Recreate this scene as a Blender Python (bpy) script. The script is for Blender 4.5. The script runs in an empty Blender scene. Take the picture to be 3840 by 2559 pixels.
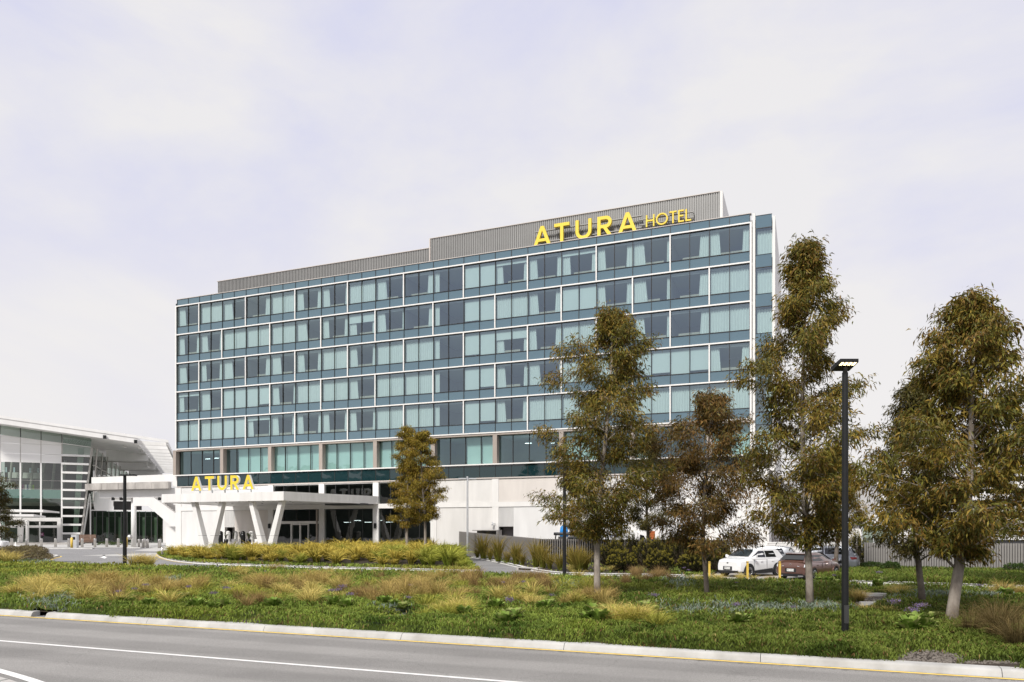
import bpy, bmesh, math, random
import numpy as np
from mathutils import Vector, Matrix

R = math.radians
scene = bpy.context.scene
col = scene.collection

# ------------------------------------------------------------------ camera, sky, sun, exposure
# The photograph: level camera 2.6 m above the ground, rising-front (shift) lens.
F, CX, HY, EYE = 2780.0, 1920.0, 1992.0, 2.6
cam_d = bpy.data.cameras.new('camera')
cam = bpy.data.objects.new('camera', cam_d)
col.objects.link(cam)
cam.location = (0, 0, EYE)
cam.rotation_euler = (R(90), 0, 0)
cam_d.sensor_width = 36.0
cam_d.lens = 36.0 * F / 3840.0
cam_d.shift_y = (HY - 1279.5) / 3840.0
cam_d.clip_start = 0.1
cam_d.clip_end = 6000
scene.camera = cam

SUN_EL, SUN_AZ = 46.0, 208.0          # azimuth clockwise from +Y (view direction)
world = bpy.data.worlds.new('World')
scene.world = world
world.use_nodes = True
nt = world.node_tree
nt.nodes.clear()
w_out = nt.nodes.new('ShaderNodeOutputWorld')
w_bg = nt.nodes.new('ShaderNodeBackground')
w_sky = nt.nodes.new('ShaderNodeTexSky')
w_sky.sky_type = 'NISHITA'
w_sky.sun_disc = False
w_sky.sun_elevation = R(SUN_EL)
w_sky.sun_rotation = R(SUN_AZ)
w_sky.air_density = 1.0
w_sky.dust_density = 2.0
w_tc = nt.nodes.new('ShaderNodeTexCoord')
w_map = nt.nodes.new('ShaderNodeMapping')
w_map.inputs['Scale'].default_value = (1.0, 1.0, 2.6)
w_map.inputs['Rotation'].default_value = (R(12), R(-16), R(20))
w_n1 = nt.nodes.new('ShaderNodeTexNoise')
w_n1.inputs['Scale'].default_value = 1.7
w_n1.inputs['Detail'].default_value = 7
w_n1.inputs['Roughness'].default_value = 0.55
w_n1.inputs['Distortion'].default_value = 0.35
w_ramp = nt.nodes.new('ShaderNodeValToRGB')
w_ramp.color_ramp.elements[0].position = 0.38
w_ramp.color_ramp.elements[0].color = (6.25, 6.32, 7.95, 1)
w_ramp.color_ramp.elements[1].position = 0.58
w_ramp.color_ramp.elements[1].color = (7.85, 7.68, 7.72, 1)
w_mix = nt.nodes.new('ShaderNodeMix')
w_mix.data_type = 'RGBA'
w_mix.inputs['Factor'].default_value = 0.93
nt.links.new(w_tc.outputs['Generated'], w_map.inputs['Vector'])
nt.links.new(w_map.outputs['Vector'], w_n1.inputs['Vector'])
nt.links.new(w_n1.outputs['Fac'], w_ramp.inputs['Fac'])
nt.links.new(w_sky.outputs['Color'], w_mix.inputs[6])
nt.links.new(w_ramp.outputs['Color'], w_mix.inputs[7])
# cloud veil thickens and warms towards the horizon all round
w_sep = nt.nodes.new('ShaderNodeSeparateXYZ'); nt.links.new(w_tc.outputs['Generated'], w_sep.inputs['Vector'])
w_hr = nt.nodes.new('ShaderNodeMapRange'); w_hr.inputs['From Min'].default_value = 0.0; w_hr.inputs['From Max'].default_value = 0.42
w_hr.inputs['To Min'].default_value = 0.85; w_hr.inputs['To Max'].default_value = 0.0
nt.links.new(w_sep.outputs['Z'], w_hr.inputs['Value'])
w_mix2 = nt.nodes.new('ShaderNodeMix'); w_mix2.data_type = 'RGBA'; w_mix2.inputs[7].default_value = (7.75, 7.5, 7.4, 1)
nt.links.new(w_hr.outputs['Result'], w_mix2.inputs['Factor']); nt.links.new(w_mix.outputs[2], w_mix2.inputs[6])
nt.links.new(w_mix2.outputs[2], w_bg.inputs['Color'])
w_bg.inputs['Strength'].default_value = 0.0565
nt.links.new(w_bg.outputs['Background'], w_out.inputs['Surface'])

sun_d = bpy.data.lights.new('sun', 'SUN')
sun_d.energy = 2.0
sun_d.angle = R(10)
sun_d.color = (1.0, 0.965, 0.91)
sun = bpy.data.objects.new('sun', sun_d)
col.objects.link(sun)
_sv = Vector((math.sin(R(SUN_AZ)) * math.cos(R(SUN_EL)), math.cos(R(SUN_AZ)) * math.cos(R(SUN_EL)), math.sin(R(SUN_EL))))
sun.rotation_euler = _sv.to_track_quat('Z', 'Y').to_euler()
sun.location = (-30, -40, 60)

scene.view_settings.view_transform = 'Standard'
scene.view_settings.look = 'None'
scene.view_settings.gamma = 1.0
scene.view_settings.exposure = 1.02
scene.render.film_transparent = False
scene.cycles.max_bounces = 8
scene.cycles.transparent_max_bounces = 12
scene.cycles.caustics_reflective = False
scene.cycles.caustics_refractive = False

# ------------------------------------------------------------------ survey helpers
def gp(px, py, z=0.0):
    """ground point (at height z) seen at a pixel of the 3840-wide photograph"""
    Y = (EYE - z) * F / (py - HY)
    return Vector(((px - CX) / F * Y, Y, z))

def at(px, py, Y):
    return Vector(((px - CX) / F * Y, Y, EYE + (HY - py) / F * Y))

class Frame:
    """a vertical-walled thing's own axes: u along, v into depth"""
    def __init__(s, ox, oy, ang):
        s.o = Vector((ox, oy)); s.a = ang
        s.U = Vector((math.cos(ang), math.sin(ang))); s.N = Vector((-math.sin(ang), math.cos(ang)))
    def u(s, px, v=0.0):
        k = (px - CX) / F
        return (k * (s.o.y + v * s.N.y) - s.o.x - v * s.N.x) / (s.U.x - k * s.U.y)
    def depth(s, u, v=0.0):
        return s.o.y + u * s.U.y + v * s.N.y
    def z(s, py, u, v=0.0):
        return EYE + (HY - py) / F * s.depth(u, v)
    def w(s, u, v, z=0.0):
        p = s.o + s.U * u + s.N * v
        return Vector((p.x, p.y, z))
    def inv(s, p):
        d = Vector((p[0], p[1])) - s.o
        return d.dot(s.U), d.dot(s.N)

HOT = Frame(-41.03, 90.85, R(-21.6))
ROAD = Frame(0.0, 16.66, R(-21.84))
TER = Frame(-90.7, 155.0, math.atan2(0.38, 0.925))

# ------------------------------------------------------------------ materials
MATS = {}
def _principled(name):
    m = bpy.data.materials.new(name); m.use_nodes = True
    n = m.node_tree; b = n.nodes['Principled BSDF']
    MATS[name] = m
    return m, n, b

def mat(name, c, rough=0.6, metal=0.0, spec=0.4, var=0.0, vscale=3.0, bump=0.0, bscale=40.0, c2=None, detail=5, coat=0.0, stretch=None):
    m, n, b = _principled(name)
    b.inputs['Base Color'].default_value = (*c, 1)
    b.inputs['Roughness'].default_value = rough
    b.inputs['Metallic'].default_value = metal
    b.inputs['Specular IOR Level'].default_value = spec
    b.inputs['Coat Weight'].default_value = coat
    tc = n.nodes.new('ShaderNodeTexCoord')
    vec = tc.outputs['Object']
    if stretch:
        mp = n.nodes.new('ShaderNodeMapping'); mp.inputs['Scale'].default_value = stretch
        n.links.new(vec, mp.inputs['Vector']); vec = mp.outputs['Vector']
    if var or c2:
        no = n.nodes.new('ShaderNodeTexNoise')
        no.inputs['Scale'].default_value = vscale; no.inputs['Detail'].default_value = detail
        no.inputs['Roughness'].default_value = 0.6
        n.links.new(vec, no.inputs['Vector'])
        rp = n.nodes.new('ShaderNodeValToRGB')
        lo = c2 if c2 else tuple(x * (1 - var) for x in c)
        hi = c if c2 else tuple(min(1, x * (1 + var)) for x in c)
        rp.color_ramp.elements[0].position = 0.3; rp.color_ramp.elements[0].color = (*lo, 1)
        rp.color_ramp.elements[1].position = 0.7; rp.color_ramp.elements[1].color = (*hi, 1)
        n.links.new(no.outputs['Fac'], rp.inputs['Fac'])
        n.links.new(rp.outputs['Color'], b.inputs['Base Color'])
    if bump:
        nb = n.nodes.new('ShaderNodeTexNoise')
        nb.inputs['Scale'].default_value = bscale; nb.inputs['Detail'].default_value = 3
        n.links.new(vec, nb.inputs['Vector'])
        bp = n.nodes.new('ShaderNodeBump'); bp.inputs['Strength'].default_value = bump; bp.inputs['Distance'].default_value = 0.02
        n.links.new(nb.outputs['Fac'], bp.inputs['Height'])
        n.links.new(bp.outputs['Normal'], b.inputs['Normal'])
    return m

def mat_leaf(name, rough=0.45, trans=0.3, spec=0.4, gain=1.0):
    m, n, b = _principled(name)
    a = n.nodes.new('ShaderNodeAttribute'); a.attribute_name = 'Col'
    b.inputs['Roughness'].default_value = rough
    b.inputs['Specular IOR Level'].default_value = spec
    n.links.new(a.outputs['Color'], b.inputs['Base Color'])
    t = n.nodes.new('ShaderNodeBsdfTranslucent')
    n.links.new(a.outputs['Color'], t.inputs['Color'])
    mx = n.nodes.new('ShaderNodeMixShader'); mx.inputs['Fac'].default_value = trans
    out = n.nodes['Material Output']
    n.links.new(b.outputs['BSDF'], mx.inputs[1]); n.links.new(t.outputs['BSDF'], mx.inputs[2])
    n.links.new(mx.outputs['Shader'], out.inputs['Surface'])
    return m

def mat_glass(name, tint, refl, rtint=(1, 1, 1), rough=0.015, wav=0.012, wscale=0.55, ior=1.5):
    """thin coated window glass: tinted see-through plus mirror reflection"""
    m = bpy.data.materials.new(name); m.use_nodes = True; MATS[name] = m
    n = m.node_tree; n.nodes.clear()
    out = n.nodes.new('ShaderNodeOutputMaterial')
    tr = n.nodes.new('ShaderNodeBsdfTransparent'); tr.inputs['Color'].default_value = (*tint, 1)
    gl = n.nodes.new('ShaderNodeBsdfGlossy'); gl.inputs['Color'].default_value = (*rtint, 1); gl.inputs['Roughness'].default_value = rough
    fr = n.nodes.new('ShaderNodeFresnel'); fr.inputs['IOR'].default_value = ior
    mr = n.nodes.new('ShaderNodeMapRange'); mr.inputs['From Min'].default_value = 0.0; mr.inputs['From Max'].default_value = 1.0
    mr.inputs['To Min'].default_value = refl; mr.inputs['To Max'].default_value = 1.0
    ge = n.nodes.new('ShaderNodeNewGeometry')   # same reflectance from either side of the thin pane
    mi = n.nodes.new('ShaderNodeMapRange'); mi.inputs['To Min'].default_value = ior; mi.inputs['To Max'].default_value = 1.0/ior
    n.links.new(ge.outputs['Backfacing'], mi.inputs['Value']); n.links.new(mi.outputs['Result'], fr.inputs['IOR'])
    n.links.new(fr.outputs['Fac'], mr.inputs['Value'])
    mx = n.nodes.new('ShaderNodeMixShader')
    tc = n.nodes.new('ShaderNodeTexCoord')
    no = n.nodes.new('ShaderNodeTexNoise'); no.inputs['Scale'].default_value = wscale; no.inputs['Detail'].default_value = 1.5
    bp = n.nodes.new('ShaderNodeBump'); bp.inputs['Strength'].default_value = 1.0; bp.inputs['Distance'].default_value = wav
    n.links.new(tc.outputs['Object'], no.inputs['Vector']); n.links.new(no.outputs['Fac'], bp.inputs['Height'])
    n.links.new(bp.outputs['Normal'], gl.inputs['Normal'])
    n.links.new(mr.outputs['Result'], mx.inputs['Fac'])
    n.links.new(tr.outputs['BSDF'], mx.inputs[1]); n.links.new(gl.outputs['BSDF'], mx.inputs[2])
    n.links.new(mx.outputs['Shader'], out.inputs['Surface'])
    return m

def mat_panelglass(name, c, rough=0.03, spec=0.5, wav=0.012, wscale=0.55):
    """opaque back-painted glass"""
    m, n, b = _principled(name)
    b.inputs['Base Color'].default_value = (*c, 1); b.inputs['Roughness'].default_value = rough
    b.inputs['Specular IOR Level'].default_value = spec
    tc = n.nodes.new('ShaderNodeTexCoord')
    no = n.nodes.new('ShaderNodeTexNoise'); no.inputs['Scale'].default_value = wscale; no.inputs['Detail'].default_value = 1.5
    bp = n.nodes.new('ShaderNodeBump'); bp.inputs['Strength'].default_value = 1.0; bp.inputs['Distance'].default_value = wav
    n.links.new(tc.outputs['Object'], no.inputs['Vector']); n.links.new(no.outputs['Fac'], bp.inputs['Height'])
    n.links.new(bp.outputs['Normal'], b.inputs['Normal'])
    return m

def mat_ribbed(name, c, period=0.12, depth=0.03, var=0.13):
    """fluted precast: fine vertical ribs as relief"""
    m, n, b = _principled(name)
    b.inputs['Roughness'].default_value = 0.75; b.inputs['Specular IOR Level'].default_value = 0.25
    tc = n.nodes.new('ShaderNodeTexCoord')
    wv = n.nodes.new('ShaderNodeTexWave'); wv.wave_type = 'BANDS'; wv.bands_direction = 'X'
    wv.inputs['Scale'].default_value = 0.314 / period
    n.links.new(tc.outputs['Object'], wv.inputs['Vector'])
    bp = n.nodes.new('ShaderNodeBump'); bp.inputs['Distance'].default_value = depth; bp.inputs['Strength'].default_value = 0.8
    n.links.new(wv.outputs['Fac'], bp.inputs['Height']); n.links.new(bp.outputs['Normal'], b.inputs['Normal'])
    mp = n.nodes.new('ShaderNodeMapping'); mp.inputs['Scale'].default_value = (1.2, 1.2, 0.25)
    no = n.nodes.new('ShaderNodeTexNoise'); no.inputs['Scale'].default_value = 0.9; no.inputs['Detail'].default_value = 6
    n.links.new(tc.outputs['Object'], mp.inputs['Vector']); n.links.new(mp.outputs['Vector'], no.inputs['Vector'])
    rp = n.nodes.new('ShaderNodeValToRGB')
    rp.color_ramp.elements[0].position = 0.3; rp.color_ramp.elements[0].color = (*[x * (1 - var) for x in c], 1)
    rp.color_ramp.elements[1].position = 0.7; rp.color_ramp.elements[1].color = (*c, 1)
    n.links.new(no.outputs['Fac'], rp.inputs['Fac']); n.links.new(rp.outputs['Color'], b.inputs['Base Color'])
    return m

def mat_road(name, c, scale=1.0):
    m, n, b = _principled(name)
    b.inputs['Roughness'].default_value = 0.85; b.inputs['Specular IOR Level'].default_value = 0.25
    tc = n.nodes.new('ShaderNodeTexCoord')
    # fine aggregate
    n1 = n.nodes.new('ShaderNodeTexNoise'); n1.inputs['Scale'].default_value = 45 * scale; n1.inputs['Detail'].default_value = 3; n1.inputs['Roughness'].default_value = 0.8
    n2 = n.nodes.new('ShaderNodeTexNoise'); n2.inputs['Scale'].default_value = 0.35; n2.inputs['Detail'].default_value = 6
    mp = n.nodes.new('ShaderNodeMapping'); mp.inputs['Rotation'].default_value = (0, 0, R(21.84)); mp.inputs['Scale'].default_value = (0.25, 1.6, 1)
    n3 = n.nodes.new('ShaderNodeTexNoise'); n3.inputs['Scale'].default_value = 0.8; n3.inputs['Detail'].default_value = 4
    n.links.new(tc.outputs['Object'], n1.inputs['Vector']); n.links.new(tc.outputs['Object'], n2.inputs['Vector'])
    n.links.new(tc.outputs['Object'], mp.inputs['Vector']); n.links.new(mp.outputs['Vector'], n3.inputs['Vector'])
    r1 = n.nodes.new('ShaderNodeValToRGB')
    r1.color_ramp.elements[0].position = 0.32; r1.color_ramp.elements[0].color = (*[x * 0.62 for x in c], 1)
    r1.color_ramp.elements[1].position = 0.68; r1.color_ramp.elements[1].color = (*[x * 1.32 for x in c], 1)
    n.links.new(n1.outputs['Fac'], r1.inputs['Fac'])
    def mulby(prev, src, lo, hi):
        mr = n.nodes.new('ShaderNodeMapRange'); mr.inputs['From Min'].default_value = 0.3; mr.inputs['From Max'].default_value = 0.7
        mr.inputs['To Min'].default_value = lo; mr.inputs['To Max'].default_value = hi
        n.links.new(src, mr.inputs['Value'])
        mx = n.nodes.new('ShaderNodeMix'); mx.data_type = 'RGBA'; mx.blend_type = 'MULTIPLY'; mx.inputs['Factor'].default_value = 1
        n.links.new(prev, mx.inputs[6]); n.links.new(mr.outputs['Result'], mx.inputs[7])
        return mx.outputs[2]
    c1 = mulby(r1.outputs['Color'], n2.outputs['Fac'], 0.86, 1.1)
    c1 = mulby(c1, n3.outputs['Fac'], 0.95, 1.04)
    n4 = n.nodes.new('ShaderNodeTexNoise'); n4.inputs['Scale'].default_value = 14; n4.inputs['Detail'].default_value = 4; n4.inputs['Roughness'].default_value = 0.8
    n.links.new(tc.outputs['Object'], n4.inputs['Vector']); c1 = mulby(c1, n4.outputs['Fac'], 0.86, 1.14)
    # wheel tracks worn along the lane, hairline cracks
    wv = n.nodes.new('ShaderNodeTexWave'); wv.wave_type = 'BANDS'; wv.bands_direction = 'Y'; wv.inputs['Scale'].default_value = 0.175; wv.inputs['Distortion'].default_value = 0.6; wv.inputs['Detail'].default_value = 3
    mp2 = n.nodes.new('ShaderNodeMapping'); mp2.inputs['Rotation'].default_value = (0, 0, R(21.84))
    n.links.new(tc.outputs['Object'], mp2.inputs['Vector']); n.links.new(mp2.outputs['Vector'], wv.inputs['Vector'])
    c1 = mulby(c1, wv.outputs['Fac'], 0.88, 1.06)
    vo = n.nodes.new('ShaderNodeTexVoronoi'); vo.feature = 'DISTANCE_TO_EDGE'; vo.inputs['Scale'].default_value = 0.23
    nd = n.nodes.new('ShaderNodeTexNoise'); nd.inputs['Scale'].default_value = 1.5; nd.inputs['Detail'].default_value = 6
    va = n.nodes.new('ShaderNodeVectorMath'); va.operation = 'ADD'; n.links.new(tc.outputs['Object'], nd.inputs['Vector']); n.links.new(tc.outputs['Object'], va.inputs[0]); n.links.new(nd.outputs['Color'], va.inputs[1]); n.links.new(va.outputs['Vector'], vo.inputs['Vector'])
    mc = n.nodes.new('ShaderNodeMapRange'); mc.inputs['From Min'].default_value = 0.0; mc.inputs['From Max'].default_value = 0.006; mc.inputs['To Min'].default_value = 0.86; mc.inputs['To Max'].default_value = 1.0
    n.links.new(vo.outputs['Distance'], mc.inputs['Value'])
    mx = n.nodes.new('ShaderNodeMix'); mx.data_type = 'RGBA'; mx.blend_type = 'MULTIPLY'; mx.inputs['Factor'].default_value = 1
    n.links.new(c1, mx.inputs[6]); n.links.new(mc.outputs['Result'], mx.inputs[7]); c1 = mx.outputs[2]
    n.links.new(c1, b.inputs['Base Color'])
    bp = n.nodes.new('ShaderNodeBump'); bp.inputs['Strength'].default_value = 0.4; bp.inputs['Distance'].default_value = 0.01
    n.links.new(n1.outputs['Fac'], bp.inputs['Height']); n.links.new(bp.outputs['Normal'], b.inputs['Normal'])
    return m

def mat_emit(name, c, strength):
    m, n, b = _principled(name)
    b.inputs['Base Color'].default_value = (*c, 1)
    b.inputs['Emission Color'].default_value = (*c, 1)
    b.inputs['Emission Strength'].default_value = strength
    return m

mat('white_paint', (0.80, 0.79, 0.77), 0.45, c2=(0.69, 0.675, 0.65), vscale=1.1, detail=8, stretch=(1.4, 1.4, 0.3))
mat('white_metal', (0.82, 0.81, 0.79), 0.35, spec=0.5)
mat('terminal_white', (0.80, 0.79, 0.77), 0.45, c2=(0.70, 0.69, 0.665), vscale=0.5, detail=8, stretch=(1, 1, 0.3))
mat('terminal_panel', (0.78, 0.77, 0.75), 0.35, spec=0.5)
mat('frame_white', (0.80, 0.78, 0.75), 0.35, spec=0.5, var=0.03, vscale=1.5)
mat('mullion_dark', (0.025, 0.022, 0.02), 0.4, spec=0.5)
mat('taupe_metal', (0.36, 0.31, 0.27), 0.45, var=0.05, vscale=2.0)
mat('coping', (0.55, 0.50, 0.46), 0.5)
mat('room_wall', (0.30, 0.28, 0.28), 0.8, var=0.1, vscale=0.6)
mat('room_ceiling', (0.5, 0.5, 0.5), 0.8)
mat('room_floor', (0.12, 0.10, 0.09), 0.8)
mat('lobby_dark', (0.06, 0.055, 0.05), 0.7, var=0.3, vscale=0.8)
mat('curtain', (0.86, 0.86, 0.84), 0.9, spec=0.1, var=0.03, vscale=2.0)
mat('blind', (0.84, 0.85, 0.84), 0.85, spec=0.1, var=0.03, vscale=0.5)
mat('bench_wood', (0.55, 0.47, 0.38), 0.6)
mat('plant_grey', (0.22, 0.218, 0.21), 0.5, metal=0.1, var=0.08, vscale=0.5)
mat('plant_rib', (0.27, 0.267, 0.258), 0.45, metal=0.2, var=0.08, vscale=0.4)
mat('roof_dark', (0.25, 0.25, 0.25), 0.9)
mat('sign_yellow', (0.80, 0.60, 0.06), 0.4, spec=0.4)
mat('sign_white', (0.82, 0.81, 0.78), 0.4)
mat('steel', (0.55, 0.53, 0.50), 0.32, metal=0.9, var=0.1, vscale=6.0)
mat('dark_steel', (0.07, 0.07, 0.07), 0.4, metal=0.4)
mat('black_pole', (0.010, 0.0105, 0.011), 0.45, spec=0.35, var=0.15, vscale=8.0)
mat('black_gloss', (0.012, 0.012, 0.013), 0.2, spec=0.5)
mat('galv', (0.62, 0.63, 0.64), 0.4, metal=0.5, var=0.06, vscale=3.0)
mat('yellow_paint', (0.72, 0.50, 0.09), 0.5, var=0.08, vscale=6.0)
mat('line_yellow', (0.78, 0.55, 0.12), 0.7, var=0.16, vscale=3.0, detail=8)
mat('line_white', (0.74, 0.73, 0.71), 0.7, var=0.10, vscale=4.0, detail=8)
mat('kerb', (0.50, 0.495, 0.475), 0.8, c2=(0.33, 0.32, 0.30), vscale=1.3, bump=0.25, bscale=60, detail=9)
mat('kerb_pale', (0.70, 0.69, 0.66), 0.8, c2=(0.55, 0.54, 0.51), vscale=1.3, bump=0.2, bscale=60, detail=9)
mat('concrete', (0.50, 0.48, 0.45), 0.8, c2=(0.36, 0.34, 0.32), vscale=0.7, bump=0.2, bscale=50)
mat('concrete_stained', (0.55, 0.52, 0.48), 0.8, c2=(0.28, 0.26, 0.24), vscale=0.9, detail=8, stretch=(1, 1, 0.35))
mat('pavers', (0.45, 0.44, 0.42), 0.8, var=0.08, vscale=2)
mat('soil', (0.055, 0.040, 0.028), 0.95, c2=(0.025, 0.02, 0.015), vscale=5, bump=0.6, bscale=60)
mat('gravel', (0.30, 0.27, 0.24), 0.9, c2=(0.07, 0.06, 0.05), vscale=22, bump=0.8, bscale=40)
mat('pebble', (0.24, 0.21, 0.18), 0.8, c2=(0.06, 0.05, 0.04), vscale=14)
mat('bark', (0.38, 0.335, 0.285), 0.8, c2=(0.15, 0.12, 0.095), vscale=5.0, bump=0.3, bscale=24, detail=7, stretch=(1, 1, 0.45))
mat('bark_dark', (0.17, 0.14, 0.115), 0.85, c2=(0.09, 0.075, 0.06), vscale=4.0, bump=0.3, bscale=24)
mat('twig', (0.12, 0.085, 0.06), 0.85)
mat('fence_metal', (0.27, 0.255, 0.24), 0.5, metal=0.15, var=0.08, vscale=1.2)
mat('fence_back', (0.07, 0.065, 0.06), 0.7)
mat('terminal_grey', (0.42, 0.40, 0.37), 0.5, var=0.05, vscale=0.4)
mat('terminal_interior', (0.085, 0.085, 0.075), 0.8, c2=(0.03, 0.035, 0.03), vscale=0.25)
mat('ice_blue', (0.55, 0.68, 0.74), 0.3, spec=0.5)
mat('timber', (0.17, 0.105, 0.075), 0.7, var=0.2, vscale=4)
mat('plum', (0.16, 0.03, 0.10), 0.5)
mat('lime', (0.35, 0.5, 0.04), 0.5)
mat('carpark_white', (0.74, 0.73, 0.71), 0.7, var=0.05, vscale=0.3)
mat('carpark_mesh', (0.45, 0.44, 0.43), 0.6, var=0.08, vscale=0.5)
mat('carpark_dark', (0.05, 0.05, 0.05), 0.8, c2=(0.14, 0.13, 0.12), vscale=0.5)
mat('green_panel', (0.02, 0.16, 0.06), 0.5)
mat('block_wall', (0.62, 0.61, 0.59), 0.8, var=0.06, vscale=3)
mat('reflection_ridge_dark', (0.035, 0.045, 0.035), 1.0, c2=(0.02, 0.028, 0.022), vscale=0.05)  # dark surface of the added ridge, only meant to be reflected
mat('shed', (0.24, 0.23, 0.22), 0.7, var=0.1, vscale=0.2)
mat_ribbed('precast', (0.77, 0.75, 0.72))
mat_ribbed('precast_tan', (0.74, 0.69, 0.64))
mat_ribbed('precast_pale', (0.79, 0.78, 0.76))
mat('pier_white', (0.76, 0.745, 0.715), 0.7, c2=(0.69, 0.675, 0.65), vscale=1.2, detail=8, stretch=(1.5, 1.5, 0.22))
mat_glass('tower_glass', (0.655, 0.765, 0.755), 0.18, (0.70, 0.86, 0.95))
mat_glass('level_glass', (0.56, 0.73, 0.70), 0.13, (0.70, 0.92, 1.0), wav=0.02)
mat_glass('lobby_glass', (0.42, 0.50, 0.47), 0.07)
mat_glass('terminal_glass', (0.44, 0.54, 0.47), 0.06, wav=0.006)
mat_panelglass('spandrel', (0.085, 0.148, 0.185), spec=1.0)
mat_panelglass('spandrel_dark', (0.008, 0.028, 0.032), spec=0.8, wav=0.02)  # same spandrel glass painted darker, its dark reflection put into the colour
mat_road('asphalt', (0.265, 0.255, 0.242))
mat_road('asphalt_drive', (0.26, 0.255, 0.255), 0.6)
mat_leaf('gum_leaf', 0.5, 0.25, 0.22)
mat_leaf('grass_blade', 0.65, 0.3, 0.1)
mat_leaf('cover_leaf', 0.6, 0.25, 0.12)
mat('car_white', (0.78, 0.78, 0.77), 0.25, spec=0.5, coat=0.6)
mat('car_brown', (0.15, 0.075, 0.058), 0.28, metal=0.35, spec=0.5, coat=0.9)
mat('car_grey', (0.12, 0.125, 0.135), 0.3, metal=0.4, coat=0.7)
mat('car_silver', (0.40, 0.42, 0.46), 0.3, metal=0.5, coat=0.7)
mat('car_dark', (0.035, 0.037, 0.04), 0.3, metal=0.3, coat=0.6)
mat('car_glass', (0.012, 0.014, 0.015), 0.05, spec=0.7)
mat('car_plastic', (0.022, 0.022, 0.023), 0.55)
mat('tyre', (0.018, 0.018, 0.018), 0.8)
mat('alloy', (0.60, 0.60, 0.61), 0.3, metal=0.8)
mat('chrome', (0.8, 0.8, 0.8), 0.12, metal=1.0)
mat('lamp_red', (0.30, 0.02, 0.015), 0.2, spec=0.6)
mat('lamp_clear', (0.70, 0.72, 0.74), 0.12, spec=0.7)
mat('plate', (0.78, 0.78, 0.75), 0.4)
mat('text_black', (0.02, 0.02, 0.02), 0.6)
mat('text_blue', (0.03, 0.06, 0.2), 0.6)
mat('blue_plastic', (0.02, 0.28, 0.72), 0.4)
mat('orange_plastic', (0.45, 0.13, 0.04), 0.5)
mat('awning_grey', (0.06, 0.06, 0.062), 0.7, var=0.2, vscale=8)
mat_emit('led', (1.0, 0.80, 0.48), 1.5)
mat_emit('tube_light', (0.95, 0.97, 1.0), 3.0)

def mat_grit(name):
    # dirt that has washed into the gutter: broken up, see-through between the grains
    m, n, b = _principled(name)
    b.inputs['Base Color'].default_value = (0.09, 0.075, 0.06, 1); b.inputs['Roughness'].default_value = 0.95
    tc = n.nodes.new('ShaderNodeTexCoord'); a = n.nodes.new('ShaderNodeTexNoise'); a.inputs['Scale'].default_value = 7; a.inputs['Detail'].default_value = 9; a.inputs['Roughness'].default_value = 0.75
    n.links.new(tc.outputs['Object'], a.inputs['Vector'])
    mr = n.nodes.new('ShaderNodeMapRange'); mr.inputs['From Min'].default_value = 0.47; mr.inputs['From Max'].default_value = 0.72; mr.inputs['To Max'].default_value = 0.75
    n.links.new(a.outputs['Fac'], mr.inputs['Value']); n.links.new(mr.outputs['Result'], b.inputs['Alpha'])
    return m
mat_grit('gutter_grit')

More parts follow.
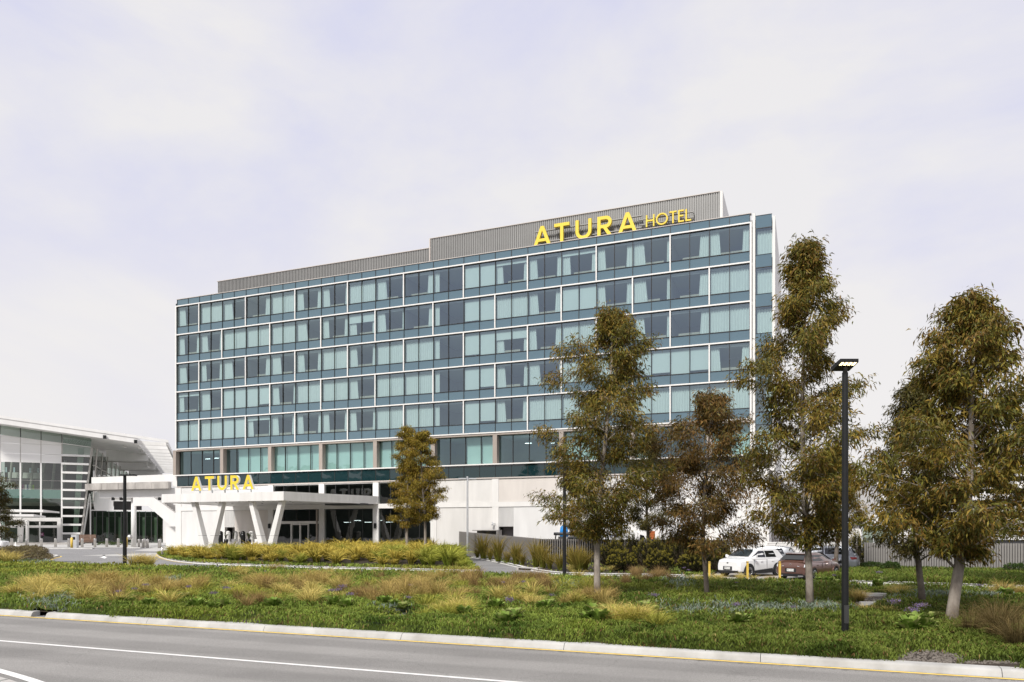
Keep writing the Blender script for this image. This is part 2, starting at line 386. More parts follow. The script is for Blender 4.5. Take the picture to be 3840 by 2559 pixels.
# ------------------------------------------------------------------ mesh helpers
class MB:
    def __init__(s):
        s.v = []; s.f = []
    def quad(s, a, b, c, d):
        i = len(s.v); s.v += [tuple(a), tuple(b), tuple(c), tuple(d)]; s.f.append((i, i+1, i+2, i+3)); return s
    def poly(s, pts):
        i = len(s.v); s.v += [tuple(p) for p in pts]; s.f.append(tuple(range(i, i+len(pts)))); return s
    def box(s, x0, x1, y0, y1, z0, z1):
        i = len(s.v)
        s.v += [(x0,y0,z0),(x1,y0,z0),(x1,y1,z0),(x0,y1,z0),(x0,y0,z1),(x1,y0,z1),(x1,y1,z1),(x0,y1,z1)]
        for q in ((0,3,2,1),(4,5,6,7),(0,1,5,4),(1,2,6,5),(2,3,7,6),(3,0,4,7)): s.f.append(tuple(i+k for k in q))
        return s
    def hexa(s, bottom, top):
        i = len(s.v); s.v += [tuple(p) for p in bottom] + [tuple(p) for p in top]
        for q in ((0,3,2,1),(4,5,6,7),(0,1,5,4),(1,2,6,5),(2,3,7,6),(3,0,4,7)): s.f.append(tuple(i+k for k in q))
        return s
    def prism(s, pts, d):
        """polygon (3-D points) swept by vector d"""
        i = len(s.v); n = len(pts); d = Vector(d)
        s.v += [tuple(p) for p in pts] + [tuple(Vector(p) + d) for p in pts]
        s.f.append(tuple(range(i+n-1, i-1, -1))); s.f.append(tuple(range(i+n, i+2*n)))
        for k in range(n):
            k2 = (k+1) % n; s.f.append((i+k, i+k2, i+n+k2, i+n+k))
        return s
    def tube(s, pts, rad, n=8, cap=True):
        pts = [Vector(p) for p in pts]
        if not hasattr(rad, '__len__'): rad = [rad] * len(pts)
        i0 = len(s.v); ref = Vector((0.31, 0.87, 0.13)).normalized()
        for k, p in enumerate(pts):
            t = (pts[min(k+1, len(pts)-1)] - pts[max(k-1, 0)]).normalized()
            a = t.cross(ref)
            if a.length < 1e-3: a = t.cross(Vector((1, 0, 0)))
            a.normalize(); b = t.cross(a)
            for j in range(n):
                g = 2*math.pi*j/n
                s.v.append(tuple(p + (a*math.cos(g) + b*math.sin(g)) * rad[k]))
        for k in range(len(pts)-1):
            for j in range(n):
                j2 = (j+1) % n
                s.f.append((i0+k*n+j, i0+k*n+j2, i0+(k+1)*n+j2, i0+(k+1)*n+j))
        if cap:
            s.f.append(tuple(i0+j for j in range(n-1, -1, -1)))
            s.f.append(tuple(i0+(len(pts)-1)*n+j for j in range(n)))
        return s
    def lathe(s, prof, n=16, o=(0, 0, 0)):
        i0 = len(s.v)
        for (r, z) in prof:
            for j in range(n):
                g = 2*math.pi*j/n; s.v.append((o[0]+r*math.cos(g), o[1]+r*math.sin(g), o[2]+z))
        for k in range(len(prof)-1):
            for j in range(n):
                j2 = (j+1) % n; s.f.append((i0+k*n+j, i0+k*n+j2, i0+(k+1)*n+j2, i0+(k+1)*n+j))
        s.f.append(tuple(i0+j for j in range(n-1, -1, -1))); s.f.append(tuple(i0+(len(prof)-1)*n+j for j in range(n)))
        return s
    def mesh(s, name, smooth=False, recalc=True):
        me = bpy.data.meshes.new(name); me.from_pydata(s.v, [], s.f)
        if recalc:
            bm = bmesh.new(); bm.from_mesh(me); bmesh.ops.recalc_face_normals(bm, faces=bm.faces); bm.to_mesh(me); bm.free()
        if smooth: me.polygons.foreach_set('use_smooth', [True]*len(me.polygons))
        me.update()
        return me
    def build(s, name, m, parent=None, smooth=False, recalc=True):
        return obj(name, s.mesh(name, smooth, recalc), m, parent)

def obj(name, me, m=None, parent=None, loc=None, rot=None, scale=None):
    o = bpy.data.objects.new(name, me); col.objects.link(o)
    if m is not None and len(me.materials) == 0: me.materials.append(MATS[m] if isinstance(m, str) else m)
    if parent is not None: o.parent = parent
    if loc is not None: o.location = loc
    if rot is not None: o.rotation_euler = rot
    if scale is not None: o.scale = scale
    return o

def tag(o, label, cat, group=None, kind=None):
    o['label'] = label; o['category'] = cat
    if group: o['group'] = group
    if kind: o['kind'] = kind
    return o

def thing(name, label, cat, loc=(0, 0, 0), rz=0.0, group=None):
    o = bpy.data.objects.new(name, None); col.objects.link(o)
    o.location = loc; o.rotation_euler = (0, 0, rz); o.empty_display_size = 0.3
    return tag(o, label, cat, group)

def struct(o):
    o['kind'] = 'structure'; return o

def np_mesh(name, V, faces, C=None, m=None, smooth=False):
    """V (n,3), faces (k,4) or (k,3) arrays, C (n,3) colours"""
    me = bpy.data.meshes.new(name)
    V = np.ascontiguousarray(V, dtype=np.float32)
    me.vertices.add(len(V)); me.vertices.foreach_set('co', V.ravel())
    if not isinstance(faces, (list, tuple)): faces = [faces]
    loops = np.concatenate([f.ravel() for f in faces]).astype(np.int32)
    sizes = np.concatenate([np.full(len(f), f.shape[1]) for f in faces]).astype(np.int32)
    starts = np.concatenate([[0], np.cumsum(sizes)[:-1]]).astype(np.int32)
    me.loops.add(len(loops)); me.loops.foreach_set('vertex_index', loops)
    me.polygons.add(len(sizes)); me.polygons.foreach_set('loop_start', starts); me.polygons.foreach_set('loop_total', sizes)
    if smooth: me.polygons.foreach_set('use_smooth', np.ones(len(sizes), dtype=bool))
    if C is not None:
        ca = me.color_attributes.new('Col', 'FLOAT_COLOR', 'POINT')
        C4 = np.ones((len(V), 4), dtype=np.float32); C4[:, :3] = C
        ca.data.foreach_set('color', C4.ravel())
    me.update(calc_edges=True)
    if m: me.materials.append(MATS[m])
    return me

def text_mesh(s, size, depth=0.0):
    cu = bpy.data.curves.new('lettering', 'FONT'); cu.body = s; cu.size = size; cu.extrude = depth; cu.align_x = 'CENTER'; cu.align_y = 'CENTER'
    ob = bpy.data.objects.new('lettering', cu); col.objects.link(ob)
    dg = bpy.context.evaluated_depsgraph_get(); dg.update()
    me = bpy.data.meshes.new_from_object(ob.evaluated_get(dg))
    bpy.data.objects.remove(ob); bpy.data.curves.remove(cu)
    return me

def pip(px, py, poly):
    """vectorised point in polygon"""
    inside = np.zeros(len(px), dtype=bool); n = len(poly)
    for i in range(n):
        x1, y1 = poly[i]; x2, y2 = poly[(i+1) % n]
        c = ((y1 > py) != (y2 > py)) & (px < (x2-x1)*(py-y1)/((y2-y1) + 1e-12) + x1)
        inside ^= c
    return inside

def smooth_line(pts, n=6):
    """Catmull-Rom through 2-D points"""
    out = []
    P = [Vector(p) for p in pts]
    for i in range(len(P)-1):
        p0 = P[max(i-1, 0)]; p1 = P[i]; p2 = P[i+1]; p3 = P[min(i+2, len(P)-1)]
        for k in range(n):
            t = k/n
            out.append(0.5*((2*p1) + (p2-p0)*t + (2*p0-5*p1+4*p2-p3)*t*t + (3*p1-p0-3*p2+p3)*t**3))
    out.append(P[-1])
    return out

# ------------------------------------------------------------------ ground, roads, kerbs
def sheet(name, pts, z, m, parent=None):
    me = bpy.data.meshes.new(name)
    me.from_pydata([(p[0], p[1], z) for p in pts], [], [tuple(range(len(pts)))])
    bm = bmesh.new(); bm.from_mesh(me); bmesh.ops.triangulate(bm, faces=bm.faces)
    for f in bm.faces:
        f.normal_update()
        if f.normal.z < 0: f.normal_flip()
    bm.to_mesh(me); bm.free()
    return obj(name, me, m, parent)

struct(sheet('ground', [(-2500, -2500), (2500, -2500), (2500, 3000), (-2500, 3000)], -0.006, 'asphalt_drive'))

rw = lambda t, w, z=0.0: ROAD.w(t, w, z)
struct(sheet('road', [rw(-120, -13), rw(120, -13), rw(120, 0.02), rw(-120, 0.02)], 0.0, 'asphalt'))

def ribbon(pts, width):
    """closed outline of a painted line along 2-D points"""
    P = [Vector((p[0], p[1])) for p in pts]; L = []; Rr = []
    for i, p in enumerate(P):
        t = (P[min(i+1, len(P)-1)] - P[max(i-1, 0)]).normalized(); n = Vector((-t.y, t.x))
        L.append(p + n*width/2); Rr.append(p - n*width/2)
    return L + Rr[::-1]

def strip_obj(name, pts, width, z, m):
    P = [Vector((p[0], p[1])) for p in pts]; mb = MB(); prev = None
    for i, p in enumerate(P):
        t = (P[min(i+1, len(P)-1)] - P[max(i-1, 0)]).normalized(); n = Vector((-t.y, t.x))
        cur = ((p + n*width/2).to_3d(), (p - n*width/2).to_3d())
        for c in cur: c.z = z
        if prev: mb.quad(prev[1], cur[1], cur[0], prev[0])
        prev = cur
    return struct(mb.build(name, m))

strip_obj('gutter_dirt', [rw(-60 + i*2, -0.16) for i in range(61)], 0.36, 0.003, 'gutter_grit')
strip_obj('kerb_line_marking', [rw(-60 + i*2, -0.13) for i in range(61)], 0.11, 0.0065, 'line_yellow')
wl0 = gp(0, 2404); wl1 = gp(1926, 2559)
d_ = (wl1 - wl0)
strip_obj('lane_line_marking', [wl0 + d_*k for k in (-3, -1, 0, 0.5, 1, 1.5)], 0.115, 0.005, 'line_white')

g_ = lambda px, py: (lambda q: (q.x, q.y))(gp(px, py))
# paved crossing island at the bottom left corner of the view
isl = smooth_line([g_(-420, 2425), g_(-200, 2464), g_(0, 2517), g_(155, 2565), g_(330, 2640), g_(400, 2720)], 6)
strip_obj('island_edge_marking', isl, 0.17, 0.006, 'line_white')
ci = [tuple(p) for p in smooth_line([g_(-420, 2440), g_(-200, 2482), g_(-10, 2536), g_(145, 2586), g_(310, 2660), g_(380, 2745)], 6)]
cross = struct(sheet('crossing_paving', ci + [(-16, 11.0), (-16, 15.0)], 0.004, 'concrete'))
pm = MB().box(-0.195, 0.195, -0.095, 0.095, 0, 0.012).mesh('paver_stone')
pm.materials.append(MATS['pavers'])
arr = np.array(ci + [(-16, 11.0), (-16, 15.0)])
k = 0
for i in range(40):
    for j in range(30):
        q = rw(-16 + i*0.4 + (0.2 if j % 2 else 0), -7.4 + j*0.2)
        pts4 = [rw(-16 + i*0.4 + (0.2 if j % 2 else 0) + a, -7.4 + j*0.2 + b) for a, b in ((-0.2, -0.1), (0.2, -0.1), (0.2, 0.1), (-0.2, 0.1))]
        if all(pip(np.array([p.x for p in pts4]), np.array([p.y for p in pts4]), ci + [(-16, 11.0), (-16, 15.0)])) and k < 290 and q.x > -0.74*q.y:
            obj('paver', pm, None, cross, (q.x, q.y, 0.005), (0, 0, ROAD.a)); k += 1

PROF = [(0.0, 0.0), (0.05, 0.10), (0.075, 0.128), (0.115, 0.142), (0.30, 0.15), (0.30, 0.0)]
def kerb(name, pts, piece=2.4, prof=PROF, side=1, scale=1.0, gap=0.012, m='kerb'):
    """kerb stones laid along a 2-D line; the profile runs to the left of it (side=1) or the right"""
    P = [Vector((p[0], p[1])) for p in pts]
    root = bpy.data.objects.new(name, None); col.objects.link(root); struct(root)
    root.location = (P[0].x, P[0].y, 0)
    # resample
    cum = [0.0]
    for a, b in zip(P[:-1], P[1:]): cum.append(cum[-1] + (b-a).length)
    def posdir(s):
        s = max(0, min(cum[-1], s))
        for i in range(len(P)-1):
            if s <= cum[i+1] or i == len(P)-2:
                f = (s-cum[i])/max(1e-6, cum[i+1]-cum[i]); p = P[i].lerp(P[i+1], f)
                return p
    def frame(s):
        p = posdir(s); t = (posdir(s+0.25) - posdir(s-0.25)).normalized()
        return p, Vector((-t.y, t.x))*side
    n = max(1, int(cum[-1]/piece)); L = cum[-1]/n
    for i in range(n):
        mb = MB(); rings = []
        sub = 4
        for k in range(sub+1):
            s = i*L + gap/2 + (L-gap)*k/sub
            p, nn = frame(s)
            rings.append([(p.x + nn.x*a*scale - P[0].x, p.y + nn.y*a*scale - P[0].y, b) for a, b in prof])
        m0 = len(prof)
        for rg in rings: mb.v += rg
        for k in range(sub):
            for j in range(m0):
                j2 = (j+1) % m0
                mb.f.append((k*m0+j, k*m0+j2, (k+1)*m0+j2, (k+1)*m0+j))
        mb.f.append(tuple(range(m0))); mb.f.append(tuple(sub*m0+j for j in range(m0)))
        mb.build('kerb_stone', m, root)
    return root

t0 = ROAD.inv(gp(115, 2313))[0]; t1 = ROAD.inv(gp(170, 2316))[0]
kerb('road_kerb', [rw(-45, 0), rw(t0, 0)], 3.9)
kerb('road_kerb', [rw(t1, 0), rw(38, 0)], 3.9)

# planted beds (soil sheets) ------------------------------------------------
MED_BACK = 19.3
MEDIAN = [rw(-62, 0.29), rw(t0, 0.29), rw(t1, 0.29), rw(45, 0.29), rw(45, MED_BACK), rw(19, MED_BACK), rw(9, 20.6), rw(0, 21.4), rw(-10, 21.8), rw(-62, 22.4)]
MEDIAN = [(p.x, p.y) for p in MEDIAN]
struct(sheet('median_soil', MEDIAN, 0.125, 'soil'))
kerb('median_back_kerb', smooth_line([tuple(p)[:2] for p in (rw(46, MED_BACK+0.3), rw(19, MED_BACK+0.3), rw(9, 20.9), rw(0, 21.7), rw(-10, 22.1), rw(-62, 22.7))], 4), 3.0)

g2 = lambda px, py: (lambda q: (q.x, q.y))(gp(px, py))
h2 = lambda u, v: (lambda q: (q.x, q.y))(HOT.w(u, v))
isl_front = [g2(1747, 2089), g2(1779, 2131), g2(1797, 2143), g2(1770, 2147), g2(1500, 2140), g2(1200, 2132), g2(950, 2124), g2(800, 2118), g2(700, 2111), g2(628, 2100), g2(594, 2087), g2(596, 2078), g2(640, 2072)]
isl_front = [tuple(p) for p in smooth_line(isl_front, 5)]
ISLAND = isl_front + [h2(12, -13.4), h2(29, -13.2), h2(31, -3), h2(36, -1.0), h2(39, -1.0)]
isl_k = kerb('entrance_bed_kerb', isl_front, 2.4, side=-1, m='kerb_pale')
strip_obj('entrance_bed_kerb_line_marking', [Vector(p) + (Vector(p)-Vector((-22, 62))).normalized()*0.28 for p in isl_front[len(isl_front)//2+8:]], 0.1, 0.005, 'line_yellow')

def mound(name, poly, hmax, m, step=0.8, edge=2.5, z0=0.12):
    """soil bed that rises away from its kerb"""
    P = np.array(poly); x0, y0 = P.min(0); x1, y1 = P.max(0)
    bm = bmesh.new(); vs = [bm.verts.new((p[0], p[1], 0)) for p in poly]; bm.faces.new(vs)
    geom = bm.verts[:] + bm.edges[:] + bm.faces[:]
    for k in range(1, int((x1-x0)/step)):
        r = bmesh.ops.bisect_plane(bm, geom=bm.verts[:] + bm.edges[:] + bm.faces[:], plane_co=(x0+k*step, 0, 0), plane_no=(1, 0, 0))
    for k in range(1, int((y1-y0)/step)):
        r = bmesh.ops.bisect_plane(bm, geom=bm.verts[:] + bm.edges[:] + bm.faces[:], plane_co=(0, y0+k*step, 0), plane_no=(0, 1, 0))
    seg = [(Vector(poly[i]), Vector(poly[(i+1) % len(poly)])) for i in range(len(poly))]
    for v in bm.verts:
        v.co.z = z0 + bed_h(v.co.x, v.co.y, seg, hmax, edge)
    bm.normal_update()
    for f in bm.faces:
        if f.normal.z < 0: f.normal_flip()
    me = bpy.data.meshes.new(name); bm.to_mesh(me); bm.free()
    return struct(obj(name, me, m)), seg

def bed_h(x, y, seg, hmax, edge):
    d = 1e9; q = Vector((x, y))
    for a, b in seg:
        ab = b-a; t = max(0, min(1, (q-a).dot(ab)/max(1e-9, ab.length_squared))); d = min(d, (q-a-ab*t).length)
    t = min(1, d/edge); return hmax*t*t*(3-2*t)

_, ISEG = mound('entrance_bed_soil', ISLAND, 0.42, 'soil', 1.6, 4.0)

FA = HOT.w(38.6, -0.6); FB = Vector((2.3, 60.3, 0)); FC = Vector((16.4, 56.5, 0))
fbed_front = [g2(1754, 2088), g2(1860, 2110), g2(1968, 2136), g2(2040, 2149), g2(2112, 2156), g2(2240, 2160), g2(2377, 2162), g2(2560, 2166), g2(2650, 2168), g2(2672, 2160)]
fbed_front = [tuple(p) for p in smooth_line(fbed_front, 5)]
FENCEBED = fbed_front + [(FC.x, FC.y-0.2), (FB.x, FB.y-0.2), (FA.x+0.4, FA.y-0.2)]
struct(sheet('screen_bed_soil', FENCEBED, 0.125, 'soil'))
kerb('screen_bed_kerb', fbed_front, 2.4, side=1, m='kerb_pale')
# drain mouth in that kerb
dm = gp(1985, 2139)
tag(MB().box(-0.9, 0.9, -0.28, 0.3, 0.0, 0.19).build('drain_cover', 'concrete'), 'concrete drain inlet set in the kerb by the driveway mouth', 'drain')
dob = bpy.data.objects['drain_cover']; dob.location = dm; dob.rotation_euler = (0, 0, R(-42))
MB().box(-0.7, 0.7, -0.30, -0.25, 0.03, 0.13).build('drain_slot', 'black_gloss', dob)

RB_front = [g2(3085, 2168), g2(3060, 2176), g2(3080, 2183), g2(3153, 2186), g2(3500, 2197), g2(3840, 2208), g2(4300, 2225)]
RB_front = [tuple(p) for p in smooth_line(RB_front, 5)]
RFA = gp(3240, 2143); RFB = gp(3840, 2156); RFd = (RFB-RFA).normalized(); RFB = RFA + RFd*16
RIGHTBED = RB_front + [(RFB.x+2, RFB.y), (RFA.x-0.5, RFA.y-0.1)]
struct(sheet('right_bed_soil', RIGHTBED, 0.125, 'soil'))
kerb('right_bed_kerb', RB_front, 2.6, side=1, m='kerb_pale')

# left kerbed point with the pale shrub
LP_front = [g2(-260, 2084), g2(-60, 2083), g2(140, 2083), g2(205, 2084.5), g2(222, 2088), g2(196, 2095), g2(176, 2105), g2(190, 2113), g2(240, 2119)]
LP_front = [tuple(p) for p in smooth_line(LP_front, 5)]
LEFTBED = LP_front + [tuple(rw(-42, 23.2))[:2], tuple(rw(-70, 23.2))[:2]]
struct(sheet('left_bed_soil', LEFTBED, 0.12, 'gravel'))
kerb('left_bed_kerb', LP_front, 2.4, side=-1, m='kerb_pale')
strip_obj('left_bed_kerb_line_marking', [Vector(p) + Vector((0.25, -0.1)) for p in LP_front[18:]], 0.16, 0.005, 'line_yellow')

# forecourt footpath and its low kerb in front of the terminal, hotel forecourt
fp0 = gp(130, 2057)
tz = 7228/62.0
struct(sheet('forecourt_paving', [(-140, tz), (-56, tz), (-50, 98), HOT.w(-0.6, 0)[:2], HOT.w(-0.6, 30)[:2], (-60, 200), (-160, 200)], 0.004, 'pavers'))
tk = [(-130, 112), tuple(gp(345, 2058))[:2]]
kerb('forecourt_kerb', [g2(120, 2059.5), g2(345, 2059.5)], 3.0, scale=2.2)
kerb('forecourt_kerb', [g2(462, 2056.5), g2(525, 2056.5)], 2.6, scale=2.2)
for a, b, y in ((350, 366, 2062.5), (389, 415, 2062), (438, 462, 2060.5), (486, 508, 2059)):
    strip_obj('give_way_marking', [gp(a, y), gp(b, y)], 0.35, 0.002, 'line_white')
# arrow on the drive
ar = [(395, 2082), (384, 2082), (385, 2089), (372, 2089.5), (393, 2095.5), (403, 2089.2), (395, 2089)]
struct(sheet('lane_arrow_marking', [g2(*p) for p in ar], 0.002, 'line_white'))
# hotel forecourt paving between bed and podium
struct(sheet('hotel_forecourt_paving', [h2(0, -13), h2(30, -13), h2(30.5, 0.2), h2(0, 0.2)], 0.002, 'pavers'))
# yard surface on the right
struct(sheet('yard_paving', [g2(2640, 2172), g2(3060, 2178), g2(3235, 2142), (30, 70), (14, 80), (12, 62)], 0.003, 'concrete'))

# unseen ridge added behind the viewpoint for the dark band in the window reflections
mb = MB(); prev = None
rng = random.Random(4)
for i in range(81):
    a = R(100 + 205*i/80)
    r = 190 + 14*math.sin(i*0.7) + 90*max(0, (i-50)/30)
    hgt = 24 + 8*max(0, (i-50)/30) + 4.5*math.sin(i*0.35) + 2.2*math.sin(i*1.13 + 1)
    p = Vector((math.sin(a)*r, math.cos(a)*r, 0))
    cur = (p*0.9 + Vector((0, 0, -0.5)), p + Vector((0, 0, hgt*0.8)), p*1.12 + Vector((0, 0, hgt)), p*1.6 + Vector((0, 0, -0.5)))
    if prev:
        for k in range(3): mb.quad(prev[k], cur[k], cur[k+1], prev[k+1])
    prev = cur
struct(mb.build('reflection_ridge', 'reflection_ridge_dark', smooth=True))

# ------------------------------------------------------------------ the hotel
PW = 66.98/38            # one pane
FL = 3.5                 # storey
Z1 = 30.1                # top white band
hotel = thing('hotel_building', 'long teal glass hotel tower with white frames on a pale concrete podium', 'hotel', (HOT.o.x, HOT.o.y, 0), HOT.a)
ux = lambda s: s*PW
W = ux(38)
rng = random.Random(11)

# core walls and roof
MB().box(-0.62, -0.28, 0.35, 18, 8.0, 30.35).build('side_wall', 'pier_white', hotel)
MB().box(W+1.90, W+2.12, 0.0, 18, 7.6, 30.45).build('side_wall', 'pier_white', hotel)
MB().box(-0.28, W+1.86, 17.7, 18, 0, 30.3).build('back_wall', 'pier_white', hotel)
MB().box(-0.28, W+1.86, 5.3, 5.5, 0.0, 30.2).build('corridor_wall', 'room_wall', hotel)
MB().box(-0.28, W+1.86, 0.25, 17.7, 30.2, 30.4).build('roof', 'roof_dark', hotel)
for kk in range(7):
    zz = Z1 - FL*kk if kk < 6 else 9.35
    MB().box(-0.27, W+0.3, 0.12 if kk < 5 else 0.55, 5.29, zz-0.30, zz-0.02).build('floor_slab', 'room_ceiling', hotel)
pm = MB().box(-0.06, 0.06, 0.14, 5.28, 0, FL-0.32).mesh('partition'); pm.materials.append(MATS['room_wall'])
for kk in range(5):
    for r in range(20):
        obj('partition_wall', pm, None, hotel, (min(max(ux(2*r), 0.02), W-0.02), 0, Z1-FL*(kk+1)+0.0))
pm2 = MB().box(-0.06, 0.06, 0.6, 5.28, 9.36, 12.28).mesh('partition'); pm2.materials.append(MATS['room_wall'])
for s in (0, 4, 8, 12, 16, 20, 24, 28, 34, 38): obj('partition_wall', pm2, None, hotel, (min(max(ux(s), 0.02), W-0.02), 0, 0))

# window panes and spandrel panels: one object each, sharing meshes
VH = 2.36                # vision height
def quad_mesh(name, w, h, m):
    me = MB().quad((-w/2, 0, -h/2), (w/2, 0, -h/2), (w/2, 0, h/2), (-w/2, 0, h/2)).mesh(name, recalc=False); me.materials.append(MATS[m]); return me
pane_me = quad_mesh('window_pane', PW-0.05, VH, 'tower_glass')
span_me = MB().box(-(PW-0.05)/2, (PW-0.05)/2, 0, 0.05, -0.46, 0.46).mesh('spandrel_panel'); span_me.materials.append(MATS['spandrel'])
cop_me = MB().box(-(PW-0.05)/2, (PW-0.05)/2, 0, 0.05, -0.37, 0.37).mesh('parapet_panel'); cop_me.materials.append(MATS['spandrel'])
for kk in range(5):
    zt = Z1 - FL*kk
    for s in range(38):
        x = ux(s+0.5)
        obj('window_pane', pane_me, None, hotel, (x, 0.05, zt-0.12-VH/2), (R(rng.uniform(-0.6, 0.6)), 0, R(rng.uniform(-0.6, 0.6))))
        obj('spandrel_panel', span_me, None, hotel, (x, 0.03, zt-2.53-0.46), (R(rng.uniform(-0.2, 0.2)), 0, R(rng.uniform(-0.25, 0.25))))
    mb = MB()
    for s in range(39):
        mb.box(ux(s)-0.022, ux(s)+0.022, -0.04, 0.08, zt-FL+0.07, zt-0.07)
    mb.box(-0.02, W+0.02, -0.035, 0.08, zt-2.525, zt-2.485)
    mb.box(-0.02, W+0.02, -0.035, 0.08, zt-0.125, zt-0.061)
    mb.build('mullion_grid', 'mullion_dark', hotel)['kind'] = 'stuff'
for s in range(38):
    obj('parapet_panel', cop_me, None, hotel, (ux(s+0.5), 0.03, Z1+0.09+0.37), (R(rng.uniform(-0.2, 0.2)), 0, R(rng.uniform(-0.25, 0.25))))
mb = MB()
for s in range(39): mb.box(ux(s)-0.025, ux(s)+0.025, -0.02, 0.10, Z1+0.08, Z1+0.83)
mb.build('mullion_grid', 'mullion_dark', hotel)['kind'] = 'stuff'
MB().box(-0.05, W+0.12, -0.05, 0.45, Z1+0.831, Z1+0.89).build('coping', 'coping', hotel)
# white frames
for kk in range(6):
    zt = Z1 - FL*kk
    MB().box(-0.14, W+0.16, -0.14, 0.0, zt-0.06, zt+0.06).build('horizontal_frame', 'frame_white', hotel)
vf = MB().box(-0.058, 0.058, -0.135, -0.041, -(FL-0.16)/2, (FL-0.16)/2).mesh('vertical_frame'); vf.materials.append(MATS['frame_white'])
for kk in range(5):
    for s in (range(2, 38, 4) if kk % 2 == 0 else range(4, 38, 4)):
        obj('vertical_frame', vf, None, hotel, (ux(s), 0, Z1-FL*(kk+0.5)))
MB().box(-0.14, 0.0, -0.19, 0.2, Z1-FL*5+0.08, Z1-0.08).build('edge_frame', 'frame_white', hotel)
MB().box(W+0.0, W+0.16, -0.19, 0.2, Z1-FL*5+0.08, Z1-0.08).build('edge_frame', 'frame_white', hotel)
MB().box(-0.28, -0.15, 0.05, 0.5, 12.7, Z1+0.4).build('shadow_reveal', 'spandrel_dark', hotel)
MB().box(W+0.22, W+0.44, 0.0, 1.2, 8.0, Z1+0.82).build('corner_pilaster', 'pier_white', hotel)

# end slot with its own glass
sw = 1.40; sx = W+0.46+sw/2
sp_me = quad_mesh('slot_pane', sw-0.04, 2.3, 'tower_glass')
ss_me = MB().box(-(sw-0.04)/2, (sw-0.04)/2, 0, 0.05, -0.55, 0.55).mesh('slot_spandrel'); ss_me.materials.append(MATS['spandrel'])
for kk in range(6):
    zt = Z1 - FL*kk - 0.55
    if kk < 6:
        obj('window_pane', sp_me, None, hotel, (sx, 0.16, zt-1.17 + (0.0)), (0, 0, R(rng.uniform(-0.3, 0.3))))
        obj('spandrel_panel', ss_me, None, hotel, (sx, 0.16, zt+0.60))
        MB().box(sx-sw/2, sx+sw/2, 0.12, 0.24, zt-0.02, zt+0.04).build('slot_transom', 'mullion_dark', hotel)
        MB().box(sx-sw/2, sx+sw/2, 0.12, 0.24, zt+1.15, zt+1.17).build('slot_transom', 'mullion_dark', hotel)
MB().box(sx-sw/2, sx+sw/2, 1.8, 1.9, 8, 30).build('slot_back', 'room_wall', hotel)
MB().box(W+0.46, W+1.86, 0.5, 0.9, 30.3, 30.36).build('coping', 'coping', hotel)

# curtains, blinds and benches behind the glass
def curtain_mesh(w, h, waves, seed, taper=0.0):
    r = random.Random(seed); n = max(8, int(waves*6)); V = []
    ph = [r.uniform(0, 6.28) for _ in range(3)]
    for iz, z in enumerate((0.0, 0.5, 1.0)):
        for i in range(n+1):
            t = i/n
            k = 0.5 + 0.5*taper*z if taper else 1
            x = w*t*(1 - taper*z*0.35)
            y = 0.045*math.sin(waves*6.283*t + ph[0] + 0.5*math.sin(5*t+ph[1])) + 0.015*math.sin(waves*2.7*6.28*t+ph[2])
            V.append((x, y, h*z - h))
    f = []
    for iz in range(2):
        for i in range(n): f.append((iz*(n+1)+i, iz*(n+1)+i+1, (iz+1)*(n+1)+i+1, (iz+1)*(n+1)+i))
    me = bpy.data.meshes.new('curtain'); me.from_pydata(V, [], f); me.polygons.foreach_set('use_smooth', [True]*len(f)); me.materials.append(MATS['curtain']); return me
CU = {}
def curtain(x, zt, w, taper=0.0, flip=False):
    key = (round(w, 1), taper, rng.randrange(3))
    if key not in CU: CU[key] = curtain_mesh(key[0], 2.42, max(2, key[0]*4.2), rng.random(), taper)
    o = obj('curtain', CU[key], None, hotel, (x, 0.33, zt-0.14))
    if flip: o.scale = (-1, 1, 1)
    return o
bl_me = {}
def blind(x, zt, w, h):
    key = (round(w, 2), round(h, 1))
    if key not in bl_me:
        bl_me[key] = MB().box(-w/2, w/2, 0.2, 0.215, -h, 0).mesh('roller_blind'); bl_me[key].materials.append(MATS['blind'])
    obj('roller_blind', bl_me[key], None, hotel, (x, 0, zt-0.13))
bench_me = MB().box(-PW*0.55, PW*0.55, 0.45, 0.95, 0, 0.34).mesh('window_bench'); bench_me.materials.append(MATS['bench_wood'])
ROOMS = ["LCLRCOOCLRNBHOHOLRO", "OOCCCLOHLRNBCOBOLRC", "LOLRLOCOCCNBHOCRLRC", "HLBBOCCLCCNBOLCCBBO", "CCBHOOOOCCNBOCCCCCC"]
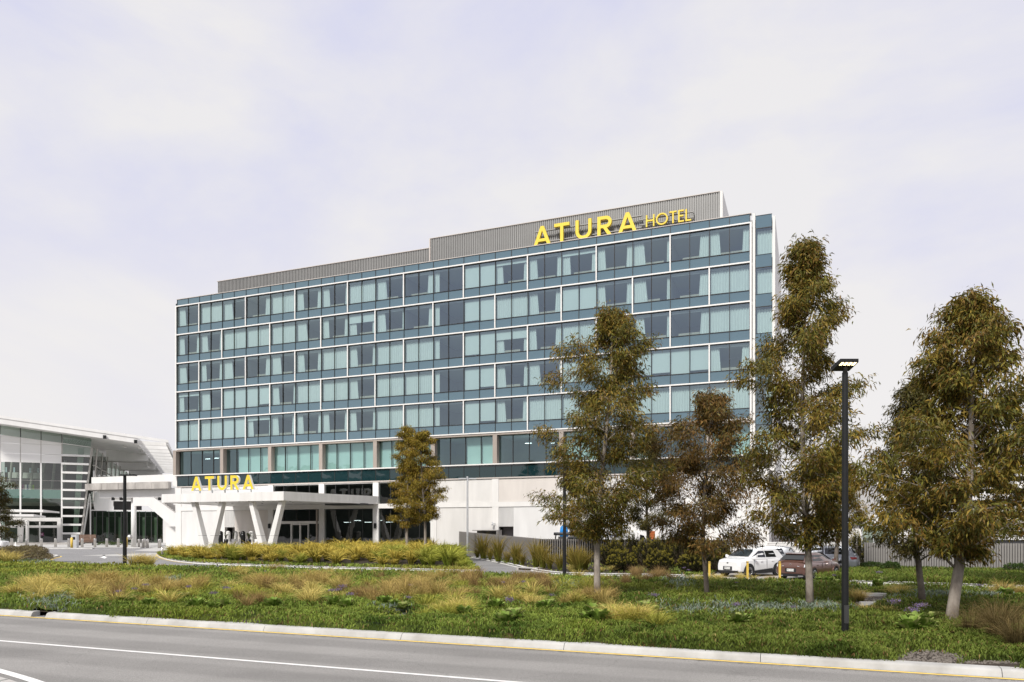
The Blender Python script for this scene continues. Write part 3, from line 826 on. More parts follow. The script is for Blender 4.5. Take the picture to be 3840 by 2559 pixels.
for kk, row in enumerate(ROOMS):
    zt = Z1 - FL*kk
    for r, c in enumerate(row):
        x0 = ux(2*r) + 0.08; x1 = ux(2*r+2) - 0.08; xm = (x0+x1)/2
        j = lambda a: a*rng.uniform(0.85, 1.15)
        if c == 'C': curtain(x0, zt, x1-x0)
        elif c == 'B':
            blind(ux(2*r+0.5), zt, PW-0.1, rng.choice((2.35, 2.35, 2.2))); blind(ux(2*r+1.5), zt, PW-0.1, rng.choice((2.35, 2.35, 2.1)))
        elif c == 'O': curtain(x0, zt, j(0.9), 0.5); curtain(x1, zt, j(0.6), 0.5, True)
        elif c == 'L': curtain(x0, zt, j(1.25), 0.5); curtain(x1, zt, 0.3, 0.5, True)
        elif c == 'R': curtain(x1, zt, j(0.8), 0.5, True)
        elif c == 'N': curtain(x0, zt, 0.5, 0.0)
        elif c == 'H':
            h = rng.choice((0.45, 0.5, 1.0)); blind(ux(2*r+0.5), zt, PW-0.1, h); blind(ux(2*r+1.5), zt, PW-0.1, h)
            curtain(x0, zt, j(0.8), 0.5); curtain(x1, zt, j(0.5), 0.5, True)
        if c in 'OLRH': obj('window_bench', bench_me, None, hotel, (xm + rng.uniform(-0.3, 0.5), 0, zt-2.5))
        if c in 'OLR' and rng.random() < 0.5:
            blind(ux(2*r+0.5), zt, PW-0.1, 0.25); blind(ux(2*r+1.5), zt, PW-0.1, 0.25)
for kk in range(6):
    zt = Z1 - FL*kk - 0.55
    w = rng.choice((0.6, 0.9, 1.3)); o = curtain(W+0.5 + (sw - w if rng.random() < 0.6 else 0), zt, w); o.location.y = 0.5

# level between tower and podium: recessed glass between taupe posts
lv_pane = quad_mesh('level_pane', PW-0.05, 2.88, 'level_glass')
for s in range(38):
    obj('level_window_pane', lv_pane, None, hotel, (ux(s+0.5), 0.46, 9.45+1.45), (R(rng.uniform(-0.35, 0.35)), 0, R(rng.uniform(-0.4, 0.4))))
mb = MB()
for s in range(39): mb.box(ux(s)-0.03, ux(s)+0.03, 0.40, 0.54, 9.45, 12.34)
mb.build('mullion_grid', 'mullion_dark', hotel)['kind'] = 'stuff'
post = MB().box(-0.23, 0.23, -0.14, 0.55, 9.452, 12.33).mesh('taupe_post'); post.materials.append(MATS['taupe_metal'])
for s in (0, 4, 8, 12, 16, 20, 24, 28, 32, 36): obj('taupe_post', post, None, hotel, (ux(s) if s else -0.30, 0, 0))
MB().box(-0.54, W+0.4, -0.15, 0.56, 12.335, 12.47).build('taupe_lintel', 'taupe_metal', hotel)
MB().box(-0.54, W+0.4, -0.16, 0.56, 9.33, 9.45).build('level_sill', 'frame_white', hotel)
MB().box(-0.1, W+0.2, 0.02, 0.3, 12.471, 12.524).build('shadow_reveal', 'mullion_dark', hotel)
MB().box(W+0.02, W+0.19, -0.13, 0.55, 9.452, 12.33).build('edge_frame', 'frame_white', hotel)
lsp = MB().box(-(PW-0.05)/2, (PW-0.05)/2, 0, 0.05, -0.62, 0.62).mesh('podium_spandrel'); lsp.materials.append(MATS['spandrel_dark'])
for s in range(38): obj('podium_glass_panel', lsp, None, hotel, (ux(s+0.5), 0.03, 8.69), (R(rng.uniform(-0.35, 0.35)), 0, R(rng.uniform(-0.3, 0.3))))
mb = MB()
for s in range(39): mb.box(ux(s)-0.022, ux(s)+0.022, 0.0, 0.09, 8.05, 9.33)
mb.build('mullion_grid', 'mullion_dark', hotel)['kind'] = 'stuff'
MB().box(-0.1, W+0.2, -0.05, 0.3, 7.93, 8.05).build('podium_capping', 'coping', hotel)
# blinds of that level
for s in range(38):
    if 5 <= s < 20 or s in (22, 23, 36, 37) or s in (28, 29, 32):
        me = bl_me.setdefault('lv', MB().box(-PW/2+0.04, PW/2-0.04, 0.75, 0.77, 9.46, 12.3).mesh('level_blind'))
        if len(me.materials) == 0: me.materials.append(MATS['blind'])
        obj('roller_blind', me, None, hotel, (ux(s+0.5), 0, 0))
for x, z in ((ux(1.6), 11.5), (ux(2.4), 11.55), (ux(25.6), 11.6), (ux(27.2), 11.5)):
    MB().box(x-0.35, x+0.35, 2.0, 2.1, z, z+0.03).build('ceiling_light', 'tube_light', hotel)

# podium -------------------------------------------------------------------
bays_solid = [(0, 4), (4, 8)] + [(20+4*i, 24+4*i) for i in range(4)] + [(36, 38.4)]
pr = random.Random(3)
prev_end = None
for (a, b) in bays_solid:
    x0, x1 = ux(a)+0.36, (ux(b)-0.36 if a < 36 else W+0.895)
    if a == 0: x0 = 0.62
    for z0, z1 in ((0.0, 5.04), (5.56, 7.92)):
        m = pr.choice(('precast', 'precast_pale', 'precast', 'precast_pale'))
        if (a, z0) == (24, 5.56): m = 'precast_tan'
        if (a, z0) == (4, 0.0): m = 'precast_tan'
        # service door with louvre above
        if (a, z0) in ((4, 0.0), (24, 0.0)):
            dx0, dx1 = (x0, x0+1.6) if a == 24 else (x0, x0+1.45)
            MB().box(dx1, x1, 0.06, 0.30, z0, z1-0.012).build('precast_panel', m, hotel)
            lz = 3.05
            lm = MB()
            n = 14
            for i in range(n):
                xx = dx0 + (dx1-dx0)*(i+0.5)/n; lm.box(xx-0.035, xx+0.035, 0.05, 0.14, lz, z1-0.02)
            lm.box(dx0, dx1, 0.145, 0.2, lz, z1-0.02)
            lm.build('louvre_panel', 'precast_pale', hotel)
            MB().box(dx0, dx1, 1.25, 1.3, 0, lz).build('service_door', 'room_wall', hotel)
            MB().box(dx0, dx1, 0.31, 1.25, lz+0.01, lz+0.1).build('door_soffit', 'pier_white', hotel)
        else:
            nsub = 2 if b-a >= 4 else 1
            for i in range(nsub):
                MB().box(x0+(x1-x0)*i/nsub+0.006, x0+(x1-x0)*(i+1)/nsub-0.006, 0.06, 0.30, z0, z1-0.012).build('precast_panel', m, hotel)
for s in [0, 4, 8, 12, 16, 20, 24, 28, 32, 36]:
    x0, x1 = (ux(s)-0.36+0.002, ux(s)+0.36-0.002)
    if s == 0: x0, x1 = -0.28, 0.618
    MB().box(x0, x1, 0.0, 0.40, 0, 5.05).build('pier', 'pier_white', hotel)
    MB().box(x0, x1, 0.0, 0.40, 5.55, 7.93).build('pier', 'pier_white', hotel)
MB().box(-0.28, W+0.9, -0.01, 0.42, 5.052, 5.548).build('podium_beam', 'pier_white', hotel)
MB().box(W+0.9, W+1.6, -0.02, 0.4, 0, 7.95).build('pier', 'pier_white', hotel)
MB().box(W+1.35, W+1.6, 0.41, 17.6, 0, 7.6).build('podium_end_wall', 'precast_pale', hotel)
MB().box(W+0.5, W+2.19, -0.04, 17.6, 7.951, 8.3).build('podium_soffit', 'pier_white', hotel)
MB().box(-0.28, -0.02, 0.42, 17.6, 0, 7.99).build('podium_end_wall', 'pier_white', hotel)
# glazed bays
pane_up = quad_mesh('upper_pane', PW-0.05, 2.15, 'lobby_glass'); pane_lo = quad_mesh('lower_pane', PW-0.05, 4.9, 'lobby_glass')
for a in (8, 12, 16):
    for s in range(a, a+4):
        xx0 = ux(s)+ (0.36 if s == a else 0.02); xx1 = ux(s+1) - (0.36 if s == a+3 else 0.02)
        wd = xx1-xx0
        for z0, z1 in ((0.1, 5.0), (5.6, 7.78)):
            if a == 8 and z0 < 1: continue
            o = MB().quad((-wd/2, 0, z0), (wd/2, 0, z0), (wd/2, 0, z1), (-wd/2, 0, z1)).build('lobby_pane', 'lobby_glass', hotel, recalc=False)
            o.location = ((xx0+xx1)/2, 0.22, 0); o.rotation_euler = (0, 0, R(pr.uniform(-0.4, 0.4)))
        if s > a: MB().box(ux(s)-0.025, ux(s)+0.025, 0.18, 0.30, 5.6, 7.78).build('lobby_mullion', 'dark_steel', hotel)
        if s > a and a != 8: MB().box(ux(s)-0.02, ux(s)+0.02, 0.18, 0.34, 0.0, 5.0).build('lobby_mullion', 'dark_steel', hotel)
    MB().box(ux(a)+0.36, ux(a+4)-0.36, 0.1, 0.4, 7.79, 7.92).build('lobby_head', 'frame_white', hotel)
# lobby interior
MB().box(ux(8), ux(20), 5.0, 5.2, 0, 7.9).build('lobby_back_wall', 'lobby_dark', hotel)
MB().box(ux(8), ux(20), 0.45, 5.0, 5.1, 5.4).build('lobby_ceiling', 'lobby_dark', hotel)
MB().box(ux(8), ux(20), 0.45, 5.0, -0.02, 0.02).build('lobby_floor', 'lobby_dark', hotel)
for i in range(9):
    x = ux(12.4+i*0.8); MB().box(x-0.45, x+0.45, 4.0, 4.05, 3.6+0.2*(i % 2), 3.63+0.2*(i % 2)).build('ceiling_light', 'tube_light', hotel)
for i in range(7):
    x = ux(12.5+i*1.05); MB().lathe([(0.05, 0.75), (0.32, 0.75), (0.32, 0.79), (0.05, 0.79)], 10, (x, 2.2, 0)).tube([(x, 2.2, 0), (x, 2.2, 0.75)], 0.05).build('lobby_table', 'timber', hotel)
# entrance doors in bay 8..12
ex0, ex1 = ux(8)+0.36, ux(12)-0.36
MB().box(ex0, ex1, 0.05, 0.35, 3.42, 3.72).build('door_transom', 'frame_white', hotel)
for s in (9, 10, 11): MB().box(ux(s)-0.025, ux(s)+0.025, 0.15, 0.3, 3.72, 5.0).build('lobby_mullion', 'dark_steel', hotel)
o = MB().quad((ex0, 0.24, 3.75), (ex1, 0.24, 3.75), (ex1, 0.24, 5.0), (ex0, 0.24, 5.0)).build('lobby_pane', 'lobby_glass', hotel, recalc=False)
d0, d1 = ux(9.62), ux(10.95)
for x0, x1 in ((ex0, d0-0.1), (d0+0.1, (d0+d1)/2-0.04), ((d0+d1)/2+0.04, d1-0.1), (d1+0.02, ex1)):
    MB().quad((x0, 0.24, 0.05), (x1, 0.24, 0.05), (x1, 0.24, 3.4), (x0, 0.24, 3.4)).build('lobby_pane', 'lobby_glass', hotel, recalc=False)
ed = MB().box(d0-0.1, d0+0.06, 0.1, 0.34, 0, 3.41).box(d1-0.08, d1+0.02, 0.1, 0.34, 0, 3.41).box((d0+d1)/2-0.09, (d0+d1)/2+0.09, 0.16, 0.32, 0, 3.28).box(d0+0.065, d1-0.085, 0.12, 0.33, 3.285, 3.405)
ed.build('entrance_door', 'frame_white', hotel)
MB().box(ux(12)-0.62, ux(12)-0.45, -0.15, -0.02, 0, 5.0).build('downpipe', 'taupe_metal', hotel)
for x, z in ((ux(16), 2.9), (ux(8)-0.1, 2.9)): MB().box(x-0.13, x+0.13, -0.16, -0.005, z, z+0.55).build('wall_speaker', 'black_pole', hotel)
# cctv camera by the service door
cx = ux(24)
MB().tube([(cx, -0.02, 3.35), (cx-0.1, -0.25, 3.35), (cx-0.25, -0.3, 3.5)], 0.04, 6).lathe([(0.0, 0), (0.11, 0.03), (0.11, 0.16), (0.0, 0.2)], 10, (cx-0.2, -0.32, 3.15)).build('security_camera', 'galv', hotel)
cx = W+1.15
MB().tube([(cx, -0.04, 3.2), (cx, -0.3, 3.25), (cx+0.15, -0.4, 3.2)], 0.05, 6).build('security_camera', 'galv', hotel)
for i in range(12):
    x = W + pr.uniform(0.2, 1.5); z = pr.uniform(0.4, 3.0); MB().box(x-0.03, x+0.03, -0.05, -0.021, z, z+0.2).build('wall_fitting', 'plant_grey', hotel)

# roof plant screen --------------------------------------------------------
PV = 1.6
pa, pb, pc = HOT.u(816, PV), HOT.u(1616, PV), HOT.u(2700, PV)
zl = HOT.z(1057, pa, PV); zh = (HOT.z(894, pb, PV) + HOT.z(721, pc, PV))/2
def screen(u0, u1, zt, v0, name):
    MB().box(u0, u1, v0+0.06, 14, 30.41, zt-0.02).build(name, 'plant_grey', hotel)
    mb = MB(); n = int((u1-u0)/0.21)
    for i in range(n):
        x = u0 + (u1-u0)*(i+0.5)/n; mb.box(x-0.055, x+0.055, v0-0.02, v0+0.058, 30.6, zt-0.05)
    o = mb.build('screen_rib', 'plant_rib', hotel); o['kind'] = 'stuff'
    MB().box(u0-0.04, u1+0.04, v0-0.07, 14.05, zt-0.019, zt+0.05).build('screen_capping', 'coping', hotel)
screen(pa, pb-0.02, zl, PV, 'plant_screen')
screen(pb, pc, zh, PV, 'plant_screen')
MB().box(pc, pc+0.25, PV-0.08, 14.1, 30.41, zh+0.02).build('screen_end', 'pier_white', hotel)
MB().box(pb-0.17, pb-0.021, PV-0.1, 14, 30.41, zh+0.02).build('screen_end', 'coping', hotel)

# ------------------------------------------------------------------ lettering
def arc(cx, cy, ro, ri, a0, a1, n=14):
    out = []
    for i in range(n):
        g0 = R(a0 + (a1-a0)*i/n); g1 = R(a0 + (a1-a0)*(i+1)/n)
        out.append([(cx+ro*math.cos(g0), cy+ro*math.sin(g0)), (cx+ro*math.cos(g1), cy+ro*math.sin(g1)), (cx+ri*math.cos(g1), cy+ri*math.sin(g1)), (cx+ri*math.cos(g0), cy+ri*math.sin(g0))])
    return out
def rect(x0, y0, x1, y1): return [(x0, y0), (x1, y0), (x1, y1), (x0, y1)]
def glyph(ch, t):
    """groups of polygons in a unit-height box with stroke t; width"""
    if ch == 'A':
        w = 0.94; m = w/2
        return [[[(0, 0), (t*1.12, 0), (m+t*0.52, 1), (m-t*0.52, 1)]], [[(w, 0), (m+t*0.52, 1), (m-t*0.52, 1), (w-t*1.12, 0)]], [rect(0.20, 0.2, w-0.20, 0.2+t*0.9)]], w
    if ch == 'T':
        w = 0.82 if t > 0.14 else 0.6; return [[rect(0, 1-t, w, 1)], [rect(w/2-t/2, 0, w/2+t/2, 1-t)]], w
    if ch == 'U':
        w = 0.84; r = w/2; return [[rect(0, r, t, 1)], [rect(w-t, r, w, 1)], arc(r, r, r, r-t, 180, 360)], w
    if ch == 'R':
        w = 0.76; b = 0.30; return [[rect(0, 0, t, 1)], [rect(t, 1-t, 0.44, 1)], [rect(t, 1-2*b, 0.44, 1-2*b+t)], arc(0.44, 1-b, b, b-t, -90, 90), [[(0.30, 1-2*b), (0.30+t*1.15, 1-2*b), (w, 0), (w-t*1.25, 0)]]], w
    if ch == 'H':
        w = 0.72; return [[rect(0, 0, t, 1)], [rect(w-t, 0, w, 1)], [rect(t, 0.46, w-t, 0.46+t)]], w
    if ch == 'O':
        return [arc(0.5, 0.5, 0.5, 0.5-t, 0, 360, 32)], 1.0
    if ch == 'E':
        w = 0.47; return [[rect(0, 0, t, 1)], [rect(t, 0, w, t)], [rect(t, 0.46, w*0.92, 0.46+t)], [rect(t, 1-t, w, 1)]], w
    if ch == 'L':
        w = 0.47; return [[rect(0, 0, t, 1)], [rect(t, 0, w, t)]], w
def letter(ch, t, h, depth, x, y, z, parent, m_side, m_face):
    groups, w = glyph(ch, t)
    mb = MB(); fb = MB()
    for gi, g in enumerate(groups):
        e = 0.002*gi
        for p in g:
            mb.prism([(x+q[0]*h, y+e, z+q[1]*h) for q in p], (0, depth-2*e, 0))
            fb.prism([(x+q[0]*h, y-0.012-e, z+q[1]*h) for q in p], (0, 0.010, 0))
    o = mb.build('letter', m_side, parent)
    fb.build('letter_face', m_face, o)
    return w*h

roof_sign = thing('hotel_sign', 'large yellow letters reading ATURA HOTEL on the roof screen', 'sign', (HOT.o.x, HOT.o.y, 0), HOT.a)
SV = 0.75
for ch, p0, pyb, pyt in (('A', 2001, 917, 846), ('T', 2078, 901, 834), ('U', 2158, 892, 823), ('R', 2240, 881, 811), ('A', 2318, 868, 795)):
    u0 = HOT.u(p0, SV); z0 = HOT.z(pyb, u0, SV); z1 = HOT.z(pyt, HOT.u(p0+35, SV), SV)
    letter(ch, 0.165, 1.92, 0.28, u0, SV, 31.22, roof_sign, 'sign_yellow', 'sign_yellow')
hx = HOT.u(2422, SV)
x = hx
hgap = (HOT.u(2592, SV) - hx - sum(glyph(c, 0.115)[1] for c in 'HOTEL')*1.12)/4
for ch in 'HOTEL':
    wd = letter(ch, 0.115, 1.12, 0.2, x, SV, 31.45, roof_sign, 'sign_yellow', 'sign_yellow'); x += wd + hgap
u0, u1 = HOT.u(2001, SV), HOT.u(2392, SV)
for z in (32.72, 31.6): MB().box(u0, u1+0.3, SV+0.3, SV+0.5, z, z+0.10).build('sign_rail', 'plant_rib', roof_sign)
for z in (32.3, 31.8): MB().box(hx-0.7, x, SV+0.25, SV+0.42, z, z+0.08).build('sign_rail', 'plant_rib', roof_sign)
mb = MB()
for i in range(14): xx = u0 + (x-u0)*i/13; mb.box(xx-0.04, xx+0.04, SV+0.5, PV-0.05, 31.3, 31.38).box(xx-0.04, xx+0.04, SV+0.5, PV-0.05, 32.3, 32.38)
mb.build('sign_bracket', 'plant_rib', roof_sign)

# ------------------------------------------------------------------ entrance canopy
canopy = thing('entrance_canopy', 'white flat entrance canopy on V shaped columns before the hotel doors', 'canopy', (HOT.o.x, HOT.o.y, 0), HOT.a)
CP = [(10.4, -12.1), (25.6, -12.0), (28.55, -0.02), (8.6, -0.02)]
CT, CB = 6.36, 5.50
def ring_wall(P, z0, z1, th, n_split, name, m):
    for i in range(len(P)):
        a = Vector(P[i]); b = Vector(P[(i+1) % len(P)])
        t = (b-a).normalized(); nrm = Vector((t.y, -t.x))
        for k in range(n_split[i]):
            p = a.lerp(b, k/n_split[i]) + t*0.006; q = a.lerp(b, (k+1)/n_split[i]) - t*0.006
            MB().hexa([(p.x, p.y, z0), (q.x, q.y, z0), (q.x-nrm.x*th, q.y-nrm.y*th, z0), (p.x-nrm.x*th, p.y-nrm.y*th, z0)],
                      [(p.x, p.y, z1), (q.x, q.y, z1), (q.x-nrm.x*th, q.y-nrm.y*th, z1), (p.x-nrm.x*th, p.y-nrm.y*th, z1)]).build(name, m, canopy)
ring_wall(CP[:3] + [CP[3]], CB, CT, 0.08, [6, 6, 1, 5], 'fascia_panel', 'white_paint')
inn = [(p[0] + (0.1 if i in (0, 3) else -0.1), p[1] + (0.12 if i < 2 else -0.02)) for i, p in enumerate(CP)]
MB().prism([(p[0], p[1], CB+0.05) for p in inn], (0, 0, 0.1)).build('soffit', 'white_paint', canopy)
MB().prism([(p[0], p[1], CT-0.12) for p in inn], (0, 0, 0.1)).build('canopy_roof', 'white_paint', canopy)
MB().box(23.5, 28.2, -2.6, -0.4, CB-0.12, CB+0.04).build('soffit_grille', 'dark_steel', canopy)
for x, y in ((12.5, -10), (15.5, -10), (18.5, -10), (21.5, -10), (24, -9), (14, -6), (18, -6), (22, -6)):
    MB().lathe([(0.12, CB+0.02), (0.12, CB+0.049)], 12, (x, y, 0)).build('downlight', 'dark_steel', canopy)
VV = -11.35
def vcol(px_l, px_r, px_b):
    ul, ur, ub = HOT.u(px_l, VV), HOT.u(px_r, VV), HOT.u(px_b, VV)
    for ut, sgn in ((ul, -1), (ur, 1)):
        b0 = ub + sgn*0.02
        wt, wb = 0.23, 0.30; db, dt = 0.34, 0.26
        yo = -0.001*sgn
        zj = 2.15
        def sec(z, g=0.0):
            f = z/5.54; c = b0 + sgn*0.12*(1-f) + (ut-b0)*f; w = wb + (wt-wb)*f; d = db+(dt-db)*f
            return [(c-w, VV-d+yo, z), (c+w, VV-d+yo, z), (c+w, VV+d+yo, z), (c-w, VV+d+yo, z)]
        MB().hexa(sec(-0.05), sec(zj-0.012)).build('column_leg', 'white_paint', canopy)
        MB().hexa(sec(zj+0.012), sec(5.545)).build('column_leg', 'white_paint', canopy)
        MB().hexa([(p[0]*1.0, p[1], p[2]) for p in sec(zj-0.011)], sec(zj+0.011)).build('column_joint', 'dark_steel', canopy).scale = (1, 1, 1)
vcol(730, 836, 782)
vcol(944, 1059, 1003)
canopy_sign = thing('canopy_sign', 'yellow ATURA letters with white sides standing on the entrance canopy', 'sign', (HOT.o.x, HOT.o.y, 0), HOT.a)
LV = -11.6
x_end = HOT.u(951, LV); x_start = HOT.u(717, LV)
ws = [glyph(c, 0.17)[1] for c in 'ATURA']; hL = 1.42
gapL = (x_end - x_start - sum(ws)*hL)/4
x = x_start
for c, w_ in zip('ATURA', ws):
    letter(c, 0.18, hL, 0.24, x, LV, CT+0.30, canopy_sign, 'sign_white', 'sign_yellow'); x += w_*hL + gapL
MB().box(x_start+0.3, x_end+0.2, LV+0.26, LV+0.38, CT+0.30, CT+0.37).build('sign_rail', 'galv', canopy_sign)
for k in range(5):
    xx = x_start + 0.8 + (x_end-x_start-1.4)*k/4; MB().box(xx-0.05, xx+0.05, LV+0.255, LV+0.39, CT-0.03, CT+0.299).build('sign_foot', 'galv', canopy_sign)

mat('green_pale', (0.30, 0.36, 0.26), 0.6)
mat('green_dim', (0.07, 0.11, 0.06), 0.8, c2=(0.02, 0.03, 0.02), vscale=0.3)
mat('planter_green', (0.035, 0.06, 0.02), 0.5, c2=(0.10, 0.09, 0.05), vscale=6)
# ------------------------------------------------------------------ airport terminal (left)
term = thing('airport_terminal', 'white airport terminal with sloping roof and tall tilted glass front', 'terminal', (TER.o.x, TER.o.y, 0), TER.a)
tu = TER.u
tz_ = TER.z
u_m = [tu(-80), tu(0), tu(77), tu(154), tu(232)]     # mullion lines
ub, ut = tu(296), tu(342)                             # leaning right edge: bottom, top
def rz(px, py): u = tu(px); return tz_(py, u)
zs = lambda py: rz(150, py)
z_mid = lambda u: 20.2 + (tu(342)-u)*0.112            # under the sloping roof
zt_l = lambda u: z_mid(u) + 1.6
lean = lambda z: ub + (ut-ub)*z/21.0
# floor of panels and panes, three bays
for i in range(4):
    a, b = u_m[i], u_m[i+1]
    # clerestory glass
    MB().quad((a+0.06, 0, z_mid(a)), (b-0.06, 0, z_mid(b)), (b-0.06, 0, zt_l(b)+1.5), (a+0.06, 0, zt_l(a)+1.5)).build('clerestory_pane', 'terminal_glass', term, recalc=False)
    lv = [zs(1737), zs(1704), zs(1667)]
    zt0 = [z_mid(a)-0.08, z_mid(b)-0.08]
    def pan(z0, z1): MB().box(a+0.05, b-0.05, -0.10, 0.0, z0+0.03, z1-0.03).build('wall_panel', 'terminal_panel', term)
    pan(lv[0], lv[1]); pan(lv[1], lv[2])
    MB().prism([(a+0.05, -0.10, lv[2]+0.03), (b-0.05, -0.10, lv[2]+0.03), (b-0.05, -0.10, zt0[1]), (a+0.05, -0.10, zt0[0])], (0, 0.1, 0)).build('wall_panel', 'terminal_panel', term)
    for z0, z1 in ((zs(1869), zs(1835)-0.1), (zs(1835), zs(1803)), (zs(1803), zs(1770)), (zs(1770), lv[0])):
        MB().quad((a+0.1, 0, z0+0.02), (b-0.1, 0, z0+0.02), (b-0.1, 0, z1-0.02), (a+0.1, 0, z1-0.02)).build('front_pane', 'terminal_glass', term, recalc=False)
    MB().box(a+0.1, b-0.1, -0.03, 0.03, zs(1835), zs(1835)+0.06).build('transom', 'steel', term)
    MB().box(a+0.1, b-0.1, -0.02, 0.02, zs(1803), zs(1803)+0.05).build('transom', 'steel', term)
    MB().box(a+0.1, b-0.1, 0.02, 0.3, zs(1869)+0.0, zs(1837)).build('floor_edge_panel', 'ice_blue', term)
    z0, z1 = 5.4, zs(1869)
    MB().quad((a+0.1, 0, z0), (b-0.1, 0, z0), (b-0.1, 0, z1-0.02), (a+0.1, 0, z1-0.02)).build('front_pane', 'terminal_glass', term, recalc=False)
    MB().box(b-0.14, b+0.14, -0.16, 0.12, 0.0 if i == 3 else 5.4, lv[0]).build('mullion', 'terminal_white', term)
    MB().box(b-0.06, b+0.06, -0.14, 0.12, lv[0]+0.01, z_mid(b)).build('mullion', 'terminal_grey', term)
    MB().box(b-0.06, b+0.06, -0.06, 0.12, z_mid(b)+0.01, zt_l(b)+1.4).build('mullion', 'mullion_dark', term)
# slanted white rail under the clerestory
MB().hexa([(u_m[0], -0.14, z_mid(u_m[0])-0.06), (ut, -0.14, z_mid(ut)-0.06), (ut, 0.06, z_mid(ut)-0.06), (u_m[0], 0.06, z_mid(u_m[0])-0.06)],
          [(u_m[0], -0.14, z_mid(u_m[0])+0.06), (ut, -0.14, z_mid(ut)+0.06), (ut, 0.06, z_mid(ut)+0.06), (u_m[0], 0.06, z_mid(u_m[0])+0.06)]).build('slanted_rail', 'terminal_white', term)
# tilted right bay with sun blades
a = u_m[4] + 0.15
ys = [2030, 2001, 1968.5, 1936, 1904, 1871.5, 1839, 1806, 1774, 1741, 1710]
zz = [rz(270, y) for y in ys]
edge = [0.0] + zz + [zt_l(ut)]
for k in range(len(edge)-1):
    z0, z1 = edge[k], edge[k+1]
    MB().quad((a, 0.02, z0), (lean(z0), 0.02, z0), (lean(z1), 0.02, z1), (a, 0.02, z1)).build('front_pane', 'terminal_glass', term, recalc=False)
for z in zz:
    MB().box(a-0.1, lean(z)+0.12, -0.95, -0.1, z-0.2, z+0.2).build('sun_blade', 'terminal_white', term)
MB().quad((a, 0.02, z_mid(a)), (ut, 0.02, z_mid(ut)), (ut, 0.02, zt_l(ut)+0.6), (a, 0.02, zt_l(a)+0.9)).build('clerestory_pane', 'terminal_glass', term, recalc=False)
# leaning post behind the glass and the tilted corner glass
MB().hexa([(lean(0)-1.3, 0.6, 0), (lean(0)-0.5, 0.6, 0), (lean(0)-0.5, 1.2, 0), (lean(0)-1.3, 1.2, 0)], [(lean(20)-2.4, 0.6, 20), (lean(20)-1.3, 0.6, 20), (lean(20)-1.3, 1.2, 20), (lean(20)-2.4, 1.2, 20)]).build('leaning_post', 'terminal_panel', term)
MB().hexa([(lean(0)+0.1, -0.2, 0), (lean(0)+0.4, -0.2, 0), (lean(0)+0.4, 0.5, 0), (lean(0)+0.1, 0.5, 0)], [(lean(20)+0.1, -0.2, 20), (lean(20)+0.4, -0.2, 20), (lean(20)+0.4, 0.5, 20), (lean(20)+0.1, 0.5, 20)]).build('leaning_post', 'terminal_grey', term)
u1_ = tu(322)
MB().hexa([(tu(304), 1.0, 0.8), (tu(309), 1.0, 0.8), (tu(309), 1.8, 0.8), (tu(304), 1.8, 0.8)], [(tu(331), 1.0, 10.5), (tu(336), 1.0, 10.5), (tu(336), 1.8, 10.5), (tu(331), 1.8, 10.5)]).build('leaning_post', 'terminal_panel', term)
MB().box(tu(334), tu(338), 1.0, 1.6, 0.8, 10).build('mullion', 'terminal_white', term)
# side wall running back, dark glass with struts
for k in range(10):
    v0, v1 = k*9.0+0.3, k*9.0+8.9
    MB().quad((ut+0.3, v0, 8.8), (ut+0.3, v1, 8.8), (ut+0.3, v1, 20.2), (ut+0.3, v0, 20.2)).build('side_pane', 'terminal_glass', term, recalc=False)
    MB().tube([(ut+0.35, v0, 9), (ut+1.0, v0+0.5, 20)], 0.14, 6).build('side_strut', 'terminal_grey', term)
for z in (12.4, 16.4): MB().box(ut+0.2, ut+0.5, 0.3, 92, z, z+0.15).build('side_rail', 'terminal_grey', term)
# interior volume
MB().box(u_m[0]-2, ut-0.5, 30, 30.5, 0, 21).build('interior_wall', 'terminal_interior', term)
MB().box(u_m[0]-2, ut-0.5, 1.4, 30, 8.6, 9.4).build('interior_floor', 'terminal_grey', term)
MB().box(u_m[0]-2, ut-0.5, 0.5, 30, -0.01, 0.03).build('interior_floor', 'terminal_grey', term)
for i, (px, m, w) in enumerate(((20, 'terminal_panel', 3.2), (88, 'plum', 0.5), (96, 'terminal_panel', 0.8), (105, 'text_blue', 0.45), (114, 'terminal_panel', 0.8), (121, 'lime', 0.6))):
    u = tu(px, 6); MB().box(u-w/2, u+w/2, 6, 6.3, 9.4, 9.4 + (3.4 if w > 3 else 3.0)).build('interior_display', m, term)
for i in range(6):
    u = tu(30+i*40, 9); MB().tube([(u, 9, 9.4), (u+0.8, 9, 18)], 0.25, 8).build('interior_column', 'terminal_grey', term)
MB().box(tu(30, 10), tu(150, 10), 10, 10.3, 14.0, 15.2).build('interior_beam', 'terminal_panel', term)
for i in range(5): MB().box(tu(20+i*30, 12), tu(26+i*30, 12), 12, 12.2, 15.3, 16.4).build('interior_window', 'ice_blue', term)
# roof ----------------------------------------------------------------
VF = -5.0
r0, r1, r2 = tu(-120, VF), tu(514, VF), tu(632, VF)
zl_ = lambda py, px: TER.z(py, tu(px, VF), VF)
zA, zB = zl_(1558, 0), zl_(1651, 632)
uA, uB = tu(0, VF), r2
ztop = lambda u: zA + (zB-zA)*(u-uA)/(uB-uA)
th = 1.15
def plate(u0, u1, v0, v1, dz0, dz1, name, m):
    MB().hexa([(u0, v0, ztop(u0)+dz0), (u1, v0, ztop(u1)+dz0), (u1, v1, ztop(u1)+dz0), (u0, v1, ztop(u0)+dz0)],
              [(u0, v0, ztop(u0)+dz1), (u1, v0, ztop(u1)+dz1), (u1, v1, ztop(u1)+dz1), (u0, v1, ztop(u0)+dz1)]).build(name, m, term)
plate(r0, r1, VF+0.3, 92, -1.5, -0.15, 'roof', 'terminal_white')
plate(r0, r2, VF, VF+0.3, -0.55, 0.0, 'roof_fascia', 'terminal_white')
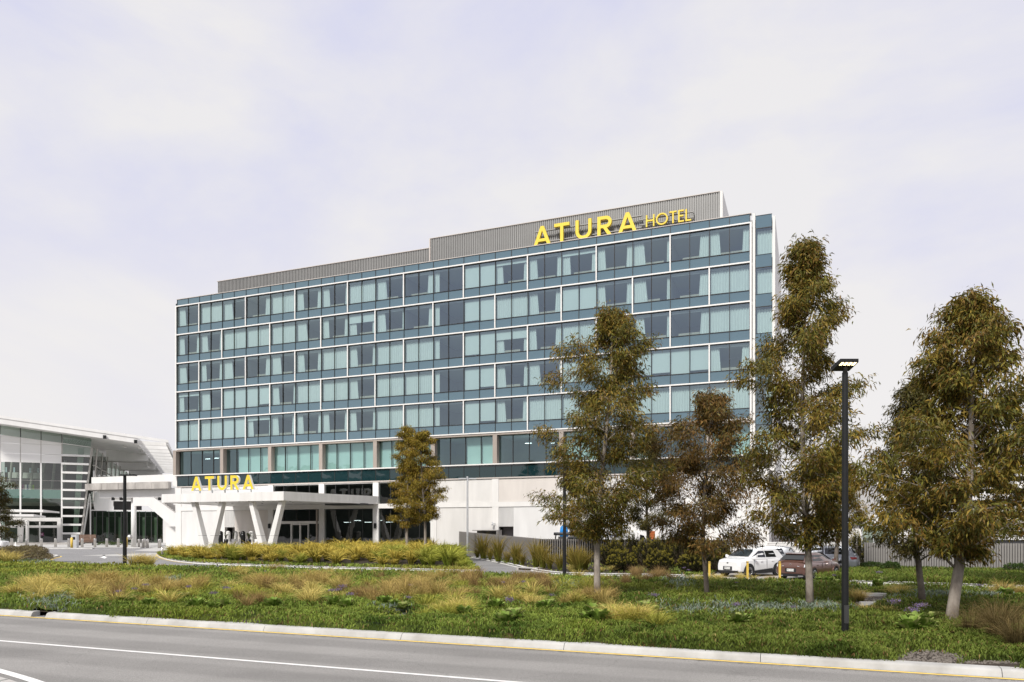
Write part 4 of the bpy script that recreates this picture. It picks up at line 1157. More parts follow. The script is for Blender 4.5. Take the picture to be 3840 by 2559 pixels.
plate(r0, r1, VF+0.12, VF+0.299, -1.6, -0.56, 'roof_fascia', 'terminal_white')
plate(r0, r1, VF+0.31, 92, -0.149, -0.03, 'roof_sheet', 'terminal_white')
# stepped blades of the eave
for k in range(11):
    v = VF + 2.0 + k*8.2
    u0 = r1 - 0.6
    MB().hexa([(u0, v, ztop(u0)-1.75), (r2-0.5, v, ztop(r2)-1.05), (r2-0.5, v+0.6, ztop(r2)-1.05), (u0, v+0.6, ztop(u0)-1.75)],
              [(u0, v, ztop(u0)-0.9), (r2-0.5, v, ztop(r2)-0.3), (r2-0.5, v+0.6, ztop(r2)-0.3), (u0, v+0.6, ztop(u0)-0.9)]).build('eave_blade', 'terminal_white', term)
plate(r2-0.5, r2-0.1, VF+0.3, 92, -1.0, -0.15, 'edge_beam', 'terminal_white')
for k in range(4):
    v = VF + 27*(k+1) - 1
    MB().hexa([(ut+0.4, v, ztop(ut)-4.4), (r1+0.3, v, ztop(r1)-3.0), (r1+0.3, v+0.7, ztop(r1)-3.0), (ut+0.4, v+0.7, ztop(ut)-4.4)],
              [(ut+0.4, v, ztop(ut)-1.55), (r1+0.3, v, ztop(r1)-1.55), (r1+0.3, v+0.7, ztop(r1)-1.55), (ut+0.4, v+0.7, ztop(ut)-1.55)]).build('roof_beam', 'terminal_white', term)
    MB().box(ut+0.4, r1, v-0.05, v+0.76, ztop(ut)-4.6 - 0.0, ztop(ut)-4.41).build('beam_flange', 'terminal_grey', term)
for px, py in ((393, 1640), (509, 1657)):
    u = tu(px, VF); z = TER.z(py, u, VF); MB().box(u-0.3, u+0.3, VF-0.35, VF-0.02, z-0.35, z+0.35).build('floodlight', 'black_pole', term)
for px, py, yo in ((467, 1668, 6), (552, 1743, 40)):
    u = tu(px, yo); z = TER.z(py, u, yo); MB().tube([(u, yo, z+2.5), (u, yo, z-0.4)], 0.1, 6).lathe([(0.1, -0.4), (0.5, -0.55), (0.5, -0.7), (0.1, -0.75)], 10, (u, yo, z)).build('pendant_lamp', 'terminal_white', term)
# ground floor entry -------------------------------------------------------
ez = lambda py: rz(120, py)
MB().box(u_m[0], tu(229), -0.35, 0.0, 4.6, 5.35).build('entry_head', 'terminal_white', term)
MB().box(tu(215), tu(229), -0.34, 0.0, 0, 4.6).build('entry_jamb', 'terminal_white', term)
MB().box(u_m[0], tu(215), -0.3, -0.05, 3.25, 3.75).build('entry_transom', 'terminal_white', term)
for px in (2, 69, 107, 150): MB().box(tu(px)-0.12, tu(px)+0.12, -0.28, -0.06, 0, 4.58).build('entry_mullion', 'terminal_white', term)
for a_, b_ in ((2, 69), (69, 107), (107, 150), (150, 214)):
    for z0, z1 in ((0.1, 3.25), (3.75, 4.6)):
        MB().quad((tu(a_)+0.12, -0.1, z0), (tu(b_)-0.12, -0.1, z0), (tu(b_)-0.12, -0.1, z1), (tu(a_)+0.12, -0.1, z1)).build('entry_pane', 'terminal_glass', term, recalc=False)
u = tu(157); MB().box(u-0.35, u+0.35, -0.16, -0.12, 1.55, 2.25).build('gate_plate', 'plum', term)
tm = text_mesh('01', 0.55); tm.materials.append(MATS['plate'])
obj('gate_number', tm, None, term, (u, -0.165, 1.9), (R(90), 0, 0))
for px in (62, 76, 92, 100): u = tu(px, -3); MB().box(u-0.16, u+0.16, -3.1, -3.0, 3.3, 3.6).build('wall_fitting', 'black_pole', term)
# entry canopies of folded plates and their columns
def fold(px0, px1, px2, v, y0, y1, name):
    p0, p1, p2 = tu(px0, v), tu(px1, v), tu(px2, v+5)
    zt, zb = TER.z(y0, p1, v), TER.z(y1, p1, v)
    MB().prism([(p0, v, zb), (p1, v, zb), (p1, v, zt), (p0, v, zt)], (0, 0.3, 0)).build('porch_fascia', 'terminal_white', term)
    MB().hexa([(p1, v, zb), (p2, v+5, zb-0.1), (p2, v+5.3, zb-0.1), (p1, v+0.3, zb)], [(p1, v, zt), (p2, v+5, zt-0.25), (p2, v+5.3, zt-0.25), (p1, v+0.3, zt)]).build('porch_fascia', 'terminal_white', term)
    MB().prism([(p0, v+0.31, zb+0.1), (p1-0.05, v+0.31, zb+0.1), (p2-0.1, v+5, zb), (p0, v+5, zb)], (0, 0, 0.15)).build('porch_soffit', 'terminal_white', term)
fold(-60, 162, 222, -7, 1912, 1921, 'porch')
fold(-60, 126, 170, -13, 1929, 1938, 'porch')
for px0, px1, v in ((67, 90, -9), (96, 106, -13.5)):
    c = tu((px0+px1)/2, v); r_ = (tu(px1, v)-tu(px0, v))/2
    MB().lathe([(r_*0.6, 0), (r_*0.8, 2.0), (r_, 3.6), (r_*1.9, 4.4), (r_*2.6, 4.7)] if px0 < 90 else [(r_, 0), (r_, 4.2), (r_*2.2, 4.6)], 16, (c, v, 0)).build('porch_column', 'terminal_white', term, smooth=True)

# lower wing under the bridge: dark green glazing
WV = 3.0
w0, w1 = tu(338, WV), tu(612, WV)
wz = lambda py: TER.z(py, tu(450, WV), WV)
n = 12
for i in range(n):
    a_, b_ = w0 + (w1-w0)*i/n, w0 + (w1-w0)*(i+1)/n
    MB().quad((a_+0.06, WV, 0.1), (b_-0.06, WV, 0.1), (b_-0.06, WV, wz(1938)), (a_+0.06, WV, wz(1938))).build('wing_pane', 'terminal_glass', term, recalc=False)
    MB().quad((a_+0.06, WV, wz(1936)), (b_-0.06, WV, wz(1936)), (b_-0.06, WV, wz(1918)), (a_+0.06, WV, wz(1918))).build('wing_pane', 'terminal_glass', term, recalc=False)
    MB().box(a_-0.06, a_+0.06, WV-0.1, WV+0.1, 0, wz(1917)).build('wing_mullion', 'dark_steel', term)
    if i % 2 == 0: MB().box(a_+0.5, a_+1.0, WV+1.5, WV+1.9, 0, wz(1940)).build('wing_post', 'green_pale', term)
MB().box(w0, w1, WV+6, WV+6.3, 0, wz(1917)).build('interior_wall', 'green_dim', term)
MB().box(w0, w1, WV-0.3, WV+0.2, wz(1917), wz(1913)).build('wing_head', 'terminal_white', term)
MB().prism([(tu(342, WV), WV-0.25, wz(1848)), (tu(425, WV), WV-0.25, wz(1848)), (tu(425, WV), WV-0.25, wz(1917)), (tu(356, WV), WV-0.25, wz(1917))], (0, 0.2, 0)).build('wing_panel', 'terminal_white', term)
MB().box(tu(425, WV), tu(530, WV), WV+1.0, WV+1.2, wz(1914), wz(1880)).build('wing_void', 'mullion_dark', term)
MB().box(tu(425, WV), tu(660, WV), WV-0.2, WV+0.5, wz(1880), wz(1840)).build('wing_panel', 'terminal_white', term)
MB().box(tu(612, WV), tu(690, WV), WV-1.0, WV+3, 0, wz(1860)).build('wing_panel', 'terminal_white', term)

# ------------------------------------------------------------------ elevated walkway and stair
BY = 120.0
bp = lambda px, py, dy=0.0: at(px, py, BY+dy)
bridge = thing('elevated_walkway', 'white elevated walkway on a round column between terminal and hotel', 'walkway', tuple(gp(490, 1992+7228/BY)))
def bprism(pts, y0, y1, name, m, parent):
    P = [(p[0]-parent.location.x, y0-parent.location.y, p[1]) for p in pts]
    return MB().prism(P, (0, y1-y0, 0)).build(name, m, parent)
X = lambda px, Y=BY: (px-CX)/F*Y
Zp = lambda py, Y=BY: EYE + (HY-py)/F*Y
bprism([(X(345), Zp(1814)), (X(650), Zp(1806)), (X(650), Zp(1779)), (X(345), Zp(1791))], BY-0.15, BY+0.2, 'parapet', 'terminal_white', bridge)
bprism([(X(650), Zp(1826)), (X(664), Zp(1826)), (X(664), Zp(1778)), (X(650), Zp(1778))], BY-0.3, BY+0.3, 'parapet', 'terminal_white', bridge)
for i in range(5):
    a_, b_ = 334 + (645-334)*i/5, 334 + (645-334)*(i+1)/5
    yy = lambda px, t, b: t + (b-t)*(px-334)/311
    bprism([(X(a_)+0.02, Zp(yy(a_, 1840, 1834))), (X(b_)-0.02, Zp(yy(b_, 1840, 1834))), (X(b_)-0.02, Zp(yy(b_, 1817, 1809))), (X(a_)+0.02, Zp(yy(a_, 1817, 1809)))], BY-1.2, BY-0.16, 'ledge', 'concrete_stained', bridge)
bprism([(X(350), Zp(1843)), (X(644), Zp(1835)), (X(644), Zp(1832)), (X(350), Zp(1838))], BY-0.9, BY+8, 'deck', 'terminal_grey', bridge)
bprism([(X(374), Zp(1869)), (X(690), Zp(1865)), (X(690), Zp(1828)), (X(374), Zp(1841))], BY-0.1, BY+7, 'girder', 'terminal_white', bridge)
c_ = Vector((X(490), BY+1.0, 0)) - bridge.location
MB().lathe([(0.40, 0), (0.40, Zp(1866)+0.2)], 20, (c_.x, c_.y, -bridge.location.z)).build('column', 'terminal_white', bridge, smooth=True)
for px in (425, 455, 527, 599):
    bprism([(X(px-3.5), Zp(1877)), (X(px+3.5), Zp(1877)), (X(px+3.5), Zp(1866)), (X(px-3.5), Zp(1866))], BY-0.3, BY+0.2, 'downlight', 'black_pole', bridge)
# stair flight
SY = 112.0
stair = thing('outdoor_stair', 'white stair flight descending from the walkway beside the hotel', 'stair', (X(600, SY), SY, 0))
sp = lambda pts, y0, y1, n, m: MB().prism([(X(p[0], SY)-stair.location.x, y0-SY, Zp(p[1], SY)) for p in pts], (0, y1-y0, 0)).build(n, m, stair)
sp([(500, 1866), (576, 1866), (664, 1930), (664, 1972), (641, 1972), (556, 1898), (500, 1898)], SY-0.1, SY+0.1, 'stringer', 'terminal_white')
sp([(630, 1866), (664, 1884), (664, 1905), (600, 1866)], SY+3, SY+3.2, 'stringer', 'terminal_white')
for i in range(9):
    px = 600 + i*7.4; py = 1880 + i*6.2
    sp([(px, py+5), (px+10, py+5), (px+10, py), (px, py)], SY+0.11, SY+2.9, 'tread', 'concrete')
sp([(611, 1975), (672, 1975), (672, 2060), (611, 2060)], SY+1.0, SY+1.3, 'stair_wall', 'terminal_white')

# ------------------------------------------------------------------ forecourt furniture
BY2 = 7228/61.0
boll_me = MB().lathe([(0.20, 0), (0.20, 1.33), (0.185, 1.36), (0.0, 1.37)], 14).mesh('bollard', True); boll_me.materials.append(MATS['steel'])
bxs = [(44, 2052), (100, 2054), (155, 2052), (208, 2052), (258, 2052), (308, 2052), (356, 2052), (400, 2052), (443.5, 2052), (521, 2054), (536, 2055), (541.5, 2053), (553, 2055), (597, 2056), (600, 2054)]
for i, (px, py) in enumerate(bxs):
    p = gp(px, py); o = obj('steel_bollard', boll_me, None, None, p); k_ = p.y/118.5; o.scale = (1.0, 1.0, k_)
    tag(o, 'brushed steel bollard in the row before the airport terminal doors' if px < 320 else 'brushed steel bollard beneath the walkway beside the hotel', 'bollard', 'bollards before the terminal doors' if px < 320 else 'bollards under the walkway')
b2 = MB().lathe([(0.10, 0), (0.10, 1.0), (0.0, 1.02)], 10).mesh('bollard_small', True); b2.materials.append(MATS['steel'])
for u, v in ((26, -4), (28.5, -4.5), (30.6, -5), (33.2, -6.0), (22, -14.0), (12.5, -14.0), (14.5, -14.0), (16.4, -14.0)):
    p = HOT.w(u, v); tag(obj('forecourt_bollard', b2, None, None, p), 'short steel bollard behind the grasses before the hotel glazing', 'bollard', 'hotel forecourt bollards')
yb = MB().lathe([(0.17, 0), (0.17, 1.6), (0.0, 1.63)], 12)
ybm = yb.mesh('yellow_bollard', True); ybm.materials.append(MATS['yellow_paint'])
tag(obj('yellow_bollard', ybm, None, None, gp(269, 2057)), 'yellow bollard beside the ticket post before the terminal', 'bollard')
tag(obj('yellow_bollard', ybm, None, None, gp(474, 2054)), 'yellow bollard beside the walkway column', 'bollard')
tp = thing('ticket_post', 'grey metal ticket post beside the yellow bollard', 'post', gp(281, 2056))
MB().box(-0.42, 0.42, -0.3, 0.3, 0, 2.0).build('post_body', 'galv', tp); MB().box(-0.44, 0.44, -0.32, 0.32, 2.0, 2.06).build('post_cap', 'terminal_grey', tp); MB().box(-0.2, 0.2, -0.33, -0.301, 1.3, 1.7).build('screen', 'black_gloss', tp)
cone = thing('traffic_cone', 'small pale cone standing behind the bollards at the terminal', 'cone', gp(58, 2050))
MB().lathe([(0.3, 0), (0.3, 0.05), (0.18, 0.06), (0.05, 0.75), (0.0, 0.76)], 12).build('cone_body', 'terminal_white', cone, smooth=True)
st = thing('street_mirror', 'round convex mirror mounted on the walkway column', 'mirror', at(487, 2015, 118.8))
MB().lathe([(0.0, -0.05), (0.42, 0.0), (0.40, 0.06), (0.0, 0.1)], 18).build('mirror_disc', 'steel', st, smooth=True).rotation_euler = (R(80), 0, R(20))
# bench
bn = thing('timber_bench', 'dark brown timber slatted bench in front of the terminal glass', 'bench', gp(324, 2046))
for k in range(4): MB().box(-1.5, 1.5, -0.3+0.17*k, -0.16+0.17*k, 0.55, 0.62).build('seat_slat', 'timber', bn)
for k in range(5): MB().box(-1.5, 1.5, 0.38, 0.44, 0.68+0.26*k, 0.9+0.26*k).build('back_slat', 'timber', bn)
for s in (-1.25, 1.25): MB().box(s-0.08, s+0.08, -0.3, 0.44, 0, 0.55).build('leg', 'dark_steel', bn)
# shallow steps in front of the terminal entry
steps = bpy.data.objects.new('terminal_steps', None); col.objects.link(steps); struct(steps); steps.location = (TER.o.x, TER.o.y, 0); steps.rotation_euler = (0, 0, TER.a)
for k in range(4): MB().box(tu(-60), tu(330), -9.5+1.3*k-4, -4, 0.0 + 0.003, 0.09*(k+1)).build('step', 'concrete' if k % 2 else 'terminal_grey', steps)

# lamps --------------------------------------------------------------------
lamp = thing('street_lamp', 'tall black street lamp with lit square head in the near planting', 'street lamp', gp(3169, 2399, 0.18) * 1.0)
lamp.location.z = 0
MB().lathe([(0.16, 0), (0.16, 0.02), (0.078, 0.025), (0.070, 3.4), (0.064, 6.13), (0.05, 6.14), (0.05, 6.25)], 20).build('pole', 'black_pole', lamp, smooth=False)
MB().box(-0.05, 0.05, -0.085, -0.06, 0.55, 0.95).build('access_hatch', 'dark_steel', lamp)
MB().box(-0.17, 0.17, -0.17, 0.17, 0.1, 0.125).build('base_plate', 'dark_steel', lamp)
hd = MB().hexa([(-0.215, -0.25, 6.310), (0.185, -0.25, 6.310), (0.185, 0.22, 6.210), (-0.215, 0.22, 6.210)], [(-0.215, -0.25, 6.385), (0.185, -0.25, 6.385), (0.185, 0.22, 6.310), (-0.215, 0.22, 6.310)]).build('lamp_head', 'black_pole', lamp)
for k in range(4):
    x = -0.15 + 0.09*k
    MB().hexa([(x-0.028, -0.235, 6.297), (x+0.028, -0.235, 6.297), (x+0.028, -0.10, 6.269), (x-0.028, -0.10, 6.269)], [(x-0.028, -0.235, 6.306), (x+0.028, -0.235, 6.306), (x+0.028, -0.10, 6.278), (x-0.028, -0.10, 6.278)]).build('led_lens', 'led', hd)
for px, py, top, lab in ((468, 2134, 1784, 'slim black street lamp standing at the drive left of the hotel'), (2117, 2158, 1712, 'slim black street lamp in front of the slatted screen, half behind a tree')):
    p = gp(px, py); Hh = EYE + (HY-top)/F*p.y
    l2 = thing('street_lamp', lab, 'street lamp', p)
    MB().lathe([(0.14, 0), (0.135, 0.1), (0.10, Hh)] if px < 1000 else [(0.105, 0), (0.085, Hh)], 12).build('pole', 'black_pole', l2)
    MB().box(-0.25, 0.75, -0.2, 0.2, Hh-0.02, Hh+0.07).build('lamp_head', 'black_pole', l2)
wl = thing('street_lamp', 'white lamp post with two arms before the podium wall', 'street lamp', gp(1753, 2094))
Hh = EYE + (HY-1787)/F*gp(1753, 2094).y
MB().lathe([(0.11, 0), (0.09, Hh)], 12).build('pole', 'galv', wl)
for s in (-1, 1): MB().box(0.1 if s > 0 else -0.85, 0.85 if s > 0 else -0.1, -0.12, 0.12, Hh-0.28, Hh-0.16).build('lamp_head', 'galv', wl)

# bird shaped planters -------------------------------------------------------
def bird(u, v, colr, label, plant, h=2.62, seed=0):
    p = HOT.w(u, v); b = thing('bird_planter', label, 'planter', p, HOT.a, 'U shaped bird planters at the entrance')
    r = 0.235; cx0, cx1 = -0.36, 0.36; zb = 1.55; rr = 0.36
    path = [(cx0, 0, h-0.22), (cx0, 0, zb)]
    path = [(cx0, 0, h-0.24+0.0)] + [(cx0, 0, h-0.5), (cx0, 0, zb+0.3)] + [(-rr*math.cos(R(g)), 0, zb - rr*math.sin(R(g))) for g in range(0, 181, 15)] + [(cx1, 0, zb+0.22)]
    rad = [r] * len(path)
    mb = MB().tube(path, rad, 14)
    # rounded head
    mb.lathe([(r, 0), (r*0.94, 0.09), (r*0.7, 0.17), (r*0.35, 0.22), (0.0, 0.235)], 14, (cx0, 0, h-0.24))
    mb.build('body', colr, b, smooth=True)
    MB().tube([(cx0-r+0.03, 0, h-0.30), (cx0-r-0.14, 0, h-0.33)], [0.06, 0.01], 8).build('beak', colr, b)
    MB().lathe([(0.0, -0.01), (0.03, 0), (0.0, 0.03)], 8, (cx0-0.1, -r+0.02, h-0.26)).build('eye', 'black_gloss' if colr != 'black_gloss' else 'white_paint', b)
    MB().lathe([(0.22, 0), (0.22, 0.04), (0.16, 0.06), (0.16, zb-rr-0.1)], 12).build('stand', colr, b)
    rg = random.Random(seed); mb = MB()
    for k in range(26 if plant else 34):
        a = rg.uniform(0, 6.28); sp_ = rg.uniform(0.2, 0.55) if plant else rg.uniform(0.03, 0.16); hh = rg.uniform(0.35, 0.75)
        q = [Vector((cx1, 0, zb+0.2)), Vector((cx1+math.cos(a)*sp_*0.45, math.sin(a)*sp_*0.45, zb+0.2+hh)), Vector((cx1+math.cos(a)*sp_*1.1, math.sin(a)*sp_*1.1, zb+0.2+hh*(0.85 if plant else 1.25)))]
        s_ = Vector((-math.sin(a), math.cos(a), 0))*0.035
        mb.quad(q[0]-s_, q[0]+s_, q[1]+s_, q[1]-s_); mb.quad(q[1]-s_, q[1]+s_, q[2]+s_*0.2, q[2]-s_*0.2)
    mb.build('planter_plant', 'planter_green', b)
BV = -9.6
for px, c, lab, pl, dv in ((812, 'white_paint', 'white U shaped bird planter, leftmost of the entrance row', 0, 0.9), (838, 'black_gloss', 'black U shaped bird planter, left one of the two black ones', 1, 0), (866, 'white_paint', 'white U shaped bird planter just right of the left black one', 0, 0.2), (893, 'white_paint', 'white U shaped bird planter just left of the right black one', 1, 0.9), (922, 'black_gloss', 'black U shaped bird planter, right one of the two black ones', 1, 0), (953, 'white_paint', 'white U shaped bird planter, rightmost of the entrance row', 0, 0.3)):
    bird(HOT.u(px, BV+dv), BV+dv, c, lab, pl, 2.62, px)

# ------------------------------------------------------------------ slatted screens
def screen_fence(name, label, A, B, hA, hB, n, depth=0.11, wide=0.055, z0=0.1, backed=True):
    A = Vector((A[0], A[1])); B = Vector((B[0], B[1])); L = (B-A).length; ang = math.atan2(B.y-A.y, B.x-A.x)
    f = thing(name, label, 'fence', (A.x, A.y, 0), ang)
    me = MB().box(-wide/2, wide/2, -depth, 0, 0, 1).mesh('slat'); me.materials.append(MATS['fence_metal'])
    for i in range(n):
        t = (i+0.5)/n; h = hA + (hB-hA)*t
        obj('slat', me, None, f, (L*t, 0, z0), None, (1, 1, h-z0))
    for k in range(3):
        fr = (0.12, 0.5, 0.93)[k]
        MB().hexa([(0, 0.005, hA*fr-0.03), (L, 0.005, hB*fr-0.03), (L, 0.06, hB*fr-0.03), (0, 0.06, hA*fr-0.03)], [(0, 0.005, hA*fr+0.03), (L, 0.005, hB*fr+0.03), (L, 0.06, hB*fr+0.03), (0, 0.06, hA*fr+0.03)]).build('rail', 'fence_back', f)
    for k in range(int(L/2.6)+1):
        x = min(L, k*2.6+0.05); h = hA+(hB-hA)*x/L; MB().box(x-0.04, x+0.04, 0.065, 0.15, 0, h-0.02).build('post', 'fence_back', f)
    if backed: MB().hexa([(0, 0.155, 0.1), (L, 0.155, 0.1), (L, 0.165, 0.1), (0, 0.165, 0.1)], [(0, 0.155, hA-0.03), (L, 0.155, hB-0.03), (L, 0.165, hB-0.03), (0, 0.165, hA-0.03)]).build('backing_sheet', 'fence_back', f)
    return f
screen_fence('slatted_screen', 'grey slatted screen running back from its corner towards the podium wall', FA, FB, 2.56, 1.98, 96)
screen_fence('slatted_screen', 'grey slatted screen facing the drive behind the dark shrubs', FB + (FC-FB)*0.002, FC, 1.98, 1.93, 78)
screen_fence('slatted_screen', 'pale grey slatted screen behind the trees at the right edge', RFA, RFB, 1.86, 1.86, 118, 0.10, 0.10)
# carport roof peeping above that screen
cpt = thing('flat_roof_shelter', 'low white flat roof showing above the right slatted screen', 'shelter', at(3760, 2040, 52))
cpt.location.z = 0
MB().box(-1.6, 5, -2, 3, 2.0, 2.28).build('roof', 'carpark_white', cpt); MB().box(-1.5, 5, -1.9, 2.9, 1.6, 1.99).build('fascia', 'dark_steel', cpt)
for x in (-1.4, 4.6): MB().box(x-0.06, x+0.06, 2.5, 2.62, 0, 1.6).build('post', 'dark_steel', cpt)
# enclosure corner by the podium
enc = thing('bin_enclosure', 'dark grey open enclosure at the top of the driveway against the podium', 'enclosure', tuple(HOT.w(40.5, -1.5)), HOT.a)
MB().box(0.2, 2.9, 0.5, 0.6, 0, 2.62).build('side_wall', 'fence_metal', enc); MB().box(2.8, 2.92, -0.6, 0.49, 0, 2.6).build('end_wall', 'fence_metal', enc); MB().box(0.2, 2.92, -0.62, 0.62, 2.62, 2.7).build('top_rail', 'fence_metal', enc)

# ------------------------------------------------------------------ right background
cpk = thing('car_park_building', 'multi level car park with white parapet bands seen between the trees', 'car park', (at(3261, 1992, 196).x, 196, 0), R(-6))
for i, (y0, y1) in enumerate(((1766, 1790), (1809, 1836), (1853.5, 1878), (1895, 1921), (1945, 1992))):
    z0, z1 = EYE+(HY-y1)/F*196, EYE+(HY-y0)/F*196
    MB().box(0, 60, -0.3, 0.2, z0, z1).build('parapet', 'carpark_white', cpk)
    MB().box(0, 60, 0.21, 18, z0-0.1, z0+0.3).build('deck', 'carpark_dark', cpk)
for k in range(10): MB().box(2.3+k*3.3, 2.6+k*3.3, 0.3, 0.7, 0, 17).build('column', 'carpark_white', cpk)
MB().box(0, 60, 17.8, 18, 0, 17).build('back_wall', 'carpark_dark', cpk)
stt = thing('stair_tower', 'grey mesh clad stair tower beside the white car park bands', 'stair tower', (at(3180, 1992, 190).x, 190, 0), R(-6))
x1 = at(3261, 1992, 190).x - at(3180, 1992, 190).x
for k in range(6): MB().box(-1, x1, 0, 5, 0.02+k*3.0, 2.98+k*3.0-(0.0 if k < 5 else 0.4)).build('mesh_panel', 'carpark_mesh', stt)
gs = thing('grey_building', 'grey mesh fronted building behind the right end of the hotel', 'building', (at(2870, 1992, 120).x, 120, 0), R(-4))
for k in range(4):
    MB().box(0.05+4.4*k, 4.35+4.4*k, 0, 0.2, 5.4, 11.6).build('mesh_panel', 'carpark_mesh', gs)
    MB().box(0.05+4.4*k, 4.35+4.4*k, 0, 0.4, 4.2, 5.35).build('parapet', 'carpark_white', gs)
    MB().box(1.2+4.4*k, 1.9+4.4*k, 1, 1.7, 0, 4.2).build('column', 'concrete', gs)
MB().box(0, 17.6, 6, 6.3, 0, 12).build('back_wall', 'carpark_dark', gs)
MB().box(0.3, 2.4, 3, 3.2, 0.5, 2.6).build('green_board', 'green_panel', gs)
for k in range(4): MB().box(0.6+k*4.2, 3.2+k*4.2, 2.5, 2.6, 3.9, 3.98).build('strip_light', 'tube_light', gs)
ww = thing('white_garden_wall', 'long low white wall behind the young staked tree', 'wall', (at(2880, 1992, 95).x, 95, 0), R(-3))
for k in range(6): MB().box(k*5+0.01, k*5+4.99, 0, 0.3, 0, EYE+(HY-1984)/F*95+0.0).build('wall_panel', 'carpark_white', ww)
struct(sheet('gravel_slope', [(at(2870, 0, 74).x, 74), (at(3450, 0, 74).x, 74), (at(3450, 0, 94).x, 94), (at(2870, 0, 94).x, 94)], 0.0, 'gravel'))
gsl = bpy.data.objects['gravel_slope']
for v in gsl.data.vertices: v.co.z = 0.9 if v.co.y < 80 else 1.75
po_me = MB().box(-0.09, 0.09, -0.09, 0.09, 0, 1.15).mesh('timber_post'); po_me.materials.append(MATS['timber'])
for i in range(12):
    px = 2900 + i*16.5; p = at(px, 1992, 73); p.z = 0.55
    po = obj('timber_post', po_me, None, None, p); tag(po, 'short timber post in the row along the gravel slope', 'post', 'timber posts along the gravel slope')
    if i in (1, 2, 7, 8):
        for z in (0.75, 1.0): MB().box(-0.1, 0.1, -0.1, 0.1, z, z+0.1).build('reflector_band', 'terminal_white', po)
bw = thing('block_ramp_wall', 'pale concrete block wall stepping down behind the parked cars', 'wall', (at(2880, 1992, 62).x, 62, 0), R(-2))
bl = MB().box(-0.395, 0.395, -0.1, 0.1, 0, 0.195).mesh('block'); bl.materials.append(MATS['block_wall'])
L_ = at(3150, 1992, 62).x - at(2880, 1992, 62).x + 1.5
for j in range(8):
    for i in range(int(L_/0.8)):
        x = i*0.8 + (0.4 if j % 2 else 0)
        if x < L_ - j*0.1: obj('block', bl, None, bw, (x, rng.uniform(-0.004, 0.004), j*0.2))
MB().box(-0.4, L_, -0.13, 0.13, 1.6, 1.68).build('coping', 'carpark_white', bw)
struct(sheet('ramp_paving', [(at(3120, 0, 52).x, 52), (at(3225, 0, 52).x, 52), (at(3160, 0, 66).x, 66), (at(2900, 0, 66).x, 66)], 0.01, 'concrete'))
gb = thing('glazed_bus_shelter', 'small grey framed glass shelter behind the right screen', 'shelter', (at(3230, 1992, 66).x, 66, 0), R(-25))
MB().box(0, 3, 0, 1.5, 3.1, 3.22).build('roof', 'terminal_white', gb)
for x in (0.05, 1.0, 2.0, 2.95): MB().box(x-0.05, x+0.05, 0, 0.1, 0, 3.09).build('post', 'galv', gb)
for x in (0.1, 1.05, 2.05): MB().quad((x, 0.05, 0.3), (x+0.85, 0.05, 0.3), (x+0.85, 0.05, 3.0), (x, 0.05, 3.0)).build('pane', 'terminal_glass', gb, recalc=False)
mp_ = thing('white_mast', 'plain white post standing before the white car park', 'post', gp(3339, 2052))
MB().lathe([(0.3, 0), (0.28, 14.5)], 10).build('mast', 'terminal_white', mp_)

# yellow steel posts before the parking
for px, yb_, lab in ((2660, 2188, 'thin yellow post left of the white car'), (2803, 2186, 'thin yellow post before the rear door of the white car'), (2924, 2188, 'thin yellow post before the brown car rear bumper')):
    q = gp(px, yb_); t = thing('yellow_post', lab, 'post', q)
    MB().box(-0.045, 0.045, -0.045, 0.045, 0, 1.08).build('shaft', 'yellow_paint', t); MB().box(-0.05, 0.05, -0.05, 0.05, 1.0, 1.03).build('collar', 'timber', t)

# ------------------------------------------------------------------ vehicles
def loft(rings, closed=False):
    mb = MB(); n = len(rings[0])
    for r in rings: mb.v += [tuple(p) for p in r]
    for k in range(len(rings)-1):
        for j in range(n):
            j2 = (j+1) % n; mb.f.append((k*n+j, k*n+j2, (k+1)*n+j2, (k+1)*n+j))
    mb.f.append(tuple(range(n))); mb.f.append(tuple((len(rings)-1)*n+j for j in range(n)))
    return mb
def subd(o, lv=2):
    m = o.modifiers.new('sub', 'SUBSURF'); m.levels = lv; m.render_levels = lv; return o

